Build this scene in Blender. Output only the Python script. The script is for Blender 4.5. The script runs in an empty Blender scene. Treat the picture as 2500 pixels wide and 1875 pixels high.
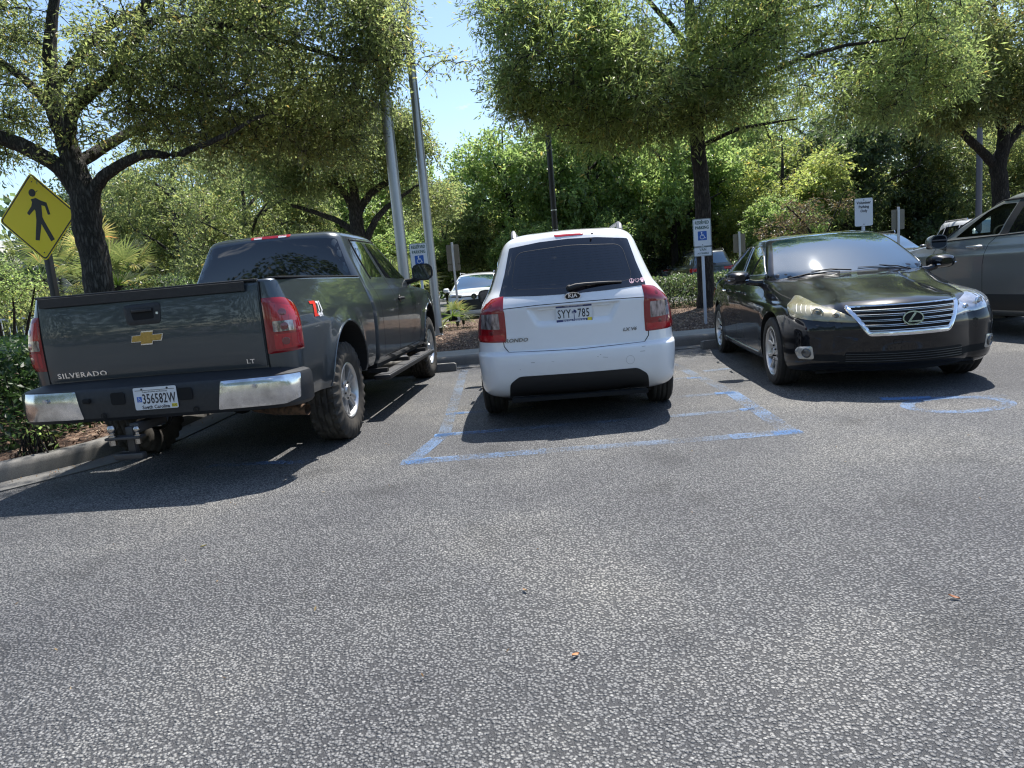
import bpy, bmesh, math, random
import numpy as np
from mathutils import Vector, Matrix, noise
from mathutils.geometry import delaunay_2d_cdt
from mathutils.bvhtree import BVHTree

random.seed(7); np.random.seed(7)
SC = bpy.context.scene
R = math.radians
# ------------------------------------------------------------------ camera
f_, pitch, roll = 1708.0, R(8.533), R(-4.958)
Fw = Vector((0, math.cos(pitch), -math.sin(pitch))); U0 = Vector((0, math.sin(pitch), math.cos(pitch))); R0 = Vector((1, 0, 0))
Rt = R0*math.cos(roll)+U0*math.sin(roll); Up = U0*math.cos(roll)-R0*math.sin(roll)
cd = bpy.data.cameras.new('camera'); cam = bpy.data.objects.new('camera', cd); SC.collection.objects.link(cam)
M = Matrix((Rt, Up, -Fw)).transposed().to_4x4(); M.translation = Vector((0, 0, 1.233)); cam.matrix_world = M
cd.sensor_width = 36; cd.lens = 36*f_/2500; cd.clip_start = .05; cd.clip_end = 2000
SC.camera = cam
# ------------------------------------------------------------------ world, sun, exposure
SUN_EL, SUN_AZ = R(65), R(30)          # azimuth clockwise from +Y
W = bpy.data.worlds.new('World'); SC.world = W; W.use_nodes = True
nt = W.node_tree; nt.nodes.clear()
sky = nt.nodes.new('ShaderNodeTexSky'); sky.sky_type = 'NISHITA'; sky.sun_disc = False
sky.sun_elevation = SUN_EL; sky.sun_rotation = SUN_AZ; sky.air_density = 1.0; sky.dust_density = .5; sky.ozone_density = 1.5
tc = nt.nodes.new('ShaderNodeTexCoord'); mp = nt.nodes.new('ShaderNodeMapping'); mp.inputs['Scale'].default_value = (1, 1, 2.2)
nz = nt.nodes.new('ShaderNodeTexNoise'); nz.inputs['Scale'].default_value = 3.1; nz.inputs['Detail'].default_value = 9; nz.inputs['Roughness'].default_value = .62
cr = nt.nodes.new('ShaderNodeValToRGB'); cr.color_ramp.elements[0].position = .62; cr.color_ramp.elements[1].position = .80
mx = nt.nodes.new('ShaderNodeMix'); mx.data_type = 'RGBA'; mx.inputs['B'].default_value = (10.5, 10.8, 11.2, 1)
bg = nt.nodes.new('ShaderNodeBackground'); bg.inputs['Strength'].default_value = .13; wo = nt.nodes.new('ShaderNodeOutputWorld')
L = nt.links.new
L(tc.outputs['Generated'], mp.inputs['Vector']); L(mp.outputs['Vector'], nz.inputs['Vector']); L(nz.outputs['Fac'], cr.inputs['Fac'])
L(cr.outputs['Color'], mx.inputs['Factor']); L(sky.outputs['Color'], mx.inputs['A']); L(mx.outputs['Result'], bg.inputs['Color']); L(bg.outputs['Background'], wo.inputs['Surface'])
sd = bpy.data.lights.new('sun', 'SUN'); sd.energy = 4.8; sd.angle = R(.5); sd.color = (1, .955, .89)
sun = bpy.data.objects.new('sun', sd); SC.collection.objects.link(sun)
sv = Vector((math.sin(SUN_AZ)*math.cos(SUN_EL), math.cos(SUN_AZ)*math.cos(SUN_EL), math.sin(SUN_EL)))
sun.rotation_euler = sv.to_track_quat('Z', 'Y').to_euler()
SC.view_settings.view_transform = 'Standard'; SC.view_settings.look = 'None'; SC.view_settings.exposure = 0.80; SC.view_settings.gamma = 1
SC.cycles.max_bounces = 8; SC.cycles.diffuse_bounces = 4; SC.cycles.glossy_bounces = 4; SC.cycles.transmission_bounces = 5
SC.cycles.transparent_max_bounces = 12; SC.cycles.caustics_reflective = False; SC.cycles.caustics_refractive = False
SC.cycles.use_denoising = True; SC.cycles.sample_clamp_indirect = 8; SC.cycles.filter_width = 1.2

# ------------------------------------------------------------------ materials
def mat(name, col=(.5, .5, .5), rough=.5, metal=0, coat=0, spec=.5, emit=None, coat_rough=.03):
    m = bpy.data.materials.new(name); m.use_nodes = True
    b = m.node_tree.nodes['Principled BSDF']
    b.inputs['Base Color'].default_value = (*col, 1); b.inputs['Roughness'].default_value = rough; b.inputs['Metallic'].default_value = metal
    b.inputs['Coat Weight'].default_value = coat; b.inputs['Coat Roughness'].default_value = coat_rough; b.inputs['Specular IOR Level'].default_value = spec
    if emit: b.inputs['Emission Color'].default_value = (*emit[:3], 1); b.inputs['Emission Strength'].default_value = emit[3]
    return m
def N(m, t, **kw):
    n = m.node_tree.nodes.new(t)
    for k, v in kw.items():
        if k in n.inputs.keys(): n.inputs[k].default_value = v
        else: setattr(n, k, v)
    return n
def LK(m, a, b): m.node_tree.links.new(a, b)
def B(m): return m.node_tree.nodes['Principled BSDF']
def ramp(m, pts):
    n = m.node_tree.nodes.new('ShaderNodeValToRGB'); cr = n.color_ramp
    while len(cr.elements) < len(pts): cr.elements.new(.5)
    for e, (p, c) in zip(cr.elements, pts): e.position = p; e.color = (*c, 1) if len(c) == 3 else c
    return n
def noise_var(m, c1, c2, scale=5, detail=6, bump=0, bscale=None, rough=.6, coord='Object', p=(.35, .65), stretch=None, bdist=.01):
    t = N(m, 'ShaderNodeTexCoord'); v = t.outputs[coord]
    if stretch:
        mpp = N(m, 'ShaderNodeMapping'); mpp.inputs['Scale'].default_value = stretch; LK(m, v, mpp.inputs['Vector']); v = mpp.outputs['Vector']
    n = N(m, 'ShaderNodeTexNoise', Scale=scale, Detail=detail, Roughness=rough); LK(m, v, n.inputs['Vector'])
    r = ramp(m, [(p[0], c1), (p[1], c2)]); LK(m, n.outputs['Fac'], r.inputs['Fac']); LK(m, r.outputs['Color'], B(m).inputs['Base Color'])
    if bump:
        n2 = N(m, 'ShaderNodeTexNoise', Scale=bscale or scale*4, Detail=5); LK(m, v, n2.inputs['Vector'])
        bp = N(m, 'ShaderNodeBump', Strength=bump, Distance=bdist); LK(m, n2.outputs['Fac'], bp.inputs['Height']); LK(m, bp.outputs['Normal'], B(m).inputs['Normal'])
    return m
def paint(name, col, metal=0, rough=.35, flake=0, dust=.25, dustcol=(.35, .33, .3)):
    m = mat(name, col, rough, metal, 1.0, .5, coat_rough=.025); b = B(m); dust *= .6
    t = N(m, 'ShaderNodeTexCoord')
    n = N(m, 'ShaderNodeTexNoise', Scale=3.5, Detail=8, Roughness=.65); LK(m, t.outputs['Object'], n.inputs['Vector'])
    r = ramp(m, [(.45, (0, 0, 0)), (.8, (dust,)*3)]); LK(m, n.outputs['Fac'], r.inputs['Fac'])
    geo = N(m, 'ShaderNodeSeparateXYZ'); LK(m, t.outputs['Object'], geo.inputs[0])
    mr = N(m, 'ShaderNodeMapRange'); mr.inputs['From Min'].default_value = .75; mr.inputs['From Max'].default_value = .2; mr.inputs['To Max'].default_value = dust
    LK(m, geo.outputs['Z'], mr.inputs['Value'])
    ad = N(m, 'ShaderNodeMath', operation='ADD', use_clamp=True); LK(m, r.outputs['Color'], ad.inputs[0]); LK(m, mr.outputs[0], ad.inputs[1])
    mx = N(m, 'ShaderNodeMix', data_type='RGBA'); mx.inputs['A'].default_value = (*col, 1); mx.inputs['B'].default_value = (*dustcol, 1)
    ml = N(m, 'ShaderNodeMath', operation='MULTIPLY'); ml.inputs[1].default_value = .35; LK(m, ad.outputs[0], ml.inputs[0]); LK(m, ml.outputs[0], mx.inputs['Factor'])
    LK(m, mx.outputs['Result'], b.inputs['Base Color'])
    mr2 = N(m, 'ShaderNodeMapRange'); mr2.inputs['To Min'].default_value = .035; mr2.inputs['To Max'].default_value = .22; LK(m, ad.outputs[0], mr2.inputs['Value']); LK(m, mr2.outputs[0], b.inputs['Coat Roughness'])
    n2 = N(m, 'ShaderNodeTexNoise', Scale=2.2, Detail=2); LK(m, t.outputs['Object'], n2.inputs['Vector'])
    bp = N(m, 'ShaderNodeBump', Strength=.05, Distance=.006); LK(m, n2.outputs['Fac'], bp.inputs['Height']); LK(m, bp.outputs['Normal'], b.inputs['Coat Normal'])
    if flake:
        vo = N(m, 'ShaderNodeTexVoronoi', Scale=900); LK(m, t.outputs['Object'], vo.inputs['Vector'])
        b2 = N(m, 'ShaderNodeBump', Strength=flake, Distance=.0006); LK(m, vo.outputs['Distance'], b2.inputs['Height']); LK(m, b2.outputs['Normal'], b.inputs['Normal'])
    return m
def glass(name, tint, refl=1.5):
    m = bpy.data.materials.new(name); m.use_nodes = True; n = m.node_tree; n.nodes.clear()
    o = n.nodes.new('ShaderNodeOutputMaterial'); tr = n.nodes.new('ShaderNodeBsdfTransparent'); tr.inputs['Color'].default_value = (*tint, 1)
    gl = n.nodes.new('ShaderNodeBsdfGlossy'); gl.inputs['Roughness'].default_value = .015
    fr = n.nodes.new('ShaderNodeFresnel'); fr.inputs['IOR'].default_value = refl; mi = n.nodes.new('ShaderNodeMixShader')
    ge = n.nodes.new('ShaderNodeNewGeometry'); iv = n.nodes.new('ShaderNodeMath'); iv.operation = 'SUBTRACT'; iv.inputs[0].default_value = 1
    n.links.new(ge.outputs['Backfacing'], iv.inputs[1]); mu = n.nodes.new('ShaderNodeMath'); mu.operation = 'MULTIPLY'
    n.links.new(fr.outputs[0], mu.inputs[0]); n.links.new(iv.outputs[0], mu.inputs[1])
    n.links.new(mu.outputs[0], mi.inputs[0]); n.links.new(tr.outputs[0], mi.inputs[1]); n.links.new(gl.outputs[0], mi.inputs[2]); n.links.new(mi.outputs[0], o.inputs[0])
    return m
def leafmat(name, c1, c2, c3, trans=.45, rough=.45, hue=None):
    """diffuse + gloss on top, light glowing through the blade"""
    m = bpy.data.materials.new(name); m.use_nodes = True; b = B(m)
    ge = N(m, 'ShaderNodeNewGeometry'); r = ramp(m, [(0, c1), (.5, c2), (.93, c3), (1, (c3[0]*1.5, c3[1]*.95, c3[2]*.8))]); LK(m, ge.outputs['Random Per Island'], r.inputs['Fac'])
    t = N(m, 'ShaderNodeTexCoord'); n = N(m, 'ShaderNodeTexNoise', Scale=.7, Detail=3); LK(m, t.outputs['Object'], n.inputs['Vector'])
    hs = N(m, 'ShaderNodeHueSaturation'); mr = N(m, 'ShaderNodeMapRange'); mr.inputs['From Min'].default_value = .3; mr.inputs['From Max'].default_value = .7; mr.inputs['To Min'].default_value = .75; mr.inputs['To Max'].default_value = 1.25
    LK(m, n.outputs['Fac'], mr.inputs['Value']); LK(m, mr.outputs[0], hs.inputs['Value']); LK(m, r.outputs['Color'], hs.inputs['Color'])
    LK(m, hs.outputs['Color'], b.inputs['Base Color']); b.inputs['Roughness'].default_value = rough; b.inputs['Specular IOR Level'].default_value = .65
    tl = N(m, 'ShaderNodeBsdfTranslucent'); h2 = N(m, 'ShaderNodeHueSaturation', Hue=.489, Saturation=1.0, Value=3.3); LK(m, hs.outputs['Color'], h2.inputs['Color']); LK(m, h2.outputs['Color'], tl.inputs['Color'])
    mi = N(m, 'ShaderNodeMixShader'); mi.inputs[0].default_value = trans; LK(m, b.outputs[0], mi.inputs[1]); LK(m, tl.outputs[0], mi.inputs[2])
    LK(m, mi.outputs[0], m.node_tree.nodes['Material Output'].inputs['Surface'])
    return m

MT = {}
MT['black'] = mat('black_plastic', (.012, .012, .013), .55)
MT['void'] = mat('underbody_black', (.006, .006, .006), .9)
MT['rubber'] = noise_var(mat('rubber', (.02, .02, .02), .75), (.014, .014, .014), (.035, .033, .03), 14, bump=.3, bscale=120, bdist=.002)
MT['dusty_rubber'] = noise_var(mat('dusty_rubber', rough=.85), (.03, .028, .025), (.16, .13, .095), 9, bump=.3, bscale=120, bdist=.002, p=(.3, .75))
MT['alloy'] = mat('alloy', (.62, .62, .62), .32, .85, .3)
MT['chrome'] = mat('chrome', (.85, .85, .86), .09, 1)
MT['mirror'] = mat('mirror_glass', (.12, .125, .135), .04, 1)
MT['satin'] = mat('satin_chrome', (.6, .6, .62), .25, 1)
MT['darkglass'] = mat('privacy_glass', (.006, .006, .009), .03, 0, 1, .5)
MT['glassclear'] = glass('tinted_glass', (.50, .58, .56), 1.55)
MT['glassws'] = glass('windscreen_glass', (.42, .50, .50), 1.75)
MT['redlens'] = mat('red_lens', (.25, .004, .009), .12, 0, 1)
MT['trucktyre'] = noise_var(mat('truck_tyre', rough=.85), (.020, .019, .018), (.085, .075, .062), 7, bump=.3, bscale=120, bdist=.002, p=(.35, .7))
MT['redlens2'] = mat('bright_red_lens', (.42, .008, .014), .18, 0, 1)
MT['clearlens'] = noise_var(mat('clear_lens', (.25, .22, .22), .12, .5, 1), (.07, .055, .055), (.46, .40, .40), 34, p=(.36, .62), stretch=(1, 1, .35))
MT['white_text'] = mat('white_lettering', (.8, .8, .8), .4)
MT['red_text'] = mat('red_lettering', (.7, .035, .02), .4)
MT['rust'] = noise_var(mat('rusty_steel', rough=.8, metal=.3), (.05, .035, .025), (.22, .13, .08), 20)
MT['steel'] = mat('dark_steel', (.08, .08, .085), .45, .7)
MT['seat'] = mat('seat_cloth', (.10, .10, .10), .85)
MT['seatl'] = mat('beige_leather', (.42, .40, .36), .6)

# ------------------------------------------------------------------ objects
COL = SC.collection
def thing(name, label, cat, loc=(0, 0, 0), rot=0, group=None):
    o = bpy.data.objects.new(name, None); COL.objects.link(o); o.location = loc; o.rotation_euler = (0, 0, rot); o.empty_display_size = .2
    o['label'] = label; o['category'] = cat
    if group: o['group'] = group
    return o
def tag(o, label=None, cat=None, group=None, kind=None):
    if label: o['label'] = label
    if cat: o['category'] = cat
    if group: o['group'] = group
    if kind: o['kind'] = kind
    return o
def mk(name, verts, faces, m, parent=None, smooth=True, idx=None, sharp=None):
    me = bpy.data.meshes.new(name); me.from_pydata([tuple(v) for v in verts], [], [tuple(f) for f in faces]); me.update()
    return fin(name, me, m, parent, smooth, idx, sharp)
def fin(name, me, m, parent=None, smooth=True, idx=None, sharp=None):
    for q in (m if isinstance(m, (list, tuple)) else [m]): me.materials.append(q)
    if idx is not None: me.polygons.foreach_set('material_index', np.array(idx, np.int32))
    me.polygons.foreach_set('use_smooth', np.full(len(me.polygons), smooth))
    if sharp: me.set_sharp_from_angle(angle=R(sharp))
    me.update()
    o = bpy.data.objects.new(name, me); COL.objects.link(o)
    if parent: o.parent = parent
    return o
class MB:
    """collects simple shapes into one mesh"""
    def __init__(s): s.v = []; s.f = []; s.i = []; s.mi = 0
    def add(s, v, f, mi=None):
        k = len(s.v); s.v += [Vector(p) for p in v]; s.f += [tuple(a+k for a in q) for q in f]; s.i += [s.mi if mi is None else mi]*len(f); return s
    def box(s, c, d, M=None, bev=0, mi=None):
        x, y, z = d[0]/2, d[1]/2, d[2]/2
        if bev:
            bm = bmesh.new(); bmesh.ops.create_cube(bm, size=1); bmesh.ops.scale(bm, vec=d, verts=bm.verts)
            bmesh.ops.bevel(bm, geom=bm.edges[:], offset=bev, segments=2, affect='EDGES', profile=.5)
            v = [q.co.copy() for q in bm.verts]; bm.verts.index_update(); f = [[q.index for q in g.verts] for g in bm.faces]; bm.free()
        else:
            v = [Vector((a*x, b*y, e*z)) for a in (-1, 1) for b in (-1, 1) for e in (-1, 1)]
            f = [(0, 1, 3, 2), (4, 6, 7, 5), (0, 4, 5, 1), (2, 3, 7, 6), (0, 2, 6, 4), (1, 5, 7, 3)]
        if M: v = [M @ q for q in v]
        return s.add([q+Vector(c) for q in v], f, mi)
    def tube(s, pts, r, n=8, cap=True, mi=None):
        pts = [Vector(p) for p in pts]; rs = r if isinstance(r, (list, tuple)) else [r]*len(pts); v = []; f = []
        up = None
        for i, p in enumerate(pts):
            t = (pts[min(i+1, len(pts)-1)]-pts[max(i-1, 0)]); t = t.normalized() if t.length > 1e-9 else Vector((0, 0, 1))
            if up is None: up = t.orthogonal().normalized()
            up = (up-t*up.dot(t)); up = up.normalized() if up.length > 1e-6 else t.orthogonal().normalized()
            w = t.cross(up)
            for k in range(n):
                a = 2*math.pi*k/n; v.append(p+(up*math.cos(a)+w*math.sin(a))*rs[i])
        for i in range(len(pts)-1):
            for k in range(n): f.append((i*n+k, i*n+(k+1) % n, (i+1)*n+(k+1) % n, (i+1)*n+k))
        if cap: f.append(tuple(range(n-1, -1, -1))); f.append(tuple((len(pts)-1)*n+k for k in range(n)))
        return s.add(v, f, mi)
    def lathe(s, prof, n=32, M=None, mi=None, closed=False):
        """prof: (r, h) about local Z"""
        v = []; f = []; m = len(prof)
        for k in range(n):
            a = 2*math.pi*k/n
            for r, h in prof: v.append(Vector((r*math.cos(a), r*math.sin(a), h)))
        for k in range(n):
            k2 = (k+1) % n
            for j in range(m-1): f.append((k*m+j, k2*m+j, k2*m+j+1, k*m+j+1))
            if closed: f.append((k*m+m-1, k2*m+m-1, k2*m, k*m))
        if M: v = [M @ q for q in v]
        return s.add(v, f, mi)
    def prism(s, poly, O, A, Bv, D, t, mi=None):
        """polygon poly (2d) in plane O,A,B extruded by t along D"""
        O, A, Bv, D = map(Vector, (O, A, Bv, D)); n = len(poly)
        v = [O+A*a+Bv*b for a, b in poly]+[O+A*a+Bv*b+D*t for a, b in poly]
        f = [tuple(range(n)), tuple(range(2*n-1, n-1, -1))]+[(i, (i+1) % n, n+(i+1) % n, n+i) for i in range(n)]
        return s.add(v, f, mi)
    def done(s, name, m, parent=None, smooth=True, sharp=35, fixn=True):
        o = mk(name, s.v, s.f, m, parent, smooth, s.i if len(set(s.i)) > 1 else None)
        if fixn:
            bm = bmesh.new(); bm.from_mesh(o.data); bmesh.ops.recalc_face_normals(bm, faces=bm.faces); bm.to_mesh(o.data); bm.free()
        if sharp and smooth: o.data.set_sharp_from_angle(angle=R(sharp))
        return o
def rnd(poly, r, n=4):
    """round the corners of a 2d or 3d polygon"""
    P = [Vector(p) for p in poly]; out = []; k = len(P)
    for i in range(k):
        p, a, b = P[i], P[i-1], P[(i+1) % k]; rr = r[i] if isinstance(r, (list, tuple)) else r
        da, db = (a-p), (b-p); q = min(rr, da.length*.48, db.length*.48)
        if q < 1e-4: out.append(p); continue
        p0, p1 = p+da.normalized()*q, p+db.normalized()*q
        for j in range(n+1):
            t = j/n; out.append(p0*(1-t)**2+p*2*t*(1-t)+p1*t*t)
    return out
def circle(c, r, n=24, ry=None): return [(c[0]+r*math.cos(2*math.pi*k/n), c[1]+(ry or r)*math.sin(2*math.pi*k/n)) for k in range(n)]

def pchip(xs, ys, q):
    xs = np.asarray(xs, float); ys = np.asarray(ys, float); h = np.diff(xs); d = np.diff(ys)/h; n = len(xs); m = np.zeros(n)
    for i in range(1, n-1):
        if d[i-1]*d[i] > 0: w1 = 2*h[i]+h[i-1]; w2 = h[i]+2*h[i-1]; m[i] = (w1+w2)/(w1/d[i-1]+w2/d[i])
    m[0], m[-1] = d[0], d[-1]
    k = np.clip(np.searchsorted(xs, q, 'right')-1, 0, n-2); t = (q-xs[k])/h[k]
    return ys[k]*(2*t**3-3*t**2+1)+h[k]*m[k]*(t**3-2*t**2+t)+ys[k+1]*(-2*t**3+3*t**2)+h[k]*m[k+1]*(t**3-t**2)

def shell(levels, sub=4, flare=(), nr=12, nf=12, ns=48, deform=None):
    """closed car shell: a stack of plan outlines. row = z,xr,xf,w,rr,rf,br,bf,tr,tf
    flare: (cx,cz,R,width,amount) pushes the side out round a wheel arch"""
    Lv = np.array(levels, float); n = len(Lv); q = np.linspace(0, n-1, (n-1)*sub+1)
    T = np.stack([pchip(np.arange(n), Lv[:, j], q) for j in range(Lv.shape[1])], 1)
    verts = []; rings = []
    for z, xr, xf, w, rr, rf, br, bf, tr, tf in T:
        half = []
        yr, yf = max(w-tr-rr, .01), max(w-tf-rf, .01)
        for k in range(nr+1): s = k/nr; half.append((xr+br*s*s, yr*s))
        def corner(x0, y0, x2, y2, sx):
            # from the end face (tangent mostly y) to the side (tangent mostly x)
            h = .56; c1 = (x0+sx*.02*abs(y2-y0), y0+h*(y2-y0)); c2 = (x2-h*(x2-x0), y2)
            return [((1-t)**3*x0+3*(1-t)**2*t*c1[0]+3*(1-t)*t*t*c2[0]+t**3*x2, (1-t)**3*y0+3*(1-t)**2*t*c1[1]+3*(1-t)*t*t*c2[1]+t**3*y2) for t in [j/10 for j in range(1, 11)]]
        xa, xb = xr+br+rr*1.1, xf-bf-rf*1.1
        half += corner(xr+br, yr, xa, w-tr, 1)
        xm0, xm1 = xa+(xb-xa)*.42, xa+(xb-xa)*.58
        for k in range(1, ns):
            x = xa+(xb-xa)*k/ns
            y = w-(tr*max(0, (xm0-x)/(xm0-xa))**2.0 if xm0 > xa else 0)-(tf*max(0, (x-xm1)/(xb-xm1))**2.0 if xb > xm1 else 0)
            half.append((x, y))
        cf = corner(xf-bf, yf, xb, w-tf, -1)
        half += [(xb, w-tf)]+cf[::-1][1:]+[(xf-bf, yf)]
        for k in range(nf-1, -1, -1): s = k/nf; half.append((xf-bf*s*s, yf*s))
        ring = [(x, y, z) for x, y in half]+[(x, -y, z) for x, y in half[-2:0:-1]]
        for cx, cz, RR, wd, am in flare:
            rr_ = []
            for x, y, zz in ring:
                d = math.hypot(x-cx, zz-cz)
                if abs(y) > .45 and d < RR+wd:
                    t = 1-max(0, d-RR)/wd; e = am*t*t*(3-2*t); y += math.copysign(e, y)
                rr_.append((x, y, zz))
            ring = rr_
        rings.append(ring)
    m = len(rings[0]); V = [p for r in rings for p in r]; Fc = []
    if deform: V = [deform(*p) for p in V]
    for i in range(len(rings)-1):
        for k in range(m): k2 = (k+1) % m; Fc.append((i*m+k, (i+1)*m+k, (i+1)*m+k2, i*m+k2))
    h = m//2
    def cap(base, flip):
        fs = []
        for k in range(h):
            a, b = base+k, base+k+1; c, d = base+(m-k) % m, base+(m-k-1) % m
            g = [a, b, d, c] if k else [a, b, d]
            if k == h-1: g = [a, b, c]
            g = [x for i, x in enumerate(g) if x not in g[:i]]
            if len(g) > 2: fs.append(tuple(g[::-1]) if flip else tuple(g))
        return fs
    Fc += cap(0, False)+cap((len(rings)-1)*m, True)
    return V, Fc
def bvh_of(o): 
    me = o.data; return BVHTree.FromPolygons([v.co.copy() for v in me.vertices], [tuple(p.vertices) for p in me.polygons])
def boolean(o, cut, op='DIFFERENCE', keep=False):
    cut.parent = o.parent; bpy.context.view_layer.update(); md = o.modifiers.new('b', 'BOOLEAN'); md.object = cut; md.operation = op; md.solver = 'EXACT'
    dg = bpy.context.evaluated_depsgraph_get(); dg.update()
    me = bpy.data.meshes.new_from_object(o.evaluated_get(dg), depsgraph=dg)
    o.modifiers.clear(); old = o.data; o.data = me; me.name = old.name
    bpy.data.meshes.remove(old)
    if not keep: c = cut.data; bpy.data.objects.remove(cut); bpy.data.meshes.remove(c)
    return o
def cutter(mb, mats): 
    o = mb.done('cut', mats, None, False); o.data.polygons.foreach_set('material_index', np.full(len(o.data.polygons), len(mats)-1, np.int32)); return o
def frame(D):
    D = Vector(D).normalized(); Z = Vector((0, 0, 1)) if abs(D.z) < .9 else Vector((1, 0, 0))
    A = D.cross(Z).normalized(); Bv = A.cross(D).normalized(); return D, A, Bv
def resample(P, step, closed=True):
    out = []; n = len(P)
    for i in range(n if closed else n-1):
        a, b = P[i], P[(i+1) % n]; k = max(1, int(math.ceil((b-a).length/step)))
        for j in range(k): out.append(a+(b-a)*(j/k))
    if not closed: out.append(P[-1])
    return out
def cast(T, p2, fr, maxd=None):
    D, A, Bv = fr; o = A*p2[0]+Bv*p2[1]-D*12
    h = T.ray_cast(o, D)
    if h[0] is None: h = T.find_nearest(A*p2[0]+Bv*p2[1]+D*(T.mid if hasattr(T, 'mid') else 0))
    n = h[1]
    if n.dot(D) > 0: n = -n
    return h[0], n
def patch(T, pts, D, off=.002, thick=.006, res=.03, bulge=0, edge=.02, name='patch', m=None, parent=None, rd=0, ref=None, sharp=40, flatn=False):
    """a curved panel cut from the surface T: polygon pts (3d, projected along D), raised by off (+bulge away from its rim) and thick deep"""
    fr = frame(D); D, A, Bv = fr
    P = [Vector((Vector(p).dot(A), Vector(p).dot(Bv))) for p in pts]
    if rd: P = rnd(P, rd)
    bd = resample(P, res); nb = len(bd)
    xs = [p.x for p in bd]; ys = [p.y for p in bd]; inner = []
    nx = int((max(xs)-min(xs))/res)+1; ny = int((max(ys)-min(ys))/res)+1
    def inside(x, y):
        c = False; j = nb-1
        for i in range(nb):
            if (bd[i].y > y) != (bd[j].y > y) and x < (bd[j].x-bd[i].x)*(y-bd[i].y)/(bd[j].y-bd[i].y)+bd[i].x: c = not c
            j = i
        return c
    bn = np.array([[p.x, p.y] for p in bd])
    for i in range(nx+1):
        for j in range(ny+1):
            x, y = min(xs)+i*res, min(ys)+j*res
            if inside(x, y) and np.hypot(bn[:, 0]-x, bn[:, 1]-y).min() > res*.45: inner.append(Vector((x, y)))
    r = delaunay_2d_cdt(bd+inner, [], [list(range(nb))], 1, 1e-6)
    vs, fs = r[0], r[2]; out = []
    for p in vs:
        h, n = cast(T, p, fr); e = 0
        if flatn: n = -D
        if bulge: dd = np.hypot(bn[:, 0]-p.x, bn[:, 1]-p.y).min(); e = bulge*(1-math.exp(-dd/edge))
        out.append((h, n, e))
    V = [h+n*(off+e) for h, n, e in out]; Fc = []
    for g in fs:
        g = list(g); a, b, c = V[g[0]], V[g[1]], V[g[2]]
        if (b-a).cross(c-a).dot(D) > 0: g.reverse()
        Fc.append(g)
    cnt = {}
    for g in Fc:
        for i in range(len(g)): e = (g[i], g[(i+1) % len(g)]); cnt[e] = 1
    low = {}
    for a, b in list(cnt):
        if (b, a) not in cnt:
            for q in (a, b):
                if q not in low: low[q] = len(V); V.append(out[q][0]-out[q][1]*thick)
            Fc.append([b, a, low[a], low[b]])
    o = mk(name, V, Fc, m, parent, True)
    o.data.set_sharp_from_angle(angle=R(sharp)); return o
def seam(mb, T, pts, D, w=.005, off=.0012, closed=False, step=.03, rd=0):
    """thin dark strip that follows the surface: a shut line"""
    fr = frame(D); D, A, Bv = fr; P = [Vector((Vector(p).dot(A), Vector(p).dot(Bv))) for p in pts]
    if rd: P = rnd(P, rd) if closed else P
    if closed: P = P+[P[0]]
    P = resample(P, step, False); H = [cast(T, p, fr) for p in P]; V = []
    for i, (h, n) in enumerate(H):
        t = (H[min(i+1, len(H)-1)][0]-H[max(i-1, 0)][0]).normalized(); s = n.cross(t).normalized()
        V += [h+n*off+s*w/2, h+n*off-s*w/2]
    mb.add(V, [(2*i, 2*i+1, 2*i+3, 2*i+2) for i in range(len(H)-1)])
def bead(mb, T, pts, D, r=.006, off=.002, closed=False, step=.03, n=6, rd=0, mi=None):
    fr = frame(D); D, A, Bv = fr; P = [Vector((Vector(p).dot(A), Vector(p).dot(Bv))) for p in pts]
    if rd: P = rnd(P, rd)
    if closed: P = P+[P[0]]
    P = resample(P, step, False); mb.tube([h+nn*off for h, nn in (cast(T, p, fr) for p in P)], r, n, mi=mi)
_fc = {}
def text2d(s, size=1, ext=.002, sx=1, bold=0, shear=0, align='CENTER', space=1, segs=2):
    c = bpy.data.curves.new('t', 'FONT'); c.body = s; c.size = size; c.extrude = ext; c.align_x = align; c.align_y = 'CENTER'; c.offset = bold; c.shear = shear; c.space_character = space; c.resolution_u = segs
    o = bpy.data.objects.new('t', c); COL.objects.link(o); dg = bpy.context.evaluated_depsgraph_get(); dg.update()
    me = bpy.data.meshes.new_from_object(o.evaluated_get(dg)); v = [(p.co.x*sx, p.co.y, p.co.z) for p in me.vertices]; f = [tuple(p.vertices) for p in me.polygons]
    bpy.data.objects.remove(o); bpy.data.curves.remove(c); bpy.data.meshes.remove(me); return v, f
def put(mb, vf, O, A, Bv, mi=None):
    """2d shape onto the plane O,A,B (A right, B up as the reader sees it)"""
    O, A, Bv = Vector(O), Vector(A).normalized(), Vector(Bv).normalized(); n = A.cross(Bv)
    mb.add([O+A*v[0]+Bv*v[1]+n*v[2] for v in vf[0]], vf[1], mi)
def drape(mb, vf, T, c, D, A=None, mi=None, off=.0):
    fr = frame(D); Dv, FA, FB = fr; c2 = (Vector(c).dot(FA), Vector(c).dot(FB))
    V = []
    for x, y, z in vf[0]:
        h, n = cast(T, (c2[0]+x, c2[1]+y), fr); V.append(h+n*(off+z))
    mb.add(V, vf[1], mi)
def poly2(P, ext=.001):
    n = len(P); P = [tuple(p)[:2] for p in P]
    return [(x, y, ext) for x, y in P]+[(x, y, -ext) for x, y in P], [tuple(range(n)), tuple(range(2*n-1, n-1, -1))]+[(i, n+i, n+(i+1) % n, (i+1) % n) for i in range(n)]
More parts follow.
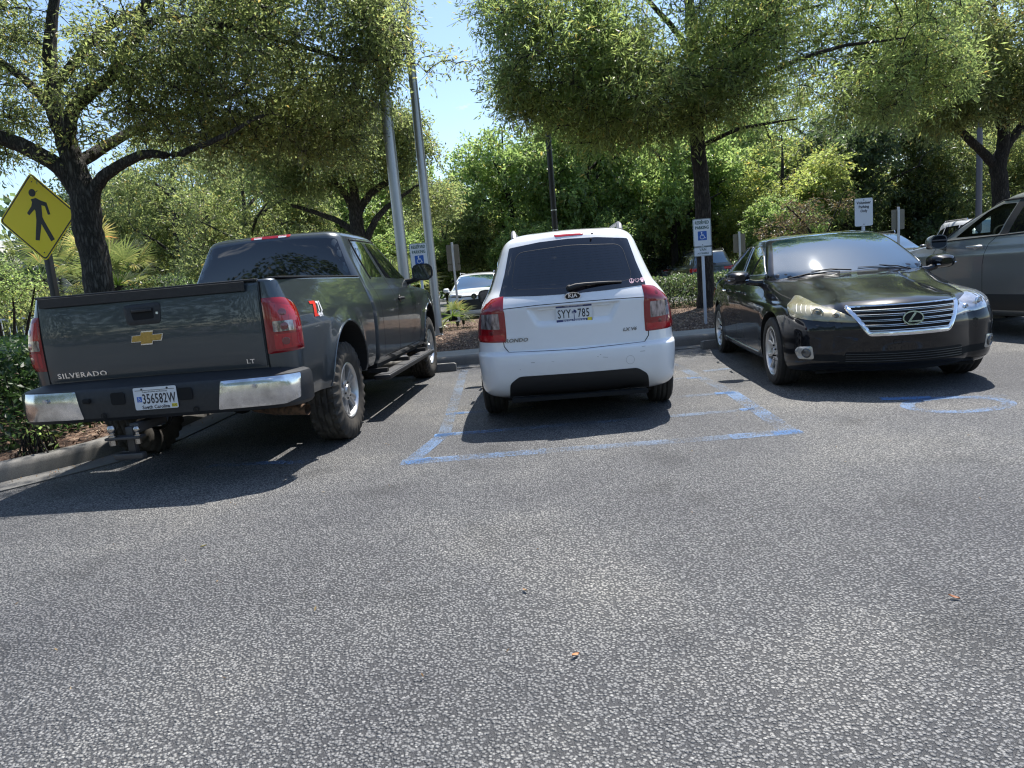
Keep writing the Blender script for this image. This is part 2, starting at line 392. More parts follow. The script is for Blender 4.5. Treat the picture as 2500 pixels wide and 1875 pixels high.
def tess2(P, res=.012, ext=.001):
    """finely divided flat polygon that can follow a curved panel"""
    P = resample([Vector(p[:2]) for p in P], res); bn = P; xs = [p.x for p in P]; ys = [p.y for p in P]; inner = []
    for i in range(int((max(xs)-min(xs))/res)+1):
        for j in range(int((max(ys)-min(ys))/res)+1):
            x, y = min(xs)+i*res, min(ys)+j*res; c = False; k = len(P)-1
            for q in range(len(P)):
                if (P[q].y > y) != (P[k].y > y) and x < (P[k].x-P[q].x)*(y-P[q].y)/(P[k].y-P[q].y)+P[q].x: c = not c
                k = q
            if c and min((p-Vector((x, y))).length for p in P) > res*.4: inner.append(Vector((x, y)))
    r = delaunay_2d_cdt(list(P)+inner, [], [list(range(len(P)))], 1, 1e-6); return [(v.x, v.y, ext) for v in r[0]], [tuple(f) for f in r[2]]
def ring2(c, r, w, n=28, ext=.001, ry=None):
    ry = ry or r; a = circle(c, r, n, ry); b = circle(c, r-w, n, ry-w); v = [(x, y, ext) for x, y in a]+[(x, y, ext) for x, y in b]+[(x, y, -ext) for x, y in a]
    f = [(i, (i+1) % n, n+(i+1) % n, n+i) for i in range(n)]+[(i, 2*n+i, 2*n+(i+1) % n, (i+1) % n) for i in range(n)]
    return v, f
def sc2(vf, s, dx=0, dy=0, sy=None): return [(x*s+dx, y*(sy or s)+dy, z) for x, y, z in vf[0]], vf[1]
def wheelchair():
    """seated figure with wheel, unit square"""
    parts = [poly2(circle((-.08, .36), .085, 12)), poly2([(-.13, .27), (-.04, .27), (-.02, .05), (.20, .05), (.20, -.02), (-.1, -.02)]), poly2([(-.03, .18), (.16, .18), (.16, .12), (-.03, .12)]),
             poly2([(.13, .05), (.20, .05), (.30, -.24), (.38, -.21), (.40, -.27), (.25, -.34)])]
    a = [math.radians(t) for t in range(130, 345, 12)]; P = [(-.03+.27*math.cos(t), -.13+.27*math.sin(t)) for t in a]+[(-.03+.21*math.cos(t), -.13+.21*math.sin(t)) for t in a[::-1]]
    n = len(a); v = [(x, y, .001) for x, y in P]; f = [(i, i+1, 2*n-2-i, 2*n-1-i) for i in range(n-1)]
    return parts+[(v, f)]

# ------------------------------------------------------------------ wheels
def tyre_mesh(Rr, Wd, rim, tread='road', nseg=120):
    mb = MB(); hw = Wd/2; sh = Rr-rim
    prof = [(rim-.01, -hw*.72), (rim+.005, -hw*.82), (rim+sh*.25, -hw*.98), (rim+sh*.5, -hw*1.02), (rim+sh*.75, -hw*.99), (Rr-.016, -hw*.90), (Rr-.004, -hw*.80)]
    n0 = len(prof)
    k = 16 if tread == 'mud' else 11
    for i in range(k+1): prof.append((Rr-.001-.003*abs(2*i/k-1)**2, -hw*.76+2*hw*.76*i/k))
    prof += [(r, -h) for r, h in prof[:n0][::-1]]
    v = []; f = []; m = len(prof)
    for s in range(nseg):
        a = 2*math.pi*s/nseg
        for j, (r, h) in enumerate(prof):
            t = h/hw
            if tread == 'mud':
                lug = ((s+(2 if h > 0 else 0)) % 4) < 2
                if abs(t) > .70 and .9*rim+.1*Rr < r and r > rim+sh*.62: r = r+(.004 if lug else -.011); h = h*(1.02 if lug else .96)
                elif r > Rr-.01 and abs(t) <= .70:
                    q = (s*3+j*5+int(j*1.7)) % 7
                    if q < 2 or j % 4 == 3: r -= .011
            elif r > Rr-.008 and n0 < j < m-n0-1 and (j-n0) % 3 == 0: r -= .008
            v.append((r*math.cos(a), h, r*math.sin(a)))
    for s in range(nseg):
        s2 = (s+1) % nseg
        for j in range(m-1): f.append((s*m+j, s*m+j+1, s2*m+j+1, s2*m+j))
    mb.add(v, f); return mb
def rim_mesh(rim, Wd, style):
    """outer face at -Y; returns MB (material 0 alloy, 1 dark)"""
    mb = MB(); MY = Matrix.Rotation(R(90), 4, 'X')   # local z -> -y
    fw = Wd*.42
    mb.lathe([(rim+.004, -fw), (rim+.006, fw-.004), (rim+.012, fw+.004), (rim+.002, fw+.008), (rim-.008, fw), (rim-.014, fw-.02), (rim-.03, -.02), (rim-.035, -fw)], 48, MY)
    mb.lathe([(0, -.02), (rim*.7, -.02), (rim*.72, -.05), (0, -.05)], 32, MY, mi=1)
    def spoke(a, r0, r1, w0, w1, z0, z1, t=.022, skew=0):
        c, s = math.cos(a), math.sin(a); c2, s2 = math.cos(a+skew), math.sin(a+skew); V = []
        for k in range(5):
            u = k/4; r = r0+(r1-r0)*u; w = w0+(w1-w0)*u; z = z0+(z1-z0)*u-.012*math.sin(u*math.pi)*(1 if style != 'truck' else 0)
            cc, ss = (c*(1-u)+c2*u), (s*(1-u)+s2*u)
            for e, zz in ((-.5, z-t), (-.5, z-.006), (-.22, z), (.22, z), (.5, z-.006), (.5, z-t)): V.append(MY @ Vector((cc*r-ss*w*e, ss*r+cc*w*e, zz)))
        mb.add(V, [(k*6+j, k*6+(j+1) % 6, (k+1)*6+(j+1) % 6, (k+1)*6+j) for k in range(4) for j in range(6)]+[(0, 1, 2, 3, 4, 5), tuple(24+j for j in range(5, -1, -1))])
    if style == 'truck':
        for k in range(5):
            a = 2*math.pi*k/5+.3
            for e in (-.13, .13): spoke(a+e, .06, rim-.004, .052, .055, fw-.028, fw-.010, .03, e*.25)
            spoke(a, .07, rim*.62, .03, .02, fw-.05, fw-.045, .02)
        mb.lathe([(.088, -.03), (.086, fw-.022), (.072, fw-.016), (.05, fw-.016), (.046, fw-.004), (.02, fw), (0, fw)], 24, MY)
        nl, rl = 6, .068
    elif style == 'sedan':
        for k in range(5):
            a = 2*math.pi*k/5+.2
            for e in (-.15, .15): spoke(a+e, .045, rim-.004, .030, .044, fw-.022, fw-.006, .024, e*1.1)
        mb.lathe([(.075, -.03), (.072, fw-.026), (.05, fw-.02), (.034, fw-.018), (.03, fw-.008), (0, fw-.006)], 24, MY)
        nl, rl = 5, .054
    else:
        for k in range(5):
            spoke(2*math.pi*k/5+.3, .05, rim-.004, .075, .06, fw-.025, fw-.008, .025)
        mb.lathe([(.08, -.03), (.078, fw-.024), (.05, fw-.018), (.034, fw-.016), (.03, fw-.008), (0, fw-.006)], 24, MY)
        nl, rl = 5, .056
    for k in range(nl):
        a = 2*math.pi*(k+.5)/nl; c = MY @ Vector((rl*math.cos(a), rl*math.sin(a), fw-.02))
        mb.lathe([(0, .014), (.008, .012), (.009, -.004)], 6, Matrix.Translation(c) @ MY, mi=1)
    return mb
def wheels(parent, spots, Rr, Wd, rim, style, tread='road', mt=None, lift=0):
    ty = rm = None
    for x, y, ang in spots:
        w = bpy.data.objects.new('wheel', None); COL.objects.link(w); w.parent = parent; w.location = (x, y, Rr); w.rotation_euler = (0, random.uniform(0, 6), (math.pi if y > 0 else 0)+ang)
        if ty is None:
            ty = tyre_mesh(Rr, Wd, rim, tread).done('tyre', mt or MT['rubber'], w, True, 30).data
            rm = rim_mesh(rim, Wd, style).done('rim', [MT['alloy'], MT['void']], w, True, 35).data
        else:
            for nm, d in (('tyre', ty), ('rim', rm)):
                o = bpy.data.objects.new(nm, d); COL.objects.link(o); o.parent = w
# ------------------------------------------------------------------ shared car pieces
def arch_cut(o, spots, r, w, zc=None, depth=.34):
    mb = MB()
    for x, y, _ in spots:
        s = 1 if y > 0 else -1; zz = zc or r-.04
        P = [(x+r*math.cos(a), zz+r*math.sin(a)) for a in [math.pi*k/20 for k in range(21)]]+[(x-r, -.5), (x+r, -.5)]
        n = len(P); v = [(a, s*(w-depth), b) for a, b in P]+[(a, s*(w+.4), b) for a, b in P]
        mb.add(v, [tuple(range(n)), tuple(range(2*n-1, n-1, -1))]+[(i, n+i, n+(i+1) % n, (i+1) % n) for i in range(n)])
    boolean(o, cutter(mb, [o.data.materials[0], MT['void']]))
def body_obj(parent, levels, m, name='body', **kw):
    V, Fc = shell(levels, **kw); o = mk(name, V, Fc, [m, MT['void']], parent)
    bm = bmesh.new(); bm.from_mesh(o.data); bmesh.ops.recalc_face_normals(bm, faces=bm.faces); bm.to_mesh(o.data); bm.free()
    return o, bvh_of(o)
def finish(o, a=28): o.data.polygons.foreach_set('use_smooth', np.full(len(o.data.polygons), True)); o.data.set_sharp_from_angle(angle=R(a))
def side_mirror(parent, c, s, m, size=(.10, .22, .15), glassn=1):
    """c: centre, s: side (+1 left), mirror face looks back (-x)"""
    mb = MB(); n = 10; V = []
    for i in range(7):
        t = i/6; x = c[0]-size[0]/2+size[0]*t; k = math.sqrt(max(0, 1-(t*.92)**2.4))
        for j in range(16):
            a = 2*math.pi*j/16; ca, sa = math.cos(a), math.sin(a)
            V.append((x, c[1]+size[1]/2*k*math.copysign(abs(ca)**.7, ca), c[2]+size[2]/2*k*math.copysign(abs(sa)**.7, sa)))
    mb.add(V, [(i*16+j, i*16+(j+1) % 16, (i+1)*16+(j+1) % 16, (i+1)*16+j) for i in range(6) for j in range(16)]+[tuple(range(15, -1, -1)), tuple(96+j for j in range(16))])
    mb.tube([(c[0]+.01, c[1]-s*size[1]*.3, c[2]-size[2]*.3), (c[0]+.03, c[1]-s*(size[1]*.62), c[2]-size[2]*.45), (c[0]+.04, c[1]-s*(size[1]*.95), c[2]-size[2]*.5)], [.035, .03, .04], 8)
    o = mb.done('side_mirror', m, parent, True, 40)
    g = MB(); g.prism([(y*size[1]*.43, z*size[2]*.42) for y, z in [(math.copysign(abs(math.cos(a))**.7, math.cos(a)), math.copysign(abs(math.sin(a))**.7, math.sin(a))) for a in [2*math.pi*k/16 for k in range(16)]]], (c[0]-size[0]/2-.002, c[1], c[2]), (0, 1, 0), (0, 0, 1), (-1, 0, 0), .003)
    g.done('mirror_glass', MT['mirror'], o, False); return o
def plate(parent, O, A, Bv, kind):
    O, A, Bv = Vector(O), Vector(A).normalized(), Vector(Bv).normalized(); n = A.cross(Bv)
    base = MB(); w, h = .305, .152
    put(base, poly2(rnd([(-w/2, -h/2), (w/2, -h/2), (w/2, h/2), (-w/2, h/2)], .012), .0015), O, A, Bv)
    white = mat('plate_white', (.72, .74, .76), .35)
    p = base.done('license_plate', white, parent, False)
    navy, blk, yel = mat('plate_navy', (.03, .045, .16), .4), mat('plate_black', (.02, .02, .03), .4), mat('plate_sticker', (.75, .62, .05), .5)
    mb = MB(); e = O+n*.0022
    if kind == 'truck':
        put(mb, text2d('356582W', .094, .0008, .60, .0012, space=1.05), e+A*.024-Bv*.006, A, Bv, 0)
        put(mb, text2d('South Carolina', .034, .0006, .95, .0005), e-A*.005-Bv*.06, A, Bv, 0)
        put(mb, text2d('Prepared in Mind and Resources', .0135, .0004, 1.0), e+Bv*.045, A, Bv, 0)
        for x in (-.062, .085): put(mb, poly2(circle((x, -.062), .0035, 8)), e, A, Bv, 0)
        put(mb, poly2([(-.139, .055), (.14, .055), (.14, .0575), (-.139, .0575)]), e, A, Bv, 0)
        put(mb, poly2([(-.132, -.022), (-.098, -.022), (-.098, .014), (-.132, .014)], .0006), e, A, Bv, 1)
        for g in wheelchair(): put(mb, sc2(g, .032), e-A*.115-Bv*.004+n*.0008, A, Bv, 2)
        put(mb, poly2([(.108, -.067), (.146, -.067), (.146, -.045), (.108, -.045)], .0006), e, A, Bv, 3)
        put(mb, text2d('AUG', .02, .0005, .9), e+A*.127-Bv*.056+n*.0008, A, Bv, 0)
        for x in (-.09, .09): put(mb, poly2(circle((x, .065), .006, 10), .003), e, A, Bv, 0)
        navy = mat('access_blue', (.03, .13, .5), .4)
    else:
        put(mb, text2d('SYY', .098, .0008, .66, .0008, space=1.08), e-A*.083-Bv*.003, A, Bv, 0)
        put(mb, text2d('785', .098, .0008, .66, .0008, space=1.08), e+A*.080-Bv*.003, A, Bv, 0)
        put(mb, poly2([(-.150, -.073), (.150, -.073), (.150, -.045), (-.150, -.045)], .0006), e, A, Bv, 1)
        put(mb, poly2([(-.150, .052), (.150, .052), (.150, .073), (-.150, .073)], .0006), e, A, Bv, 1)
        put(mb, text2d('SOUTH CAROLINA', .026, .0005, .88, .0004), e-A*.0-Bv*.059+n*.0008, A, Bv, 2)
        put(mb, text2d('While I Breathe, I Hope', .016, .0004, 1, shear=.3), e+Bv*.0625+n*.0008, A, Bv, 2)
        put(mb, poly2([(-.003, -.045), (.003, -.045), (.002, .01), (-.002, .01)]), e-A*.0, A, Bv, 1)   # palmetto tree
        for k in range(9):
            a = math.radians(-25+k*29); L_ = .024
            put(mb, poly2([(0, .014), (L_*.55*math.cos(a)-.004*math.sin(a), .016+L_*.6*math.sin(a)+.004*math.cos(a)), (L_*math.cos(a), .012+L_*math.sin(a)*.8), (L_*.55*math.cos(a)+.003*math.sin(a), .010+L_*.5*math.sin(a)-.003)]), e, A, Bv, 1)
        put(mb, poly2([(.110, -.070), (.146, -.070), (.146, -.040), (.110, -.040)], .0009), e+n*.0005, A, Bv, 3)
        for x in (-.09, .09): put(mb, poly2(circle((x, .063), .006, 10), .003), e, A, Bv, 0)
    mb.done('plate_lettering', [blk, navy, white, yel], p, False, fixn=False); return p
def arm(mb, a, b, w0, w1, t0): mb.tube([a, b], [w0, w1], 8)

# ------------------------------------------------------------------ white minivan (rear view)
def sstep(t): t = max(0, min(1, t)); return t*t*(3-2*t)
def white_van():
    t = thing('parked_minivan', 'white minivan seen from behind between the pickup and the black sedan', 'minivan', (.600, 6.473, 0), R(86.27)); t.scale = (1, .955, .985)
    WP = paint('white_paint', (.82, .83, .84), 0, .35, dust=.35, dustcol=(.42, .38, .33))
    lv = [(.24, -.66, 3.30, .78, .2, .3, .02, .15, .02, .05), (.27, -.76, 3.44, .84, .22, .3, .03, .2, .03, .06), (.34, -.845, 3.54, .885, .22, .3, .035, .25, .04, .08),
          (.44, -.895, 3.59, .900, .22, .32, .045, .28, .05, .09), (.56, -.915, 3.62, .908, .22, .34, .05, .28, .05, .1), (.625, -.910, 3.62, .910, .22, .34, .05, .28, .05, .1),
          (.645, -.885, 3.61, .910, .22, .34, .05, .28, .05, .1), (.66, -.862, 3.60, .909, .22, .34, .05, .28, .055, .1), (.80, -.862, 3.52, .902, .22, .34, .055, .3, .06, .1),
          (.94, -.868, 3.2, .892, .21, .3, .06, .3, .065, .1), (1.0, -.872, 2.95, .880, .2, .28, .06, .25, .07, .1), (1.035, -.862, 2.75, .868, .2, .25, .06, .2, .075, .08),
          (1.10, -.832, 2.62, .836, .2, .2, .06, .12, .085, .06), (1.15, -.80, 2.52, .806, .2, .18, .06, .12, .09, .06), (1.28, -.735, 2.28, .742, .18, .16, .06, .12, .08, .06), (1.40, -.675, 2.05, .69, .17, .16, .06, .12, .07, .06),
          (1.50, -.62, 1.82, .645, .16, .16, .06, .1, .06, .05), (1.545, -.59, 1.68, .615, .15, .16, .06, .1, .055, .05), (1.575, -.57, 1.52, .575, .14, .16, .07, .1, .05, .05), (1.605, -.52, 1.32, .50, .13, .15, .08, .1, .04, .04), (1.63, -.34, 1.0, .38, .1, .15, .1, .1, .03, .03), (1.645, 0, .7, .2, .05, .1, .02, .02, .01, .01), (1.648, .25, .45, .06, .02, .02, .01, .01, .005, .005)]
    def dent(x, y, z):
        if x < -.5:
            zt, zb = 1.005, .845; hw = .30+(z-zb)/(zt-zb)*.085
            k = sstep((zt-z)/.016)*sstep((z-zb)/.05)*sstep((hw+.02-abs(y-.005))/.05); x += .034*k
            if z > .95: pass
        return (x, y, z)
    b, T = body_obj(t, lv, WP, sub=7, nr=44, nf=14, ns=50, deform=dent, flare=((0, .33, .36, .12, .012), (2.70, .33, .36, .12, .012)))
    sp = [(0, .79, 0), (0, -.79, 0), (2.70, .79, 0), (2.70, -.79, 0)]
    arch_cut(b, sp, .365, .90, .33)
    # lower black bumper insert cut-out
    finish(b, 30)
    X = (1, 0, 0)
    ins = [(-1, .54, .455), (-1, .60, .40), (-1, .615, .24), (-1, -.615, .24), (-1, -.60, .42), (-1, -.56, .475)]
    patch(T, [(-1, .50, .448), (-1, .585, .39), (-1, .61, .235), (-1, -.61, .235), (-1, -.585, .39), (-1, -.50, .448)], X, .005, .02, .03, name='bumper_insert', m=mat('insert_plastic', (.016, .016, .017), .55), parent=t, rd=.03)
    mb = MB(); mb.box((-.80, 0, .245), (.10, 1.16, .03)); mb.done('lower_valance', MT['void'], t)
    # rear glass
    gl = [(-.8, .625, 1.112), (-.8, .565, 1.30), (-.8, .515, 1.505), (-.8, .25, 1.533), (-.8, 0, 1.54), (-.8, -.25, 1.533), (-.8, -.515, 1.505), (-.8, -.565, 1.30), (-.8, -.625, 1.112), (-.8, -.3, 1.094), (-.8, 0, 1.09), (-.8, .3, 1.094)]
    g = patch(T, gl, X, .003, .01, .035, name='rear_window', m=MT['darkglass'], parent=t, rd=.015)
    mb = MB()
    bead(mb, T, [(-.8, .52, 1.16), (-.8, .455, 1.46), (-.8, 0, 1.485), (-.8, -.455, 1.46), (-.8, -.52, 1.16), (-.8, 0, 1.135)], X, .0016, .0032, True, .04, 4, rd=.07)
    for k in range(14):
        z = 1.17+k*.022; w = .47-(z-1.17)*.22; bead(mb, T, [(-.8, w, z), (-.8, -w, z)], X, .0006, .0034, False, .1, 4)
    mb.done('defroster_lines', mat('defroster', (.07, .065, .06), .6), g, False)
    # stickers: peace sign, heart, paw
    st = MB(); A = (0, -1, 0)
    def stick(vf, y, z): drape(st, [(a, b_, c) for a, b_, c in vf[0]] and vf, T, (-.8, y, z), X, off=.005)
    # view frame A points to -y, so positive a is to the right as seen
    cy, cz, r_ = -.505, 1.148, .020
    stick(ring2((0, 0), r_, .004), cy, cz)
    for q in (poly2([(-.0018, -.019), (.0018, -.019), (.0018, .019), (-.0018, .019)]), poly2([(-.0015, 0), (.0015, 0), (-.012, -.014), (-.014, -.012)]), poly2([(-.0015, 0), (.0015, 0), (.014, -.012), (.012, -.014)])): stick(q, cy, cz)
    ht = [(.016*math.sin(a)**3*1.25, .015*(13*math.cos(a)-5*math.cos(2*a)-2*math.cos(3*a)-math.cos(4*a))/13) for a in [2*math.pi*k/24 for k in range(24)]]
    hi = [(x*.78, y*.78) for x, y in ht]; n_ = len(ht)
    stick(([(x, y, .001) for x, y in ht]+[(x, y, .001) for x, y in hi], [(i, (i+1) % n_, n_+(i+1) % n_, n_+i) for i in range(n_)]), cy-.046, cz)
    stick(poly2(circle((0, -.006), .012, 14)), cy-.090, cz)
    for dx, dy in ((-.013, .006), (-.005, .014), (.005, .014), (.013, .006)): stick(poly2(circle((dx, dy), .0062, 10)), cy-.090, cz)
    st.done('window_stickers', mat('pink_sticker', (.80, .52, .60), .5), g, False)
    # lamps: red lens wrapping the corner, clear centre
    for s in (1, -1):
        D = (.80, -.60*s, 0)
        P = [(-.80, s*.615, 1.115), (-.72, s*.70, 1.095), (-.66, s*.775, 1.02), (-.60, s*.835, .90), (-.58, s*.850, .80), (-.58, s*.855, .745), (-.87, s*.628, .735), (-.875, s*.632, .98)]
        lp = patch(T, P, D, .002, .015, .02, bulge=.014, edge=.022, name='tail_lamp', m=MT['redlens'], parent=t, rd=.012)
        TL = bvh_of(lp)
        Q = [(-.855, s*.665, .975), (-.70, s*.785, .975), (-.69, s*.79, .855), (-.86, s*.67, .845)]
        patch(TL, Q, D, .0012, .004, .015, name='clear_lens', m=MT['clearlens'], parent=lp, rd=.008)
        Q = [(-.87, s*.645, .800), (-.62, s*.84, .80), (-.61, s*.845, .755), (-.87, s*.640, .75)]
        patch(TL, Q, D, .001, .004, .015, name='red_reflector', m=MT['redlens2'], parent=lp, rd=.006)
        for zc in (1.045, .815):
            mb = MB(); c, n = cast(TL, (Vector((-.79, s*.71, zc)).dot(frame(D)[1]), zc), frame(D)); mb.lathe([(0, .002), (.016, .001), (.02, -.004)], 16, Matrix.Translation(c) @ n.to_track_quat('Z', 'Y').to_matrix().to_4x4()); mb.done('bulb_socket', mat('socket_red', (.12, .002, .004), .3, 0, .5), lp)
    # shut lines
    sm = MB()
    seam(sm, T, [(-.9, .632, .98), (-.9, .62, .80), (-.9, .612, .70), (-.9, .575, .652), (-.9, 0, .640), (-.9, -.575, .652), (-.9, -.612, .70), (-.9, -.62, .80), (-.9, -.632, .98)], X, .007, rd=.0)
    seam(sm, T, [(-.9, .632, 1.008), (-.9, .3, 1.02), (-.9, 0, 1.022), (-.9, -.3, 1.02), (-.9, -.632, 1.012)], X, .006)
    for s in (1, -1):
        D = (0, -s, 0)
        seam(sm, T, [(.36, s, .45), (.47, s, .62), (.47, s, 1.1), (.40, s, 1.42)], D, .005); seam(sm, T, [(1.32, s, .32), (1.35, s, .8), (1.33, s, 1.46)], D, .005)
        seam(sm, T, [(2.30, s, .35), (2.33, s, .7), (2.42, s, 1.05)], D, .005); seam(sm, T, [(.5, s, .33), (2.3, s, .33)], D, .004)
        seam(sm, T, [(-.62, s, .66), (-.4, s, .66), (-.36, s, .5)], D, .004)
    sm.done('panel_gaps', MT['void'], t, False, None, False)
    # side windows
    for s in (1, -1):
        D = (0, -s, 0)
        for P in ([(-.50, s, 1.14), (-.42, s, 1.36), (.25, s, 1.46), (.36, s, 1.46), (.42, s, 1.12)], [(.50, s, 1.12), (.44, s, 1.47), (1.28, s, 1.49), (1.30, s, 1.10)], [(1.38, s, 1.10), (1.36, s, 1.49), (1.62, s, 1.48), (2.28, s, 1.12), (2.25, s, 1.09)]):
            patch(T, P, D, .002, .01, .06, name='side_window', m=MT['darkglass'], parent=t, rd=.03)
        for x in (.98, 1.85):
            h = MB(); h.box((x, s*.915, .93), (.2, .03, .03), bev=.008); h.done('door_handle', WP, t)
    patch(T, [(1.9, .60, 1.45), (2.0, .6, 1.42), (2.45, .68, 1.16), (2.45, -.68, 1.16), (2.0, -.6, 1.42), (1.9, -.6, 1.45)], (-1, 0, 0), .002, .01, .06, name='windscreen', m=MT['darkglass'], parent=t, rd=.03)
    # high stop lamp, washer nozzle, wiper
    patch(T, [(-.8, .12, 1.583), (-.8, -.145, 1.583), (-.8, -.13, 1.563), (-.8, .105, 1.563)], X, .002, .006, .012, bulge=.004, edge=.01, name='high_stop_lamp', m=MT['redlens2'], parent=t, rd=.006)
    mb = MB(); mb.tube([(-.60, -.21, 1.568), (-.635, -.21, 1.566)], [.009, .008], 10); mb.done('washer_nozzle', MT['black'], t)
    wp = MB(); fr = frame(X)
    P = [cast(T, (Vector((-1, y, z)).dot(fr[1]), z), fr)[0]+Vector((-o_, 0, 0)) for y, z, o_ in ((.025, 1.135, .03), (-.03, 1.150, .04), (-.12, 1.158, .036), (-.30, 1.157, .022), (-.42, 1.152, .018))]
    wp.tube(P, [.022, .02, .013, .009, .005], 8); wp.lathe([(0, .035), (.022, .03), (.028, 0)], 16, Matrix.Translation((P[0]+Vector((.035, 0, 0)))) @ Matrix.Rotation(R(-90), 4, 'Y'))
    wp.tube([P[2]+Vector((.016, .0, -.006)), P[3]+Vector((.008, 0, -.006)), P[4]+Vector((.006, 0, -.004))], .006, 5)
    wp.done('rear_wiper', MT['black'], t)
    # emblem
    em = MB(); c, n = cast(T, (Vector((0, .002, 0)).dot(fr[1]), 1.066), fr); A = Vector((0, -1, 0)); Bv = Vector((-n.z, 0, -n.x)).normalized(); Bv = Bv if Bv.z > 0 else -Bv
    c = c+n*.010; put(em, poly2(circle((0, 0), .066, 36, .034), .008), c+n*.000, A, Bv, 0); put(em, ring2((0, 0), .068, .006, 36, .006, .036), c+n*.004, A, Bv, 1)
    put(em, text2d('KIA', .048, .002, 1.0, .0012), c+n*.0095, A, Bv, 1)
    em.done('emblem', [MT['black'], MT['chrome']], t, False, fixn=False)
    em = MB(); drape(em, text2d('RONDO', .042, .0012, 1.25, .0012, .25), T, (-1, .505, .745), X, off=.003); em.done('badge_lettering', mat('badge_metal', (.22, .22, .23), .3, .8), t, False, fixn=False); em = MB(); drape(em, text2d('LX V6', .036, .0012, 1.25, .001, .25), T, (-1, -.455, .765), X, off=.003)
    em.done('badge_lettering', mat('badge_metal', (.22, .22, .23), .3, .8), t, False, fixn=False)
    c, n = cast(T, (Vector((0, 0, 0)).dot(fr[1]), .925), fr)
    plate(t, c+Vector((-.012, 0.0, .005)), A, (-.0, 0, 1), 'van')
    mb = MB(); mb.tube([(-.835, .30, .985), (-.835, -.30, .985)], .01, 6); mb.done('plate_lamp_bar', WP, t)
    # roof rails, mirrors, exhaust, tow cap, rear scuffs
    for s in (1, -1):
        mb = MB(); P = [(-.34, s*.475, 1.585), (-.30, s*.478, 1.630), (-.18, s*.482, 1.655), (.5, s*.50, 1.675), (1.0, s*.49, 1.665), (1.16, s*.485, 1.645), (1.24, s*.48, 1.60)]
        mb.tube(P, [.028, .026, .020, .018, .018, .024, .03], 8); mb.done('roof_rail', mat('rail_grey', (.22, .22, .23), .4, .3), t)
        side_mirror(t, (2.10, s*1.0, 1.06), s, MT['black'], (.12, .21, .17))
    mb = MB(); mb.tube([(-.5, -.42, .30), (-.80, -.42, .30)], .028, 14, cap=False); mb.tube([(-.5, -.42, .30), (-.8, -.42, .30)], .024, 14, cap=False); mb.tube([(-.45, -.42, .30), (-.55, -.42, .30)], .024); mb.done('exhaust_pipe', MT['steel'], t)
    mb = MB(); seam(mb, T, [(-1+0*k, -.44+.035*math.cos(k*.314), .52+.035*math.sin(k*.314)) for k in range(20)], X, .0022, closed=True, step=.01); mb.done('tow_cover', mat('cover_line', (.35, .35, .36), .6), t, False, None, False)
    mb = MB(); 
    for k in range(8):
        y, z = random.uniform(-.6, .6), random.choice([random.uniform(.55, .63), random.uniform(.5, .62)]); l = random.uniform(.006, .05)
        seam(mb, T, [(-1, y, z), (-1, y-l, z+random.uniform(-.006, .006))], X, random.uniform(.001, .003), step=.01)
    tag(mb.done('paint_chips', mat('chips', (.09, .08, .08), .7), t, False, None, False), kind='stuff')
    mb = MB(); mb.box((1.3, 0, .22), (3.6, 1.3, .06)); mb.tube([(0, -.7, .33), (0, .7, .33)], .05, 10); mb.done('underbody', MT['void'], t)
    wheels(t, sp, .33, .205, .215, 'five')
    return t
white_van()
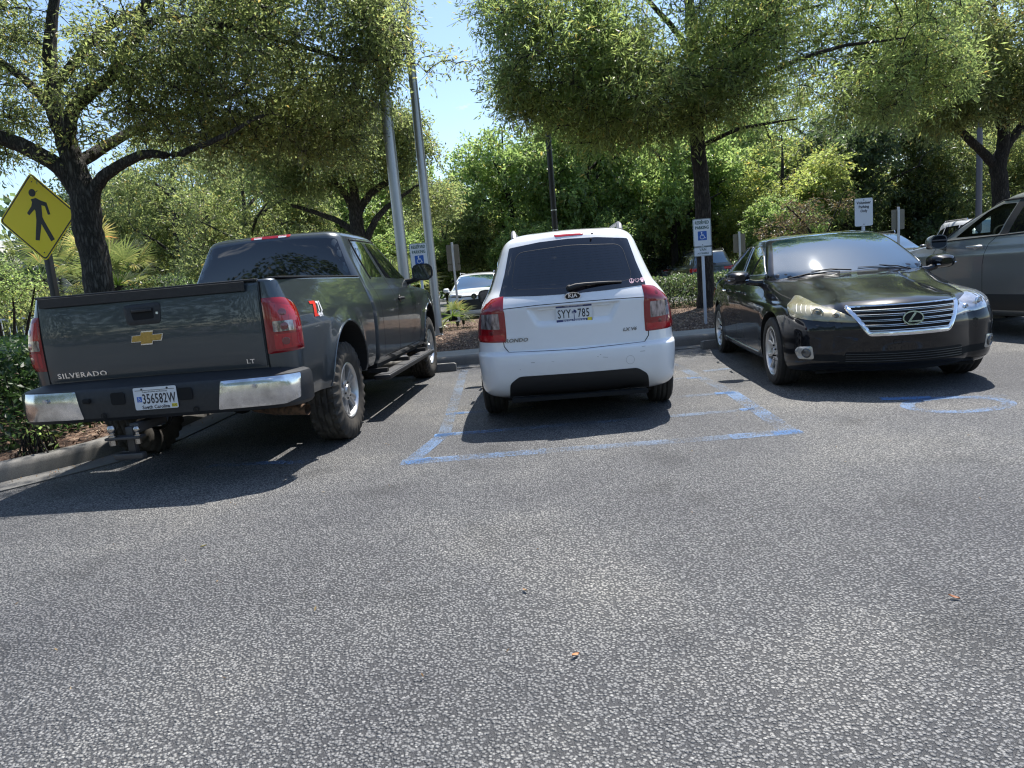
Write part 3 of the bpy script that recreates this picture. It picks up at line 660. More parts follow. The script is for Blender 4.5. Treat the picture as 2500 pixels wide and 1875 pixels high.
# ------------------------------------------------------------------ blue-grey pickup (rear three-quarter view)
def sweep(path, sec):
    """sec (d outward, z) closed polygon carried along a plan path"""
    P = [Vector((a, b)) for a, b in path]; V = []; m = len(sec)
    for i, p in enumerate(P):
        t = (P[min(i+1, len(P)-1)]-P[max(i-1, 0)]).normalized(); n = Vector((-t.y, t.x))
        for d, z in sec: V.append((p.x+n.x*d, p.y+n.y*d, z))
    F = [(i*m+j, i*m+(j+1) % m, (i+1)*m+(j+1) % m, (i+1)*m+j) for i in range(len(P)-1) for j in range(m)]
    return V, F+[tuple(range(m-1, -1, -1)), tuple((len(P)-1)*m+j for j in range(m))]
def pickup():
    t = thing('pickup_truck', 'dark blue-grey extended-cab pickup truck with knobby tyres, tailgate towards us', 'pickup truck', (-2.355, 6.006, 0), R(85.03))
    BP = paint('bluegrey_paint', (.050, .062, .072), .5, .33, .25, dust=.16, dustcol=(.14, .14, .13)); X = (1, 0, 0)
    plas = noise_var(mat('dark_textured_plastic', rough=.5), (.014, .015, .018), (.022, .023, .026), 40, bump=.15, bscale=300, bdist=.001)
    sp = [(0, .86, 0), (0, -.86, 0), (3.645, .86, 0), (3.645, -.86, 0)]
    lv = [(.52, -1.06, .92, .955, .10, .03, .0, 0, .02, .005), (.60, -1.08, .92, .985, .11, .03, 0, 0, .02, .005), (.80, -1.10, .92, 1.005, .12, .03, 0, 0, .02, .005), (1.0, -1.105, .92, 1.010, .12, .03, 0, 0, .02, .005),
          (1.10, -1.105, .92, 1.002, .12, .03, 0, 0, .025, .005), (1.20, -1.10, .92, .975, .11, .03, 0, 0, .03, .005), (1.29, -1.095, .92, .945, .10, .03, 0, 0, .03, .005), (1.345, -1.09, .92, .925, .09, .03, 0, 0, .03, .005), (1.368, -1.085, .915, .915, .08, .03, 0, 0, .03, .005), (1.378, -1.075, .905, .900, .07, .03, 0, 0, .03, .005)]
    b, T = body_obj(t, lv, BP, 'bed', sub=8, nr=10, nf=6, ns=60, flare=((0, .50, .47, .17, .035),))
    arch_cut(b, sp[:2], .475, 1.0, .525, .45)
    mb = MB(); mb.box((-.08, 0, 1.35), (1.86, 1.62, .9)); boolean(b, cutter(mb, [BP, MT['void']]))
    finish(b, 28)
    for s in (1, -1): mb = MB(); mb.box((-.06, s*.86, 1.384), (1.92, .09, .012), bev=.004); mb.done('rail_cap', plas, t)
    # wheel arch lips
    # tailgate
    yc = .022; A = Vector((0, -1, 0)); Zv = (0, 0, 1)
    tg = patch(T, [(-1.1, .80+yc, 1.372), (-1.1, -.80+yc, 1.372), (-1.1, -.80+yc, .782), (-1.1, .80+yc, .782)], X, .010, .02, .05, bulge=.012, edge=.05, name='tailgate', m=BP, parent=t, rd=.012)
    TG = bvh_of(tg)
    mb = MB(); seam(mb, T, [(-1.1, .812+yc, 1.39), (-1.1, .812+yc, .77)], X, .012); mb.done('panel_gap', MT['void'], t, False, None, False); mb = MB(); seam(mb, T, [(-1.1, -.812+yc, 1.39), (-1.1, -.812+yc, .77)], X, .012); mb.done('panel_gaps', MT['void'], t, False, None, False)
    mb = MB(); mb.box((-1.095, yc, 1.376), (.055, 1.60, .014), bev=.005); mb.add(*sweep([(-1.127, .77+yc), (-1.127, -.70)], [(-.001, 1.305), (-.001, 1.37), (-.010, 1.368), (-.006, 1.308)]))
    mb.done('tailgate_trim', plas, tg)
    P = rnd([(-1.1, .192, 1.275), (-1.1, -.082, 1.285), (-1.1, -.070, 1.137), (-1.1, .17, 1.137)], .03)
    hb = patch(TG, P, X, .004, .01, .015, bulge=.006, edge=.01, name='tailgate_handle', m=plas, parent=tg)
    HB = bvh_of(hb); patch(HB, [(-1.1, .135, 1.245), (-1.1, -.03, 1.25), (-1.1, -.03, 1.175), (-1.1, .12, 1.17)], X, .001, .002, .02, name='handle_recess', m=MT['void'], parent=hb, rd=.012)
    mb = MB(); mb.box((-1.138, .048, 1.236), (.012, .15, .022), bev=.004); mb.done('handle_lever', plas, hb)
    mb = MB(); drape(mb, poly2(circle((0, 0), .009, 12), .003), HB, (-1.1, -.056, 1.21), X); mb.done('key_lock', MT['satin'], hb)
    # gold cross-shaped emblem
    bw = [(-.118, -.028), (-.043, -.028), (-.050, -.050), (.036, -.050), (.043, -.028), (.108, -.028), (.124, .020), (.047, .020), (.054, .046), (-.034, .046), (-.041, .020), (-.104, .020)]
    mb = MB(); drape(mb, poly2(bw, .006), TG, (-1.1, .044, 1.047), X, mi=1, off=.004); drape(mb, poly2([(x*.93-.0005, y*.82) for x, y in bw], .003), TG, (-1.1, .044, 1.047), X, mi=0, off=.010)
    gold = noise_var(mat('gold_emblem', rough=.38, metal=.6), (.42, .27, .07), (.55, .36, .10), 60)
    mb.done('emblem', [gold, MT['chrome']], tg, False, fixn=False)
    mb = MB(); drape(mb, text2d('SILVERADO', .050, .0015, 1.32, .0008, space=1.12), TG, (-1.1, .57, .822), X, off=.003, mi=0); mb.done('badge_lettering', MT['chrome'], tg, False, fixn=False); mb = MB()
    drape(mb, text2d('LT', .042, .0015, 1.3, .0008), TG, (-1.1, -.668, .823), X, off=.003); mb.done('badge_lettering', MT['chrome'], tg, False, fixn=False)
    # tail lamps
    for s in (1, -1):
        D = (.86, -.51*s, 0); y0 = s*.79+yc*(1 if s > 0 else 1)
        P = [(-1.10, y0+s*.025, 1.248), (-1.05, s*.93, 1.245), (-1.00, s*.99, 1.20), (-.97, s*1.0, 1.12), (-.96, s*1.0, .875), (-1.10, y0+s*.025, .862)]
        lp = patch(T, P, D, .004, .02, .025, bulge=.016, edge=.02, name='tail_lamp', m=MT['redlens'], parent=t, rd=[.01, .03, .05, .03, .015, .01]); TL = bvh_of(lp)
        ins = patch(TL, [(-1.1, s*.845, 1.215), (-1.0, s*.965, 1.18), (-.99, s*.975, 1.08), (-1.1, s*.845, 1.075)], D, .0008, .002, .02, name='lens_panel', m=MT['redlens2'], parent=lp, rd=.01)
        patch(TL, [(-1.1, s*.845, 1.085), (-1.02, s*.955, 1.085), (-1.02, s*.955, 1.015), (-1.1, s*.845, 1.01)], D, .0016, .002, .015, name='reverse_lens', m=MT['clearlens'], parent=lp, rd=.008)
        patch(TL, [(-1.1, s*.845, .995), (-.99, s*.975, .995), (-.985, s*.975, .90), (-1.1, s*.845, .89)], D, .0008, .002, .02, name='lens_panel', m=MT['redlens2'], parent=lp, rd=.01)
        f3 = frame(D)
        for zc in (1.145, 1.048, .945):
            mb = MB(); c, n = cast(TL, (Vector((-1.05, s*.90, zc)).dot(f3[1]), zc), f3); mb.lathe([(0, .003), (.018, .0025), (.026, .001), (.028, -.002)], 18, Matrix.Translation(c) @ n.to_track_quat('Z', 'Y').to_matrix().to_4x4()); mb.done('bulb_socket', mat('bulb_grey', (.20, .05, .05), .2, .3, 1), lp)
    # decal on the bed side
    for s in (-1, 1):
        mb = MB(); D = (0, -s, 0); c = (-.60, s, 1.135)
        z_ = [(-.085, .062), (.020, .062), (.024, .045), (-.022, -.035), (.016, -.035), (.012, -.055), (-.075, -.055), (-.072, -.038), (-.030, .040), (-.080, .040)]
        drape(mb, tess2(z_), T, c, D, mi=0, off=.0025); drape(mb, text2d('71', .100, .0008, .90, .004), T, (-.525 if s < 0 else -.675, s, 1.150), D, mi=1, off=.0035); drape(mb, text2d('4x4', .056, .0008, 1.05, .002), T, (-.555 if s < 0 else -.65, s, 1.093), D, mi=1, off=.0045)
        mb.done('side_decal', [MT['red_text'], MT['white_text']], t, False, fixn=False)
    # bumper
    path = [(-.98, -1.035), (-1.06, -1.035), (-1.13, -1.02), (-1.19, -.985), (-1.235, -.93), (-1.262, -.85), (-1.285, -.6), (-1.30, -.3), (-1.305, 0), (-1.30, .3), (-1.285, .6), (-1.262, .85), (-1.235, .93), (-1.19, .985), (-1.13, 1.02), (-1.06, 1.035), (-.98, 1.035)]
    sec = [(-.02, .505), (0, .53), (.004, .62), (0, .71), (-.012, .732), (-.05, .745), (-.20, .775), (-.20, .755), (-.06, .70), (-.06, .51)]
    mb = MB(); mb.add(*sweep(path, [(d, z) for d, z in sec])); bp = mb.done('rear_bumper', plas, t, True, 30); TB = bvh_of(bp)
    for s in (1, -1):
        for nm, D, P in (('chrome_panel', (.93, -.36*s, 0), [(-1.27, s*.51, .718), (-1.24, s*.94, .722), (-1.13, s*1.01, .722), (-1.15, s*1.0, .56), (-1.24, s*.93, .532), (-1.27, s*.475, .530)]),):
            cp = patch(TB, P, D, .007, .004, .03, bulge=.004, edge=.01, name=nm, m=noise_var(mat('worn_chrome', rough=.16, metal=1), (.5, .5, .5), (.78, .78, .80), 8), parent=bp, rd=.012)
            mb = MB(); put(mb, ring2((0, 0), .017, .004, ext=.003), (-1.300, s*.745, .672), (0, -1, 0), Zv); put(mb, poly2(circle((0, 0), .010, 16), .004), (-1.300, s*.745, .672), (0, -1, 0), Zv); mb.done('parking_sensor', MT['satin'], cp, True)
    for s in (1, -1):
        mb = MB(); put(mb, ring2((0, 0), .020, .005, ext=.004), (-1.308, s*.33, .545), (0, -1, 0), Zv); mb.done('bumper_socket', MT['void'], bp)
        mb = MB(); put(mb, poly2(rnd([(-.05, -.04), (.05, -.04), (.05, .045), (-.05, .045)], .02), .002), (-1.3085, s*.24-.03, .655), (0, -1, 0), Zv); mb.done('bumper_hole', MT['void'], bp)
    mb = MB(); mb.box((-1.305, .44, .655), (.025, .05, .035), bev=.008); mb.done('tow_socket', MT['void'], bp)
    plate(bp, (-1.313, -.062, .645), (0, -1, 0), (0, 0, 1), 'truck')
    # hitch with balls
    mb = MB(); mb.box((-1.18, .10, .455), (.34, .065, .065), bev=.006); mb.box((-1.36, .12, .37), (.05, .05, .20), bev=.005); mb.box((-1.40, .14, .405), (.09, .24, .018), bev=.004); mb.box((-1.39, .13, .275), (.06, .20, .045), bev=.01)
    h = mb.done('tow_hitch', MT['steel'], t)
    for (x, y, z, r) in ((-1.42, .215, .415, .028), (-1.41, .045, .415, .022)):
        mb = MB(); mb.lathe([(0, r*2.9), (r*.6, r*2.8), (r*.95, r*2.3), (r, r*1.9), (r*.9, r*1.4), (r*.55, r*1.0), (r*.55, r*.4), (r*.95, r*.3), (r*.95, 0)], 20, Matrix.Translation((x, y, z))); mb.lathe([(r*.9, -.02), (r*.9, -.055), (0, -.055)], 6, Matrix.Translation((x, y, z))); mb.done('hitch_ball', mat('ball_chrome', (.5, .46, .42), .25, 1), h)
    mb = MB(); mb.tube([(-.6, -.35, .48), (-.82, -.52, .455), (-.95, -.74, .445), (-1.0, -.98, .44)], .040, 14, cap=False); mb.tube([(-.6, -.35, .48), (-.82, -.52, .455), (-.95, -.74, .445), (-.97, -.85, .442)], .034, 14); mb.done('exhaust_pipe', MT['rust'], t)
    mb = MB(); mb.tube([(0, -.75, .415), (0, .75, .415)], .055, 10); mb.lathe([(0, .14), (.1, .1), (.14, 0), (.1, -.1), (0, -.14)], 16, Matrix.Translation((0, 0, .415)) @ Matrix.Rotation(R(90), 4, 'Y'))
    for s in (1, -1): mb.box((1.6, s*.42, .55), (5.4, .08, .14)); mb.tube([(-.7, s*.55, .58), (-.3, s*.55, .47), (0, s*.55, .44), (.3, s*.55, .47), (.7, s*.55, .58)], .03, 6)
    mb.box((1.8, .0, .52), (4.8, .8, .08)); mb.box((-.86, 0, .58), (.50, 1.62, .06)); mb.box((.75, 0, .56), (.7, 1.8, .05)); mb.box((2.1, 0, .49), (2.2, 1.90, .04)); mb.box((-1.14, 0, .70), (.16, 1.86, .03)); mb.box((-.9, 0, .5), (.3, 1.4, .06)); mb.tube([(2.0, -.3, .42), (.4, -.42, .46), (-.5, -.36, .5)], .04, 8); mb.box((.95, 0, .8), (.10, 1.5, .7)); mb.done('underbody', MT['void'], t)  # several flat plates added to block sun streaks through gaps under the body
    # cab
    lv = [(.50, .99, 4.45, .95, .08, .25, 0, .10, .005, .04), (.56, .985, 4.55, .975, .08, .25, 0, .12, .005, .05), (.80, .98, 4.62, .995, .08, .22, 0, .14, .005, .05), (1.0, .98, 4.62, 1.0, .08, .2, 0, .15, .005, .05), (1.10, .98, 4.55, .992, .08, .2, 0, .15, .005, .05),
          (1.17, .98, 4.42, .975, .08, .2, 0, .2, .005, .04), (1.205, .98, 4.15, .960, .08, .2, 0, .2, .005, .04), (1.24, .98, 3.6, .945, .08, .2, 0, .15, .005, .03), (1.265, .98, 3.34, .930, .08, .15, 0, .12, .005, .03), (1.31, .985, 3.24, .905, .09, .12, .01, .10, .006, .02), (1.36, .99, 3.17, .885, .10, .12, .02, .10, .01, .02),
          (1.5, 1.01, 2.95, .825, .11, .12, .02, .10, .015, .02), (1.65, 1.035, 2.72, .765, .12, .12, .025, .1, .02, .02), (1.76, 1.06, 2.53, .722, .13, .12, .03, .1, .02, .02), (1.81, 1.075, 2.42, .695, .13, .12, .035, .1, .02, .02), (1.84, 1.10, 2.30, .655, .12, .12, .04, .1, .02, .02), (1.862, 1.16, 2.14, .56, .1, .1, .05, .1, .02, .02), (1.872, 1.4, 1.95, .36, .05, .05, .03, .03, .01, .01), (1.874, 1.55, 1.8, .1, .02, .02, .01, .01, .005, .005)]
    c, TC = body_obj(t, lv, BP, 'cab', sub=6, nr=14, nf=12, ns=60, flare=((3.645, .50, .47, .17, .035),))
    arch_cut(c, sp[2:], .475, 1.0, .525, .45); finish(c, 28)
    rg = patch(TC, [(1, .800, 1.375), (1, .655, 1.775), (1, .3, 1.800), (1, -.3, 1.800), (1, -.655, 1.775), (1, -.800, 1.375), (1, -.3, 1.36), (1, .3, 1.36)], X, .002, .01, .05, name='rear_window', m=MT['darkglass'], parent=t, rd=.03)
    # high mounted lamp
    hs = patch(TC, [(1, .205, 1.852), (1, -.205, 1.852), (1, -.20, 1.826), (1, .20, 1.826)], X, .003, .008, .015, bulge=.008, edge=.01, name='high_stop_lamp', m=MT['redlens2'], parent=t, rd=.012); TH = bvh_of(hs)
    for y in (.125, -.125): patch(TH, [(1, y+.04, 1.85), (1, y-.04, 1.85), (1, y-.04, 1.828), (1, y+.04, 1.828)], X, .001, .002, .01, name='clear_lens', m=mat('cargo_lens', (.75, .75, .77), .2, 0, 1), parent=hs)
    sm = MB()
    for s in (1, -1):
        D = (0, -s, 0)
        w1 = patch(TC, [(1.40, s, 1.375), (1.37, s, 1.745), (1.72, s, 1.75), (1.86, s, 1.375)], D, .002, .01, .05, name='quarter_window', m=MT['darkglass'], parent=t, rd=.04)
        w2 = patch(TC, [(1.98, s, 1.36), (1.84, s, 1.748), (2.32, s, 1.745), (2.42, s, 1.73), (2.98, s, 1.345)], D, .002, .01, .05, name='front_side_window', m=MT['darkglass'], parent=t, rd=.04)
        bead(sm, TC, [(1.37, s, 1.355), (1.34, s, 1.765), (2.35, s, 1.772), (3.06, s, 1.335)], D, .008, .001, step=.05)
        seam(sm, TC, [(1.30, s, .55), (1.27, s, 1.0), (1.26, s, 1.4), (1.30, s, 1.79), (2.38, s, 1.795), (3.10, s, 1.335), (3.12, s, 1.1), (3.11, s, .75), (3.02, s, .56), (1.30, s, .56)], D, .009)
        seam(sm, TC, [(1.93, s, .56), (1.93, s, 1.3), (1.78, s, 1.79)], D, .010)
        seam(sm, TC, [(3.14, s, 1.25), (3.7, s, 1.215), (4.3, s, 1.15)], D, .007)
        h = MB(); h.tube([(2.02, s*1.0, 1.12), (2.05, s*1.025, 1.125), (2.17, s*1.025, 1.125), (2.21, s*1.0, 1.12)], .016, 8); h.lathe([(.045, 0), (.04, .008), (0, .009)], 18, Matrix.Translation((2.11, s*.99, 1.12)) @ Matrix.Rotation(R(-90*s), 4, 'X')); h.done('door_handle', MT['black'], t)
        side_mirror(t, (2.97, s*1.12, 1.41), s, MT['black'], (.16, .26, .21))
        mb = MB(); drape(mb, text2d('SILVERADO', .05, .001, 1.2, .001), TC, (3.38 if s > 0 else 3.36, s, .92), D, off=.002); mb.done('badge_lettering', MT['chrome'], t, False, fixn=False)
        # running board
        mb = MB(); mb.box((1.95, s*1.045, .40), (2.30, .17, .05), bev=.018)
        for q in ((1.0, .5), (1.95, .5), (2.9, .5)): mb.box((q[0], s*.96, .45), (.06, .20, .04))
        rb = mb.done('running_board', mat('board_black', (.02, .02, .022), .45), t)
        mb = MB()
        for k in range(64):
            if k % 21 < 19: mb.box((.86+k*.034, s*1.06, .427), (.02, .11, .006))
        tag(mb.done('step_treads', mat('tread_grey', (.12, .12, .12), .7), rb), kind='stuff')
        # arch lips
        for xx, TT in ((0, T), (3.645, TC)):
            mb2 = MB(); bead(mb2, TT, [(xx+.485*math.cos(a), s, .525+.485*math.sin(a)) for a in [math.pi*k/24 for k in range(25)]], D, .008, .001, step=.05); mb2.done('arch_lip', BP, t)
    sm.done('panel_gaps', MT['void'], t, False, None, False)
    patch(TC, [(2.45, .64, 1.77), (2.45, -.64, 1.77), (3.2, -.80, 1.33), (3.2, .80, 1.33)], (-1, 0, -.3), .002, .01, .08, name='windscreen', m=MT['darkglass'], parent=t, rd=.04)
    for s in (1, -1): patch(TC, [(4.5, s*.55, 1.08), (4.3, s*.93, 1.08), (4.3, s*.95, .86), (4.55, s*.6, .86)], (-.85, -.5*s, 0), .003, .01, .04, bulge=.01, name='headlight', m=MT['clearlens'], parent=t, rd=.02)
    patch(TC, [(4.6, .5, 1.08), (4.6, -.5, 1.08), (4.6, -.5, .82), (4.6, .5, .82)], (-1, 0, 0), .002, .01, .06, name='front_grille', m=MT['black'], parent=t, rd=.02)
    wheels(t, sp, .415, .265, .226, 'truck', 'mud', MT['trucktyre'])
    return t
pickup()
# ------------------------------------------------------------------ black sedan (front three-quarter view)
def sedan():
    t = thing('parked_sedan', 'glossy black sedan with chrome grille and one yellowed headlight, nose towards us', 'sedan', (3.75, 9.36, 0), R(-97.0))
    KP = paint('black_paint', (.0030, .0038, .0060), .0, .3, .0, dust=.05, dustcol=(.10, .105, .115)); F = (-1, 0, 0); B(KP).inputs['Specular IOR Level'].default_value = .1
    sp = [(0, .79, 0), (0, -.79, 0), (2.775, .79, 0), (2.775, -.79, 0)]
    lv = [(.17, -.80, 3.44, .80, .3, .28, .05, .17, .05, .04), (.20, -.98, 3.58, .865, .3, .29, .05, .19, .06, .045), (.28, -1.05, 3.655, .895, .3, .30, .06, .19, .06, .045), (.36, -1.07, 3.665, .902, .3, .30, .06, .19, .06, .045), (.46, -1.08, 3.690, .906, .3, .31, .06, .20, .07, .05),
          (.56, -1.085, 3.700, .910, .3, .32, .06, .20, .08, .05), (.66, -1.08, 3.680, .912, .3, .33, .06, .21, .08, .055), (.73, -1.07, 3.630, .910, .3, .34, .06, .23, .09, .06), (.775, -1.06, 3.56, .906, .3, .36, .06, .25, .09, .065), (.81, -1.05, 3.44, .902, .3, .40, .06, .27, .09, .09),
          (.85, -1.04, 3.24, .895, .28, .42, .06, .26, .1, .09), (.89, -1.02, 3.00, .886, .26, .40, .06, .24, .1, .08), (.93, -.99, 2.80, .874, .25, .36, .06, .22, .1, .07), (.965, -.94, 2.62, .858, .25, .28, .06, .20, .1, .06), (.99, -.84, 2.50, .842, .25, .22, .08, .20, .1, .06), (1.01, -.62, 2.43, .825, .22, .16, .12, .17, .09, .05),
          (1.05, -.38, 2.36, .800, .16, .12, .12, .15, .06, .04), (1.15, -.12, 2.195, .755, .14, .11, .12, .14, .05, .03), (1.27, .16, 1.985, .700, .14, .11, .12, .13, .05, .03), (1.36, .38, 1.79, .648, .14, .12, .12, .13, .05, .03), (1.405, .52, 1.65, .605, .14, .13, .12, .13, .04, .03), (1.43, .66, 1.49, .54, .12, .12, .1, .12, .03, .03), (1.448, .85, 1.25, .38, .05, .05, .02, .02, .01, .01), (1.452, .95, 1.05, .12, .02, .02, .01, .01, .005, .005)]
    def dome(x, y, z):
        if x > 2.2 and .70 < z < 1.02:
            k = sstep((x-2.3)/.5); w0 = .50-.10*(3.7-x); a = abs(y)
            z += .012*k*(1-sstep((a-w0+.03)/.06))-.010*k*math.exp(-((a-w0-.06)/.05)**2)
            if z < .79: z -= 0
        return (x, y, z)
    b, T = body_obj(t, lv, KP, sub=7, nr=14, nf=40, ns=60, flare=((0, .33, .36, .14, .014), (2.775, .33, .36, .14, .014)), deform=dome)
    arch_cut(b, sp, .372, .90, .34); finish(b, 30)
    # grille
    Z, Y = (0, 0, 1), (0, 1, 0)
    fr = frame(F)
    def surf(y, z, off=0): h, n = cast(T, (Vector((0, y, 0)).dot(fr[1]), z), fr); return h+n*off
    P = [(3, .425, .748), (3, -.425, .748), (3, -.445, .735), (3, -.315, .528), (3, -.29, .515), (3, .29, .515), (3, .315, .528), (3, .445, .735)]
    gr = patch(T, P, F, .004, .006, .03, name='front_grille', m=MT['void'], parent=t)
    mb = MB(); inn = [(3, .40, .730), (3, -.40, .730), (3, -.305, .545), (3, .305, .545)]
    Pc = resample(rnd([Vector((0, y, z)) for y, z in ((.432, .742), (-.432, .742), (-.303, .522), (.303, .522))], .02), .03)
    ctr = [surf(p.y, p.z, .012) for p in Pc]; n_ = len(ctr); V = []; Fc = []
    for i, p in enumerate(ctr):
        tn = (ctr[(i+1) % n_]-ctr[i-1]).normalized(); o = Vector((1, 0, 0)); s = tn.cross(o).normalized(); top = 1 if abs(tn.z) < .3 and p.z > .65 else 0
        w = .010 if top else .020
        for a, c_ in ((-w, -.008), (-w*.8, .006), (0, .011), (w*.8, .006), (w, -.008)): V.append(p+s*a+o*c_)
    for i in range(n_): Fc += [(i*5+j, i*5+j+1, ((i+1) % n_)*5+j+1, ((i+1) % n_)*5+j) for j in range(4)]
    mb.add(V, Fc); mb.done('grille_frame', MT['chrome'], gr)
    mb = MB()
    for k in range(5):
        z = .708-k*.040; w = .395-.09*k*.235*.9; ys = [w*(-1+2*j/16) for j in range(17)]
        for dz, rr in ((.006, .0042), (-.007, .0032)): mb.tube([surf(y, z+dz*(1-.3*abs(y/w)), .016) for y in ys], rr, 6)
    mb.done('grille_bars', MT['satin'], gr)
    mb = MB(); c = surf(0, .632, .032); A_, B_ = (0, 1, 0), (-.12, 0, 1)
    put(mb, poly2(circle((0, 0), .078, 36, .055), .006), c, A_, B_, 0); put(mb, ring2((0, 0), .081, .010, 36, .011, .058), c, A_, B_, 1)
    Lp = [(.012, .050), (.030, .046), (-.022, -.024), (.072, -.024), (.066, -.038), (-.048, -.038), (-.047, -.028)]
    put(mb, poly2([(px_*.88, pz_*.88) for px_, pz_ in Lp], .012), c, A_, B_, 1)
    mb.done('emblem', [MT['void'], MT['chrome']], t, False, fixn=False)
    # headlamps
    def lamp(s):
        D = (-.80, -.60*s, 0); yel = s < 0
        P = [(3.66, s*.395, .618), (3.64, s*.43, .650), (3.58, s*.57, .712), (3.48, s*.72, .768), (3.36, s*.86, .818), (3.24, s*.90, .845), (3.16, s*.91, .850), (3.20, s*.91, .78), (3.34, s*.905, .688), (3.53, s*.78, .652), (3.62, s*.60, .628)]
        base = noise_var(mat('yellowed_lens', (.30, .27, .16), .22, .25, 1), (.20, .18, .11), (.38, .35, .23), 9, p=(.3, .7)) if yel else noise_var(mat('clear_headlight', (.40, .43, .48), .08, .6, 1), (.28, .30, .34), (.60, .63, .68), 9, p=(.3, .7))
        lp = patch(T, P, D, .003, .012, .02, bulge=.012, edge=.02, name='headlight', m=base, parent=t, rd=.012, )
        if yel: tag(lp, 'hazy yellowed headlight')
        TL = bvh_of(lp); f3 = frame(D)
        for (x, y, z, r_) in ((3.50, .715, .706, .050), (3.58, .59, .672, .034)):
            c_, n = cast(TL, (Vector((x, s*y, z)).dot(f3[1]), z), f3); Mx = Matrix.Translation(c_+n*.0) @ Vector((-D[0], -D[1], 0)).to_track_quat('Z', 'Y').to_matrix().to_4x4()
            mb = MB(); mb.lathe([(r_*.62, .001), (r_*.85, .007), (r_, .004), (r_*1.08, -.006)], 28, Mx, 0); mb.lathe([(0, .005), (r_*.35, .004), (r_*.6, -.001)], 24, Mx, 1); mb.done('projector', [mat('lamp_ring', (.46, .43, .33) if yel else (.6, .63, .68), .15, .8, 1), mat('lamp_glass', (.10, .10, .08) if yel else (.07, .08, .12), .04, .2, 1)], lp)
        mb = MB()
        for k in range(4): 
            x, y, z = 3.30-.028*k, .835+.012*k, .80; bead(mb, TL, [(3.35+.035*k, s*(.882-.032*k), .790-.006*k), (3.40+.035*k, s*(.872-.032*k), .722-.006*k)], D, .003, .001, step=.02, n=5)
        mb.done('reflector_ribs', mat('rib_metal', (.30, .30, .27), .3, .6), lp)
    lamp(1); lamp(-1)
    # lower grille, fog lamps
    lg = patch(T, [(3, .46, .372), (3, -.46, .372), (3, -.50, .272), (3, .50, .272)], F, .002, .004, .03, name='lower_grille', m=MT['void'], parent=t, rd=.01)
    mb = MB()
    for z in (.352, .332, .312, .292): mb.tube([surf(.46*(-1+2*j/12), z, .008) for j in range(13)], .0035, 5)
    mb.done('grille_bars', mat('bar_black', (.04, .04, .045), .3), lg)
    for s in (1, -1):
        D = (-.86, -.5*s, 0)
        patch(T, [(3.6, s*.52, .345), (3.4, s*.70, .36), (3.4, s*.70, .305), (3.6, s*.52, .285)], D, .002, .004, .03, name='bumper_vent', m=MT['void'], parent=t, rd=.01)
        fp = patch(T, [(3.5, s*.74, .430), (3.42, s*.84, .425), (3.38, s*.86, .385), (3.42, s*.84, .315), (3.5, s*.73, .315)], D, .004, .006, .015, bulge=.006, edge=.012, name='fog_lamp', m=mat('fog_bezel', (.45, .45, .43), .25, .6, .5), parent=t, rd=.02)
        TF = bvh_of(fp); f3 = frame(D); c_, n = cast(TF, (Vector((3.47, s*.785, 0)).dot(f3[1]), .37), f3)
        mb = MB(); mb.lathe([(0, .004), (.025, .002), (.034, -.001), (.038, .006), (.044, -.002)], 24, Matrix.Translation(c_+n*.002) @ n.to_track_quat('Z', 'Y').to_matrix().to_4x4()); mb.done('fog_glass', mat('fog_glass', (.10, .10, .10), .08, .4, 1), fp)
    mb = MB(); seam(mb, T, [(3, -.13, .47), (3, -.07, .47), (3, -.07, .43), (3, -.13, .43)], F, .003, closed=True, rd=.01, step=.01)
    seam(mb, T, [(3, .9, .245), (3, .4, .232), (3, -.4, .232), (3, -.9, .245)], F, .006)
    # hood shut lines (seen from above)
    Dn = (0, 0, -1)
    for s in (1, -1):
        seam(mb, T, [(3.60, s*.44, 1), (3.50, s*.50, 1), (3.38, s*.60, 1), (3.05, s*.72, 1), (2.7, s*.76, 1), (2.40, s*.77, 1)], Dn, .008)
        D = (0, -s, 0)
        seam(mb, T, [(2.28, s, .24), (2.36, s, .4), (2.34, s, .75), (2.28, s, .98)], D, .006); seam(mb, T, [(1.22, s, .24), (1.22, s, .8), (1.16, s, 1.32)], D, .006)
        seam(mb, T, [(.42, s, .42), (.34, s, .60), (.22, s, .8), (.12, s, 1.03)], D, .006); seam(mb, T, [(.45, s, .26), (2.3, s, .26)], D, .005)
    seam(mb, T, [(3.62, .44, 1), (3.66, .2, 1), (3.67, 0, 1), (3.66, -.2, 1), (3.62, -.44, 1)], Dn, .006)
    mb.done('panel_gaps', MT['void'], t, False, None, False)
    ws = patch(T, [(1.60, .50, 1.42), (1.55, 0, 1.43), (1.60, -.50, 1.42), (1.64, -.565, 1.40), (2.20, -.70, 1.06), (2.30, -.69, 1.03), (2.42, 0, 1.02), (2.30, .69, 1.03), (2.20, .70, 1.06), (1.64, .565, 1.40)], (-.75, 0, -.66), .002, .008, .05, name='windscreen', m=MT['wsglass'], parent=t, rd=.02)
    for y0, y1 in ((.62, .02), (-.02, -.62)):
        mb = MB(); 
        Tn = frame((-.75, 0, -.66))
        def wsf(x, y, z, off): h, n = cast(T, (Vector((x, y, z)).dot(Tn[1]), Vector((x, y, z)).dot(Tn[2])), Tn); return h+n*off
        q = [wsf(2.40, y0*.9+.0, 1.0, .02), wsf(2.36, y0*.7+y1*.3, 1.03, .025), wsf(2.345, (y0+y1)/2-.05, 1.045, .018)]
        mb.tube(q, [.008, .006, .004], 6); mb.tube([wsf(2.37, y0*.85+y1*.15, 1.025, .012), wsf(2.355, (y0+y1)/2, 1.04, .012), wsf(2.37, y1*.85+y0*.15-.05, 1.04, .012)], .004, 5); mb.done('wiper', MT['black'], t)
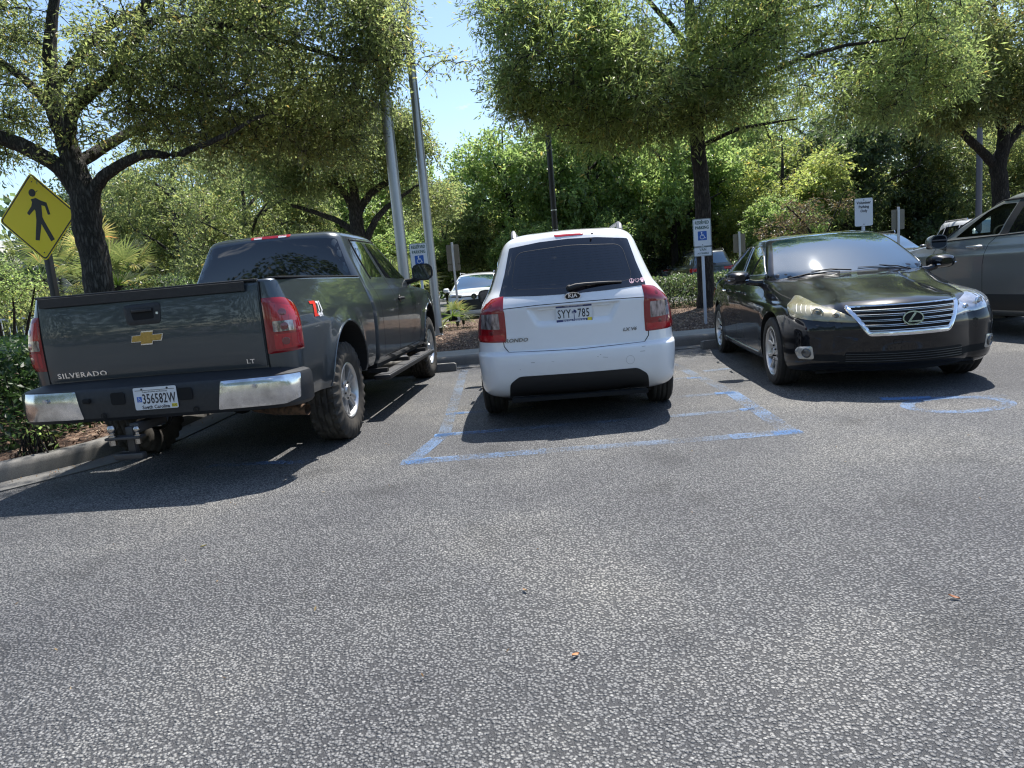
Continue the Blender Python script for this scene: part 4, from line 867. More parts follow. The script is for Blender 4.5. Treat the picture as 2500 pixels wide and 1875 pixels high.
    patch(T, [(.45, .50, 1.38), (.45, -.50, 1.38), (-.28, -.62, 1.07), (-.28, .62, 1.07)], (.7, 0, -.7), .002, .01, .06, name='rear_window', m=MT['darkglass'], parent=t, rd=.03)
    for s in (1, -1):
        D = (0, -s, 0)
        for P in ([(1.27, s, 1.035), (1.22, s, 1.355), (1.46, s, 1.345), (1.74, s, 1.245), (2.12, s, 1.045)], [(1.17, s, 1.035), (1.13, s, 1.355), (.75, s, 1.35), (.52, s, 1.29), (.18, s, 1.10), (.20, s, 1.04)]):
            wn = patch(T, P, D, .002, .008, .05, name='side_window', m=MT['darkglass'], parent=t, rd=.03)
            mb = MB(); bead(mb, T, [Vector(p)*1 for p in P], D, .005, .003, True, .05, rd=.03); mb.done('window_trim', MT['satin'], wn)
        for x in (.62, 1.45):
            h = MB(); h.tube([(x-.09, s*.905, .862), (x-.06, s*.935, .865), (x+.06, s*.935, .865), (x+.09, s*.905, .862)], .013, 8); h.done('door_handle', MT['chrome'], t)
        o = side_mirror(t, (2.02, s*1.02, 1.035), s, KP, (.17, .26, .15))
        mb = MB(); mb.tube([(2.085, s*.93, 1.005), (2.09, s*1.04, 1.005), (2.05, s*1.13, 1.015)], .007, 6); mb.done('turn_signal', MT['satin'], o)
        mb = MB(); bead(mb, T, [(.5, s, .275), (2.25, s, .265)], D, .007, .003); mb.done('sill_trim', MT['satin'], t)
        patch(T, [(-1.0, s*.5, .86), (-.8, s*.86, .86), (-.75, s*.87, .72), (-1.0, s*.5, .70)], (.85, -.5*s, 0), .003, .01, .04, bulge=.008, name='tail_lamp', m=MT['redlens'], parent=t, rd=.02)
    mb = MB(); mb.box((1.4, 0, .2), (3.9, 1.3, .06)); mb.tube([(2.775, -.7, .33), (2.775, .7, .33)], .05, 8); mb.done('underbody', MT['void'], t)
    wheels(t, sp, .328, .215, .226, 'sedan')
    return t
MT['wsglass'] = mat('windscreen_dark', (.012, .026, .034), .02, 0, 1, 1.0); B(MT['wsglass']).inputs['Coat Tint'].default_value = (.62, .86, 1, 1); B(MT['wsglass']).inputs['Coat IOR'].default_value = 2.3
sedan()

# ------------------------------------------------------------------ grey sport utility vehicle (cut by the right edge)
def grey_suv():
    t = thing('parked_suv', 'large grey SUV beside the black sedan, cut off by the right edge', 'SUV', (7.17, 7.6, 0), R(98))
    GP = paint('grey_paint', (.27, .28, .275), .55, .33, .2, dust=.25, dustcol=(.25, .24, .22))
    sp = [(0, .83, 0), (0, -.83, 0), (2.9, .83, 0), (2.9, -.83, 0)]
    lv = [(.26, -.9, 3.6, .88, .3, .3, .06, .2, .05, .06), (.32, -1.02, 3.72, .95, .3, .32, .06, .22, .05, .06), (.50, -1.08, 3.80, .972, .3, .34, .07, .25, .06, .06), (.70, -1.10, 3.82, .978, .3, .36, .07, .25, .06, .07), (.90, -1.09, 3.80, .980, .3, .36, .07, .25, .06, .07), (1.02, -1.08, 3.72, .985, .3, .36, .07, .25, .07, .07), (1.07, -1.07, 3.6, .975, .3, .36, .07, .25, .07, .07),
          (1.13, -1.05, 3.25, .955, .28, .34, .07, .2, .08, .06), (1.18, -1.03, 2.8, .945, .26, .3, .07, .16, .08, .05), (1.22, -1.02, 2.5, .935, .25, .2, .07, .15, .08, .04), (1.26, -1.0, 2.38, .905, .25, .15, .08, .14, .09, .03), (1.40, -.92, 2.10, .860, .22, .12, .08, .14, .09, .03),
          (1.55, -.82, 1.80, .800, .2, .12, .08, .14, .08, .03), (1.66, -.74, 1.56, .752, .18, .12, .08, .14, .08, .03), (1.72, -.68, 1.38, .710, .16, .12, .08, .12, .06, .03), (1.76, -.55, 1.15, .62, .14, .12, .08, .12, .05, .03), (1.785, -.2, .85, .42, .06, .06, .03, .03, .02, .02), (1.79, .1, .6, .15, .02, .02, .01, .01, .01, .01)]
    b, T = body_obj(t, lv, GP, sub=5, nr=12, nf=12, ns=50, flare=((0, .40, .42, .14, .02), (2.9, .40, .42, .14, .02)))
    # hollow cabin and open windows
    prof = [(-.50, .62), (2.10, .62), (2.17, 1.205), (1.76, 1.49), (1.38, 1.66), (-.30, 1.66), (-.55, 1.25)]; n = len(prof)
    W1 = [(1.22, 1.262), (1.10, 1.615), (1.32, 1.625), (1.52, 1.555), (1.93, 1.262)]; W2 = [(1.06, 1.275), (.94, 1.625), (.02, 1.62), (.06, 1.30)]; W3 = [(-.08, 1.305), (-.12, 1.61), (-.55, 1.56), (-.62, 1.34)]
    trim = mat('cabin_trim', (.05, .05, .052), .8)
    arch_cut(b, sp, .43, .97, .40, .08)
    mb = MB(); V = []
    for s in (1, -1):
        for x, z in prof: V.append((x, s*(.84 if z < 1.3 else .84-(z-1.3)*.62), z))
    mb.add(V, [tuple(range(n)), tuple(range(2*n-1, n-1, -1))]+[(i, n+i, n+(i+1) % n, (i+1) % n) for i in range(n)])
    boolean(b, cutter(mb, [GP, trim]))
    mb = MB(); mb.prism([(p.x, p.y) for p in rnd([Vector(q) for q in W1], .03)], (0, -1.5, 0), (1, 0, 0), (0, 0, 1), (0, 1, 0), 3.03)
    boolean(b, cutter(mb, [GP, MT['black']])); mb = MB(); mb.prism([(.63, 1.30), (.52, 1.575), (-.52, 1.575), (-.63, 1.30)], (1.33, 0, 0), (0, 1, 0), (0, 0, 1), (1, 0, 0), 1.6); boolean(b, cutter(mb, [GP, MT['black']])); finish(b, 30)
    sm = MB()
    for s in (1, -1):
        D = (0, -s, 0)
        patch(T, [(x, s, z) for x, z in [(1.24, 1.245), (1.12, 1.64), (1.34, 1.65), (1.58, 1.56), (2.05, 1.238)]], D, -.004, .003, .06, name='front_side_window', m=MT['glassclear'], parent=t, rd=.02)
        for W_, nm in ((W2, 'rear_side_window'), (W3, 'quarter_window')):
            cx = sum(q[0] for q in W_)/4; cz = sum(q[1] for q in W_)/4
            patch(T, [(cx+(x-cx)*1.04, s, cz+(z-cz)*1.06) for x, z in W_], D, .002, .004, .06, name=nm, m=MT['darkglass'], parent=t, rd=.03)
        mb = MB(); # black pillar and window surround
        bead(mb, T, [(-.7, s, 1.31), (.1, s, 1.272), (1.0, s, 1.245), (2.12, s, 1.225)], D, .011, .002, step=.05)
        bead(mb, T, [(2.15, s, 1.235), (1.62, s, 1.580), (1.36, s, 1.665), (-.1, s, 1.66), (-.66, s, 1.58)], D, .013, .002, step=.05)
        mb.done('window_surround', MT['black'], t)
        patch(T, [(1.20, s, 1.25), (1.075, s, 1.65), (.955, s, 1.65), (1.08, s, 1.25)], D, .002, .006, .05, name='door_pillar', m=MT['black'], parent=t)
        # dark lower cladding
        patch(T, [(2.42, s, .535), (.47, s, .535), (.46, s, .34), (2.44, s, .34)], D, .006, .01, .06, bulge=.01, name='sill_cladding', m=mat('cladding', (.028, .029, .03), .5), parent=t, rd=.01)
        seam(sm, T, [(2.28, s, .36), (2.32, s, .8), (2.20, s, 1.22)], D, .007); seam(sm, T, [(1.38, s, .36), (1.38, s, .9), (1.32, s, 1.15), (1.20, s, 1.25)], D, .007); seam(sm, T, [(.34, s, .75), (.22, s, .95), (.12, s, 1.27)], D, .007)
        for x in (1.50, .42):
            h = MB(); h.tube([(x-.11, s*.975, 1.13), (x-.09, s*1.012, 1.133), (x+.09, s*1.012, 1.133), (x+.12, s*.975, 1.13)], .015, 8); h.done('door_handle', MT['satin'], t)
        o = side_mirror(t, (2.02, s*1.12, 1.23), s, GP, (.17, .25, .19))
        mb = MB(); mb.box((2.03, s*1.08, 1.165), (.13, .22, .05), bev=.02); mb.done('mirror_base', MT['black'], o)
        mb = MB(); mb.tube([(1.1, s*.66, 1.775), (1.05, s*.665, 1.815), (0, s*.66, 1.83), (-.5, s*.62, 1.81), (-.6, s*.6, 1.74)], .018, 6); mb.done('roof_rail', MT['satin'], t)
        patch(T, [(3.7, s*.55, 1.02), (3.3, s*.93, 1.0), (3.35, s*.95, .84), (3.75, s*.55, .86)], (-.85, -.5*s, 0), .003, .01, .04, bulge=.01, name='headlight', m=MT['clearlens'], parent=t, rd=.02)
        patch(T, [(-1.0, s*.6, 1.12), (-.85, s*.9, 1.12), (-.85, s*.93, .95), (-1.0, s*.6, .95)], (.85, -.5*s, 0), .003, .01, .04, bulge=.01, name='tail_lamp', m=MT['redlens'], parent=t, rd=.02)
    sm.done('panel_gaps', MT['void'], t, False, None, False)
    patch(T, [(1.40, .64, 1.70), (1.40, -.64, 1.70), (2.38, -.80, 1.27), (2.38, .80, 1.27)], (-.7, 0, -.7), .002, .003, .08, name='windscreen', m=MT['glassclear'], parent=t, rd=.04)
    patch(T, [(-.7, .62, 1.66), (-.7, -.62, 1.66), (-.9, -.70, 1.30), (-.9, .70, 1.30)], (1, 0, 0), .002, .01, .08, name='rear_window', m=MT['darkglass'], parent=t, rd=.04)
    patch(T, [(3.8, .45, .98), (3.8, -.45, .98), (3.8, -.4, .62), (3.8, .4, .62)], (-1, 0, 0), .002, .01, .08, name='front_grille', m=MT['black'], parent=t, rd=.04)
    for x in (1.05, .05):
        for y in (.40, -.40):
            mb = MB(); mb.box((x, y, .75), (.5, .5, .2), bev=.05); mb.box((x-.27, y, 1.08), (.14, .48, .6), Matrix.Rotation(R(-12), 3, 'Y').to_4x4(), bev=.05); mb.box((x-.36, y, 1.46), (.09, .24, .17), bev=.03); mb.done('seat', MT['seatl'], t)
    mb = MB(); c = Vector((1.62, .40, 1.20)); Q = Matrix.Translation(c) @ Matrix.Rotation(R(-65), 4, 'Y')
    mb.tube([Q @ Vector((.185*math.cos(a), .185*math.sin(a), 0)) for a in [2*math.pi*k/24 for k in range(25)]], .015, 6, cap=False); mb.tube([Q @ Vector((-.18, 0, 0)), Q @ Vector((0, 0, -.03)), Q @ Vector((.18, 0, 0))], .02, 6); mb.tube([Q @ Vector((0, -.18, 0)), Q @ Vector((0, .18, 0))], .02, 6); mb.done('steering_wheel', MT['black'], t)
    mb = MB(); mb.box((1.98, 0, 1.08), (.50, 1.60, .22), bev=.06); mb.done('dashboard', MT['seatl'], t)
    wheels(t, sp, .37, .235, .24, 'five')
    mb = MB(); mb.box((1.4, 0, .30), (3.9, 1.3, .06)); mb.done('underbody', MT['void'], t)
grey_suv()

# ------------------------------------------------------------------ cars in the lot behind
def far_car(name, label, cat, loc, rot, P, kind, logo=None, H=1.68, Wd=.92):
    t = thing(name, label, cat, (loc[0], loc[1], 0), R(rot), 'cars parked in the lot behind'); k = H/1.68
    sp = [(0, Wd-.11, 0), (0, -Wd+.11, 0), (2.7, Wd-.11, 0), (2.7, -Wd+.11, 0)]
    lv = [(.24, -.7, 3.4, .8, .2, .25, .05, .15, .03, .05), (.32, -.88, 3.58, .88, .22, .3, .05, .2, .04, .06), (.55, -.93, 3.62, .91, .22, .3, .06, .2, .05, .06), (.80, -.92, 3.60, .92, .22, .3, .06, .2, .05, .07), (.95, -.90, 3.5, .91, .22, .3, .06, .2, .06, .07), (1.02, -.89, 3.2, .89, .2, .28, .06, .2, .06, .06), (1.08, -.87, 2.75, .87, .2, .2, .06, .15, .07, .05), (1.14, -.84, 2.5, .84, .2, .14, .06, .13, .08, .04),
          (1.35, -.72, 2.1, .75, .18, .12, .06, .13, .08, .04), (1.55, -.60, 1.65, .67, .16, .12, .07, .12, .06, .04), (1.62, -.52, 1.42, .61, .14, .12, .07, .12, .05, .04), (1.66, -.30, 1.1, .48, .1, .1, .06, .1, .03, .03), (1.68, .2, .7, .15, .02, .02, .01, .01, .01, .01)]
    lv = [(z*k,)+r[:2]+(r[2]*Wd/.92,)+r[3:] for z, *r in lv for r in [tuple(r)]]
    b, T = body_obj(t, lv, P, sub=4, nr=10, nf=10, ns=36); arch_cut(b, sp, .38, Wd-.01, .34, .3); finish(b, 30)
    patch(T, [(1.5, .58, 1.58*k), (1.5, -.58, 1.58*k), (2.5, -.76, 1.13*k), (2.5, .76, 1.13*k)], (-.75, 0, -.6), .002, .01, .09, name='windscreen', m=MT['wsglass'], parent=t, rd=.05)
    patch(T, [(-.6, .57, 1.56*k), (-.6, -.57, 1.56*k), (-.8, -.70, 1.16*k), (-.8, .70, 1.16*k)], (1, 0, 0), .002, .01, .09, name='rear_window', m=MT['wsglass'] if kind == 'rear' else MT['darkglass'], parent=t, rd=.05)
    for s in (1, -1):
        D = (0, -s, 0)
        patch(T, [(1.15, s, 1.14*k), (1.10, s, 1.50*k), (1.5, s, 1.50*k), (2.3, s, 1.15*k)], D, .002, .01, .09, name='side_window', m=MT['darkglass'], parent=t, rd=.04)
        patch(T, [(1.08, s, 1.14*k), (1.03, s, 1.51*k), (.1, s, 1.49*k), (.05, s, 1.15*k)], D, .002, .01, .09, name='side_window', m=MT['darkglass'], parent=t, rd=.04)
        patch(T, [(-.02, s, 1.16*k), (.02, s, 1.48*k), (-.35, s, 1.40*k), (-.5, s, 1.18*k)], D, .002, .01, .09, name='side_window', m=MT['darkglass'], parent=t, rd=.04)
        patch(T, [(-.6, s, .42), (3.3, s, .42), (3.3, s, .30), (-.6, s, .30)], D, .002, .01, .09, name='sill_cladding', m=MT['black'], parent=t, rd=.02)
        mb = MB(); mb.tube([(1.3, s*.56, 1.63*k), (1.25, s*.57, 1.70*k), (-.3, s*.55, 1.70*k), (-.4, s*.54, 1.62*k)], .016, 6); mb.done('roof_rail', MT['satin'], t)
        side_mirror(t, (2.15, s*(Wd+.08), 1.12*k), s, P, (.12, .2, .15))
        patch(T, [(3.5, s*.42, .93*k), (3.2, s*.86, .99*k), (3.2, s*.87, .90*k), (3.5, s*.42, .84*k)], (-.85, -.5*s, 0), .004, .01, .04, bulge=.006, name='headlight', m=mat('far_headlight', (.12, .13, .15), .1, .5, 1), parent=t, rd=.02)
        patch(T, [(-.9, s*.40, 1.0*k), (-.6, s*.87, 1.02*k), (-.6, s*.88, .86*k), (-.9, s*.40, .92*k)], (.85, -.5*s, 0), .004, .01, .04, bulge=.006, name='tail_lamp', m=MT['redlens2'] if logo != 'dark' else MT['redlens'], parent=t, rd=.02)
    patch(T, [(3.6, .62, .78*k), (3.6, -.62, .78*k), (3.6, -.70, .52*k), (3.6, -.5, .40*k), (3.6, .5, .40*k), (3.6, .70, .52*k)], (-1, 0, 0), .003, .01, .06, name='front_grille', m=MT['black'], parent=t, rd=.04)
    mb = MB(); bead(mb, T, [(3.6, .72, .52*k), (3.6, .5, .41*k), (3.6, -.5, .41*k), (3.6, -.72, .52*k)], (-1, 0, 0), .014, .004); mb.done('bumper_trim', P, t)
    patch(T, [(-.9, .6, .48), (-.9, -.6, .48), (-.9, -.62, .28), (-.9, .62, .28)], (1, 0, 0), .003, .01, .08, name='lower_bumper', m=MT['black'], parent=t, rd=.04)
    mb = MB()
    if logo == 'round':
        fr = frame((-1, 0, 0)); c, n = cast(T, (0, .875*k), fr); A_, B_ = (0, 1, 0), (-.2, 0, 1); c = c+Vector((.02, 0, 0)); bead(mb, T, [(3.6, .45, .885*k), (3.6, -.45, .885*k)], (-1, 0, 0), .02, .0, mi=0)
        put(mb, poly2(circle((0, 0), .085, 28), .004), c, A_, B_, 0); put(mb, ring2((0, 0), .088, .012, 28, .008), c, A_, B_, 1)
        put(mb, text2d('V', .085, .006, .95, .001), c+Vector((.008, 0, .028)), A_, B_, 1); put(mb, text2d('W', .085, .010, .80, .002), c+Vector((.024, 0, -.030)), A_, B_, 1)
    elif logo == 'oval':
        fr = frame((1, 0, 0)); c, n = cast(T, (0, 1.13*k), fr); c = c-Vector((.012, 0, 0)); A_, B_ = (0, -1, 0), (.3, 0, 1)
        put(mb, ring2((0, 0), .085, .012, 28, .008, .05), c, A_, B_, 1); put(mb, text2d('H', .085, .006, 1.1, .001, .35), c, A_, B_, 1)
    if mb.v: mb.done('emblem', [MT['black'], MT['chrome']], t, False, fixn=False)
    wheels(t, sp, .35, .22, .23, 'five'); return t
wp = paint('far_white', (.70, .72, .74), 0, .35); dk = paint('far_dark', (.02, .024, .026), .3, .35); dg = paint('far_slate', (.045, .055, .06), .5, .35)
far_car('parked_suv', 'white SUV facing us between the pickup and the white minivan', 'SUV', (-.80, 25.1), -92, wp, 'front', 'round', 1.54)
far_car('parked_suv', 'dark green-black SUV seen from behind between white minivan and black sedan', 'SUV', (8.05, 27.8), 90, dg, 'rear', 'oval')
far_car('parked_car', 'dark car with a glowing red tail lamp behind the low hedge', 'car', (7.75, 36), 78, dk, 'rear')
far_car('parked_suv', 'dark SUV facing us behind the black sedan, sky mirrored in its windscreen', 'SUV', (11.9, 23.6), -93, dk, 'front', 'dark')
far_car('parked_van', 'white van seen beyond the grey SUV', 'van', (18.0, 27.5), -95, wp, 'front', None, 1.98, .98)
# ------------------------------------------------------------------ ground materials
def asphalt(name, base=(.048, .049, .052), lite=(.225, .224, .221), far=False):
    m = mat(name, base, .62, spec=.4); t = N(m, 'ShaderNodeTexCoord'); o = t.outputs['Object']; b = B(m)
    wob = N(m, 'ShaderNodeTexNoise', Scale=60, Detail=2); LK(m, o, wob.inputs['Vector'])
    mv = N(m, 'ShaderNodeVectorMath', operation='MULTIPLY_ADD'); mv.inputs[1].default_value = (.006,)*3; LK(m, wob.outputs['Color'], mv.inputs[0]); LK(m, o, mv.inputs[2])
    v = N(m, 'ShaderNodeTexVoronoi', Scale=88, Randomness=1); LK(m, mv.outputs[0], v.inputs['Vector'])
    v2 = N(m, 'ShaderNodeTexVoronoi', Scale=210); LK(m, mv.outputs[0], v2.inputs['Vector'])
    sep = N(m, 'ShaderNodeSeparateColor'); LK(m, v.outputs['Color'], sep.inputs[0])
    dome = N(m, 'ShaderNodeMapRange'); dome.inputs['From Min'].default_value = .34; dome.inputs['From Max'].default_value = .62; dome.inputs['To Min'].default_value = 1; dome.inputs['To Max'].default_value = 0; dome.interpolation_type = 'SMOOTHSTEP'; LK(m, v.outputs['Distance'], dome.inputs['Value'])
    dm2 = N(m, 'ShaderNodeMapRange'); dm2.inputs['From Min'].default_value = .05; dm2.inputs['From Max'].default_value = .66; dm2.inputs['To Min'].default_value = 1; dm2.inputs['To Max'].default_value = 0; LK(m, v.outputs['Distance'], dm2.inputs['Value'])
    hgt = N(m, 'ShaderNodeMath', operation='MULTIPLY'); LK(m, dm2.outputs[0], hgt.inputs[0])
    hr = N(m, 'ShaderNodeMapRange'); hr.inputs['To Min'].default_value = .45; LK(m, sep.outputs['Green'], hr.inputs['Value']); LK(m, hr.outputs[0], hgt.inputs[1])
    n3 = N(m, 'ShaderNodeMath', operation='MULTIPLY_ADD'); n3.inputs[1].default_value = -.25; LK(m, v2.outputs['Distance'], n3.inputs[0]); LK(m, hgt.outputs[0], n3.inputs[2])
    bp = N(m, 'ShaderNodeBump', Strength=1, Distance=.013); LK(m, n3.outputs[0], bp.inputs['Height']); LK(m, bp.outputs['Normal'], b.inputs['Normal'])
    stone = ramp(m, [(0, (.16, .161, .163)), (.50, lite), (.84, (.255, .253, .247)), (.95, (.29, .286, .277)), (1, (.38, .375, .36))]); LK(m, sep.outputs['Red'], stone.inputs['Fac'])
    mx = N(m, 'ShaderNodeMix', data_type='RGBA'); mx.inputs['A'].default_value = (*base, 1); LK(m, dome.outputs[0], mx.inputs['Factor']); LK(m, stone.outputs['Color'], mx.inputs['B'])  # base: dark binder, deepened to stand for shade between the stones
    big = N(m, 'ShaderNodeTexNoise', Scale=.55, Detail=5, Roughness=.55); LK(m, o, big.inputs['Vector'])
    br = ramp(m, [(.34, (.74, .74, .77)), (.50, (1, 1, 1)), (.66, (1.5, 1.46, 1.36))]); LK(m, big.outputs['Fac'], br.inputs['Fac'])
    mm = N(m, 'ShaderNodeMix', data_type='RGBA', blend_type='MULTIPLY'); mm.inputs['Factor'].default_value = 1; LK(m, mx.outputs['Result'], mm.inputs['A']); LK(m, br.outputs['Color'], mm.inputs['B'])
    # oil and damp stains
    st = N(m, 'ShaderNodeTexNoise', Scale=1.7, Detail=4); LK(m, o, st.inputs['Vector']); sr = ramp(m, [(.30, (.72,)*3), (.42, (1,)*3)]); LK(m, st.outputs['Fac'], sr.inputs['Fac'])
    m2 = N(m, 'ShaderNodeMix', data_type='RGBA', blend_type='MULTIPLY'); m2.inputs['Factor'].default_value = 1; LK(m, mm.outputs['Result'], m2.inputs['A']); LK(m, sr.outputs['Color'], m2.inputs['B'])
    LK(m, m2.outputs['Result'], b.inputs['Base Color']); return m
def concrete(name, c1, c2, bump=.25):
    m = mat(name, c1, .85); t = N(m, 'ShaderNodeTexCoord'); n = N(m, 'ShaderNodeTexNoise', Scale=1.3, Detail=9, Roughness=.68); LK(m, t.outputs['Object'], n.inputs['Vector'])
    r = ramp(m, [(.3, c1), (.7, c2)]); LK(m, n.outputs['Fac'], r.inputs['Fac']); n2 = N(m, 'ShaderNodeTexNoise', Scale=140, Detail=3); LK(m, t.outputs['Object'], n2.inputs['Vector'])
    r2 = ramp(m, [(.3, (.7,)*3), (.6, (1.1,)*3)]); LK(m, n2.outputs['Fac'], r2.inputs['Fac']); mm = N(m, 'ShaderNodeMix', data_type='RGBA', blend_type='MULTIPLY'); mm.inputs['Factor'].default_value = 1
    LK(m, r.outputs['Color'], mm.inputs['A']); LK(m, r2.outputs['Color'], mm.inputs['B']); LK(m, mm.outputs['Result'], B(m).inputs['Base Color'])
    bp = N(m, 'ShaderNodeBump', Strength=bump, Distance=.004); LK(m, n2.outputs['Fac'], bp.inputs['Height']); LK(m, bp.outputs['Normal'], B(m).inputs['Normal']); return m
def structure(o): o['kind'] = 'structure'; return o
Wd_ = 400
g = structure(mk('ground', [(-Wd_, -Wd_, 0), (Wd_, -Wd_, 0), (Wd_, Wd_, 0), (-Wd_, Wd_, 0)], [(0, 1, 2, 3)], asphalt('asphalt')))
# ------------------------------------------------------------------ kerb, gutter, sidewalk, mulch bed
KB = [(-7.5, 1.6), (-5.6, 3.45), (-4.9, 4.2), (-4.45, 4.75), (-4.02, 5.30), (-3.75, 5.63), (-3.56, 5.93), (-3.46, 6.4), (-3.43, 7.2), (-3.40, 9.2), (-3.33, 9.9), (-3.12, 10.3), (-2.75, 10.45), (-1, 10.46), (2.5, 10.46), (12, 10.50), (24, 10.5)]
def smooth2(P, k=3):
    for _ in range(k):
        Q = [P[0]]
        for a, b in zip(P, P[1:]): Q += [(a[0]*.75+b[0]*.25, a[1]*.75+b[1]*.25), (a[0]*.25+b[0]*.75, a[1]*.25+b[1]*.75)]
        P = Q+[P[-1]]
    return P
KS = smooth2(KB, 2)
cg, ck = concrete('gutter_concrete', (.10, .098, .093), (.18, .175, .165)), concrete('kerb_concrete', (.13, .125, .115), (.24, .23, .21))
# normal points to the bed side (left of the path direction)
mb = MB(); mb.add(*sweep(KS, [(-.30, .002), (-.30, .010), (-.005, .016), (-.005, .002)])); structure(mb.done('gutter', cg, None, False))
mb = MB(); mb.add(*sweep(KS, [(-.002, -.02), (.006, .10), (.018, .135), (.045, .150), (.155, .152), (.155, -.02)])); structure(mb.done('kerb', ck, None, True, 50))
side = [p for p in KS if p[0] > -3.2 and p[1] > 10.2]
mb = MB(); mb.add(*sweep(side, [(.158, .02), (.158, .149), (.95, .155), (.95, .02)])); structure(mb.done('sidewalk', concrete('sidewalk_concrete', (.24, .23, .21), (.36, .345, .31)), None, False))
def kerb_x(y):
    best = -99
    for a, b in zip(KS, KS[1:]):
        if (a[1]-y)*(b[1]-y) <= 0 and a[1] != b[1]: best = max(best, a[0]+(b[0]-a[0])*(y-a[1])/(b[1]-a[1])) if best > -90 else a[0]+(b[0]-a[0])*(y-a[1])/(b[1]-a[1])
    return best
def bed_z(x, y):
    if y > 11.3: e = min(y-11.40, 19.3-y, 1.6)/1.6
    else: e = min((kerb_x(y)-.17-x) if y > 1.7 else 1, 1.6)/1.6
    return .135+.17*sstep(max(0, e))+.015*noise.noise(Vector((x*1.7, y*1.7, 0)))
mul = mat('mulch', (.1, .06, .04), .95); t_ = N(mul, 'ShaderNodeTexCoord'); v_ = N(mul, 'ShaderNodeTexVoronoi', Scale=38); mp_ = N(mul, 'ShaderNodeMapping'); mp_.inputs['Scale'].default_value = (1, .45, 1); mp_.inputs['Rotation'].default_value = (0, 0, .6)
n_ = N(mul, 'ShaderNodeTexNoise', Scale=30, Detail=2); LK(mul, t_.outputs['Object'], n_.inputs['Vector']); a_ = N(mul, 'ShaderNodeVectorMath', operation='MULTIPLY_ADD'); a_.inputs[1].default_value = (.05,)*3
LK(mul, n_.outputs['Color'], a_.inputs[0]); LK(mul, t_.outputs['Object'], a_.inputs[2]); LK(mul, a_.outputs[0], mp_.inputs['Vector']); LK(mul, mp_.outputs[0], v_.inputs['Vector'])
s_ = N(mul, 'ShaderNodeSeparateColor'); LK(mul, v_.outputs['Color'], s_.inputs[0]); r_ = ramp(mul, [(0, (.025, .014, .009)), (.5, (.09, .05, .032)), (.85, (.19, .12, .08)), (1, (.34, .26, .19))]); LK(mul, s_.outputs['Red'], r_.inputs['Fac']); LK(mul, r_.outputs['Color'], B(mul).inputs['Base Color'])
b_ = N(mul, 'ShaderNodeBump', Strength=1, Distance=.02); LK(mul, v_.outputs['Distance'], b_.inputs['Height']); LK(mul, b_.outputs['Normal'], B(mul).inputs['Normal'])
mb = MB()
xs = [-13+.5*i for i in range(84)]; ys = [11.41+.4*i for i in range(20)]
xs = [x for x in xs if x <= 26]
V = [(x, y, bed_z(x, y)) for y in ys for x in xs]; nx = len(xs); mb.add(V, [(j*nx+i, j*nx+i+1, (j+1)*nx+i+1, (j+1)*nx+i) for j in range(len(ys)-1) for i in range(nx-1)])
ys2 = [1.8+.2*i for i in range(49)]; V = []; nx = 26
for y in ys2:
    kx = kerb_x(min(y, 10.2))-.15 if y < 10.2 else -3.45
    for i in range(nx): u = i/(nx-1); x = kx-(kx+13)*(u**1.8); V.append((x, min(y, 11.41), bed_z(x, y) if y < 11.3 else bed_z(x, 11.41)))
mb.add(V, [(j*nx+i+1, j*nx+i, (j+1)*nx+i, (j+1)*nx+i+1) for j in range(len(ys2)-1) for i in range(nx-1)])
structure(mb.done('mulch_bed', mul, None, True, 60, fixn=False))
# loose chips on the bed where the sun shows it
rg = np.random.default_rng(3)
def scatter_quads(P, L_, Wd2, up=.6, seed=1, fold=.0, dirs=None, rag=.3):
    """rhombic blades: returns verts (4n,3), quads"""
    r = np.random.default_rng(seed); n = len(P); P = np.asarray(P, float)
    d = r.normal(size=(n, 3)) if dirs is None else dirs+r.normal(size=(n, 3))*.55
    d /= np.linalg.norm(d, axis=1)[:, None]+1e-9
    u = r.normal(size=(n, 3)); u[:, 2] += up*2.2; s = np.cross(d, u); s /= np.linalg.norm(s, axis=1)[:, None]+1e-9; nn = np.cross(s, d)
    l = L_*(1+rag*r.uniform(-1, 1, n))[:, None]; w = Wd2*(1+rag*r.uniform(-1, 1, n))[:, None]
    V = np.empty((n, 4, 3)); V[:, 0] = P; V[:, 1] = P+d*l*.48+s*w*.5+nn*w*fold; V[:, 2] = P+d*l; V[:, 3] = P+d*l*.48-s*w*.5+nn*w*fold
    return V.reshape(-1, 3), np.arange(4*n).reshape(-1, 4)
def np_mesh(name, V, Fq, m, parent=None, smooth=False):
    me = bpy.data.meshes.new(name); nv, nf = len(V), len(Fq); me.vertices.add(nv); me.vertices.foreach_set('co', np.asarray(V, np.float32).ravel())
    me.loops.add(nf*4); me.loops.foreach_set('vertex_index', np.asarray(Fq, np.int32).ravel()); me.polygons.add(nf); me.polygons.foreach_set('loop_start', np.arange(0, nf*4, 4, dtype=np.int32)); me.polygons.foreach_set('loop_total', np.full(nf, 4, np.int32))
    me.update(calc_edges=True); me.validate(); me.materials.append(m); me.polygons.foreach_set('use_smooth', np.full(nf, smooth))
    o = bpy.data.objects.new(name, me); COL.objects.link(o)
    if parent: o.parent = parent
    return o
P = [(x, y, bed_z(x, y)+.006) for x, y in zip(rg.uniform(-3.2, 5, 9000), 11.45+rg.uniform(0, 1, 9000)**1.5*5)]+[(x, y, bed_z(x, y)+.006) for x, y in ((kerb_x(yy)-.17-abs(rg.normal())*.5, yy) for yy in rg.uniform(4.6, 8, 1500))]
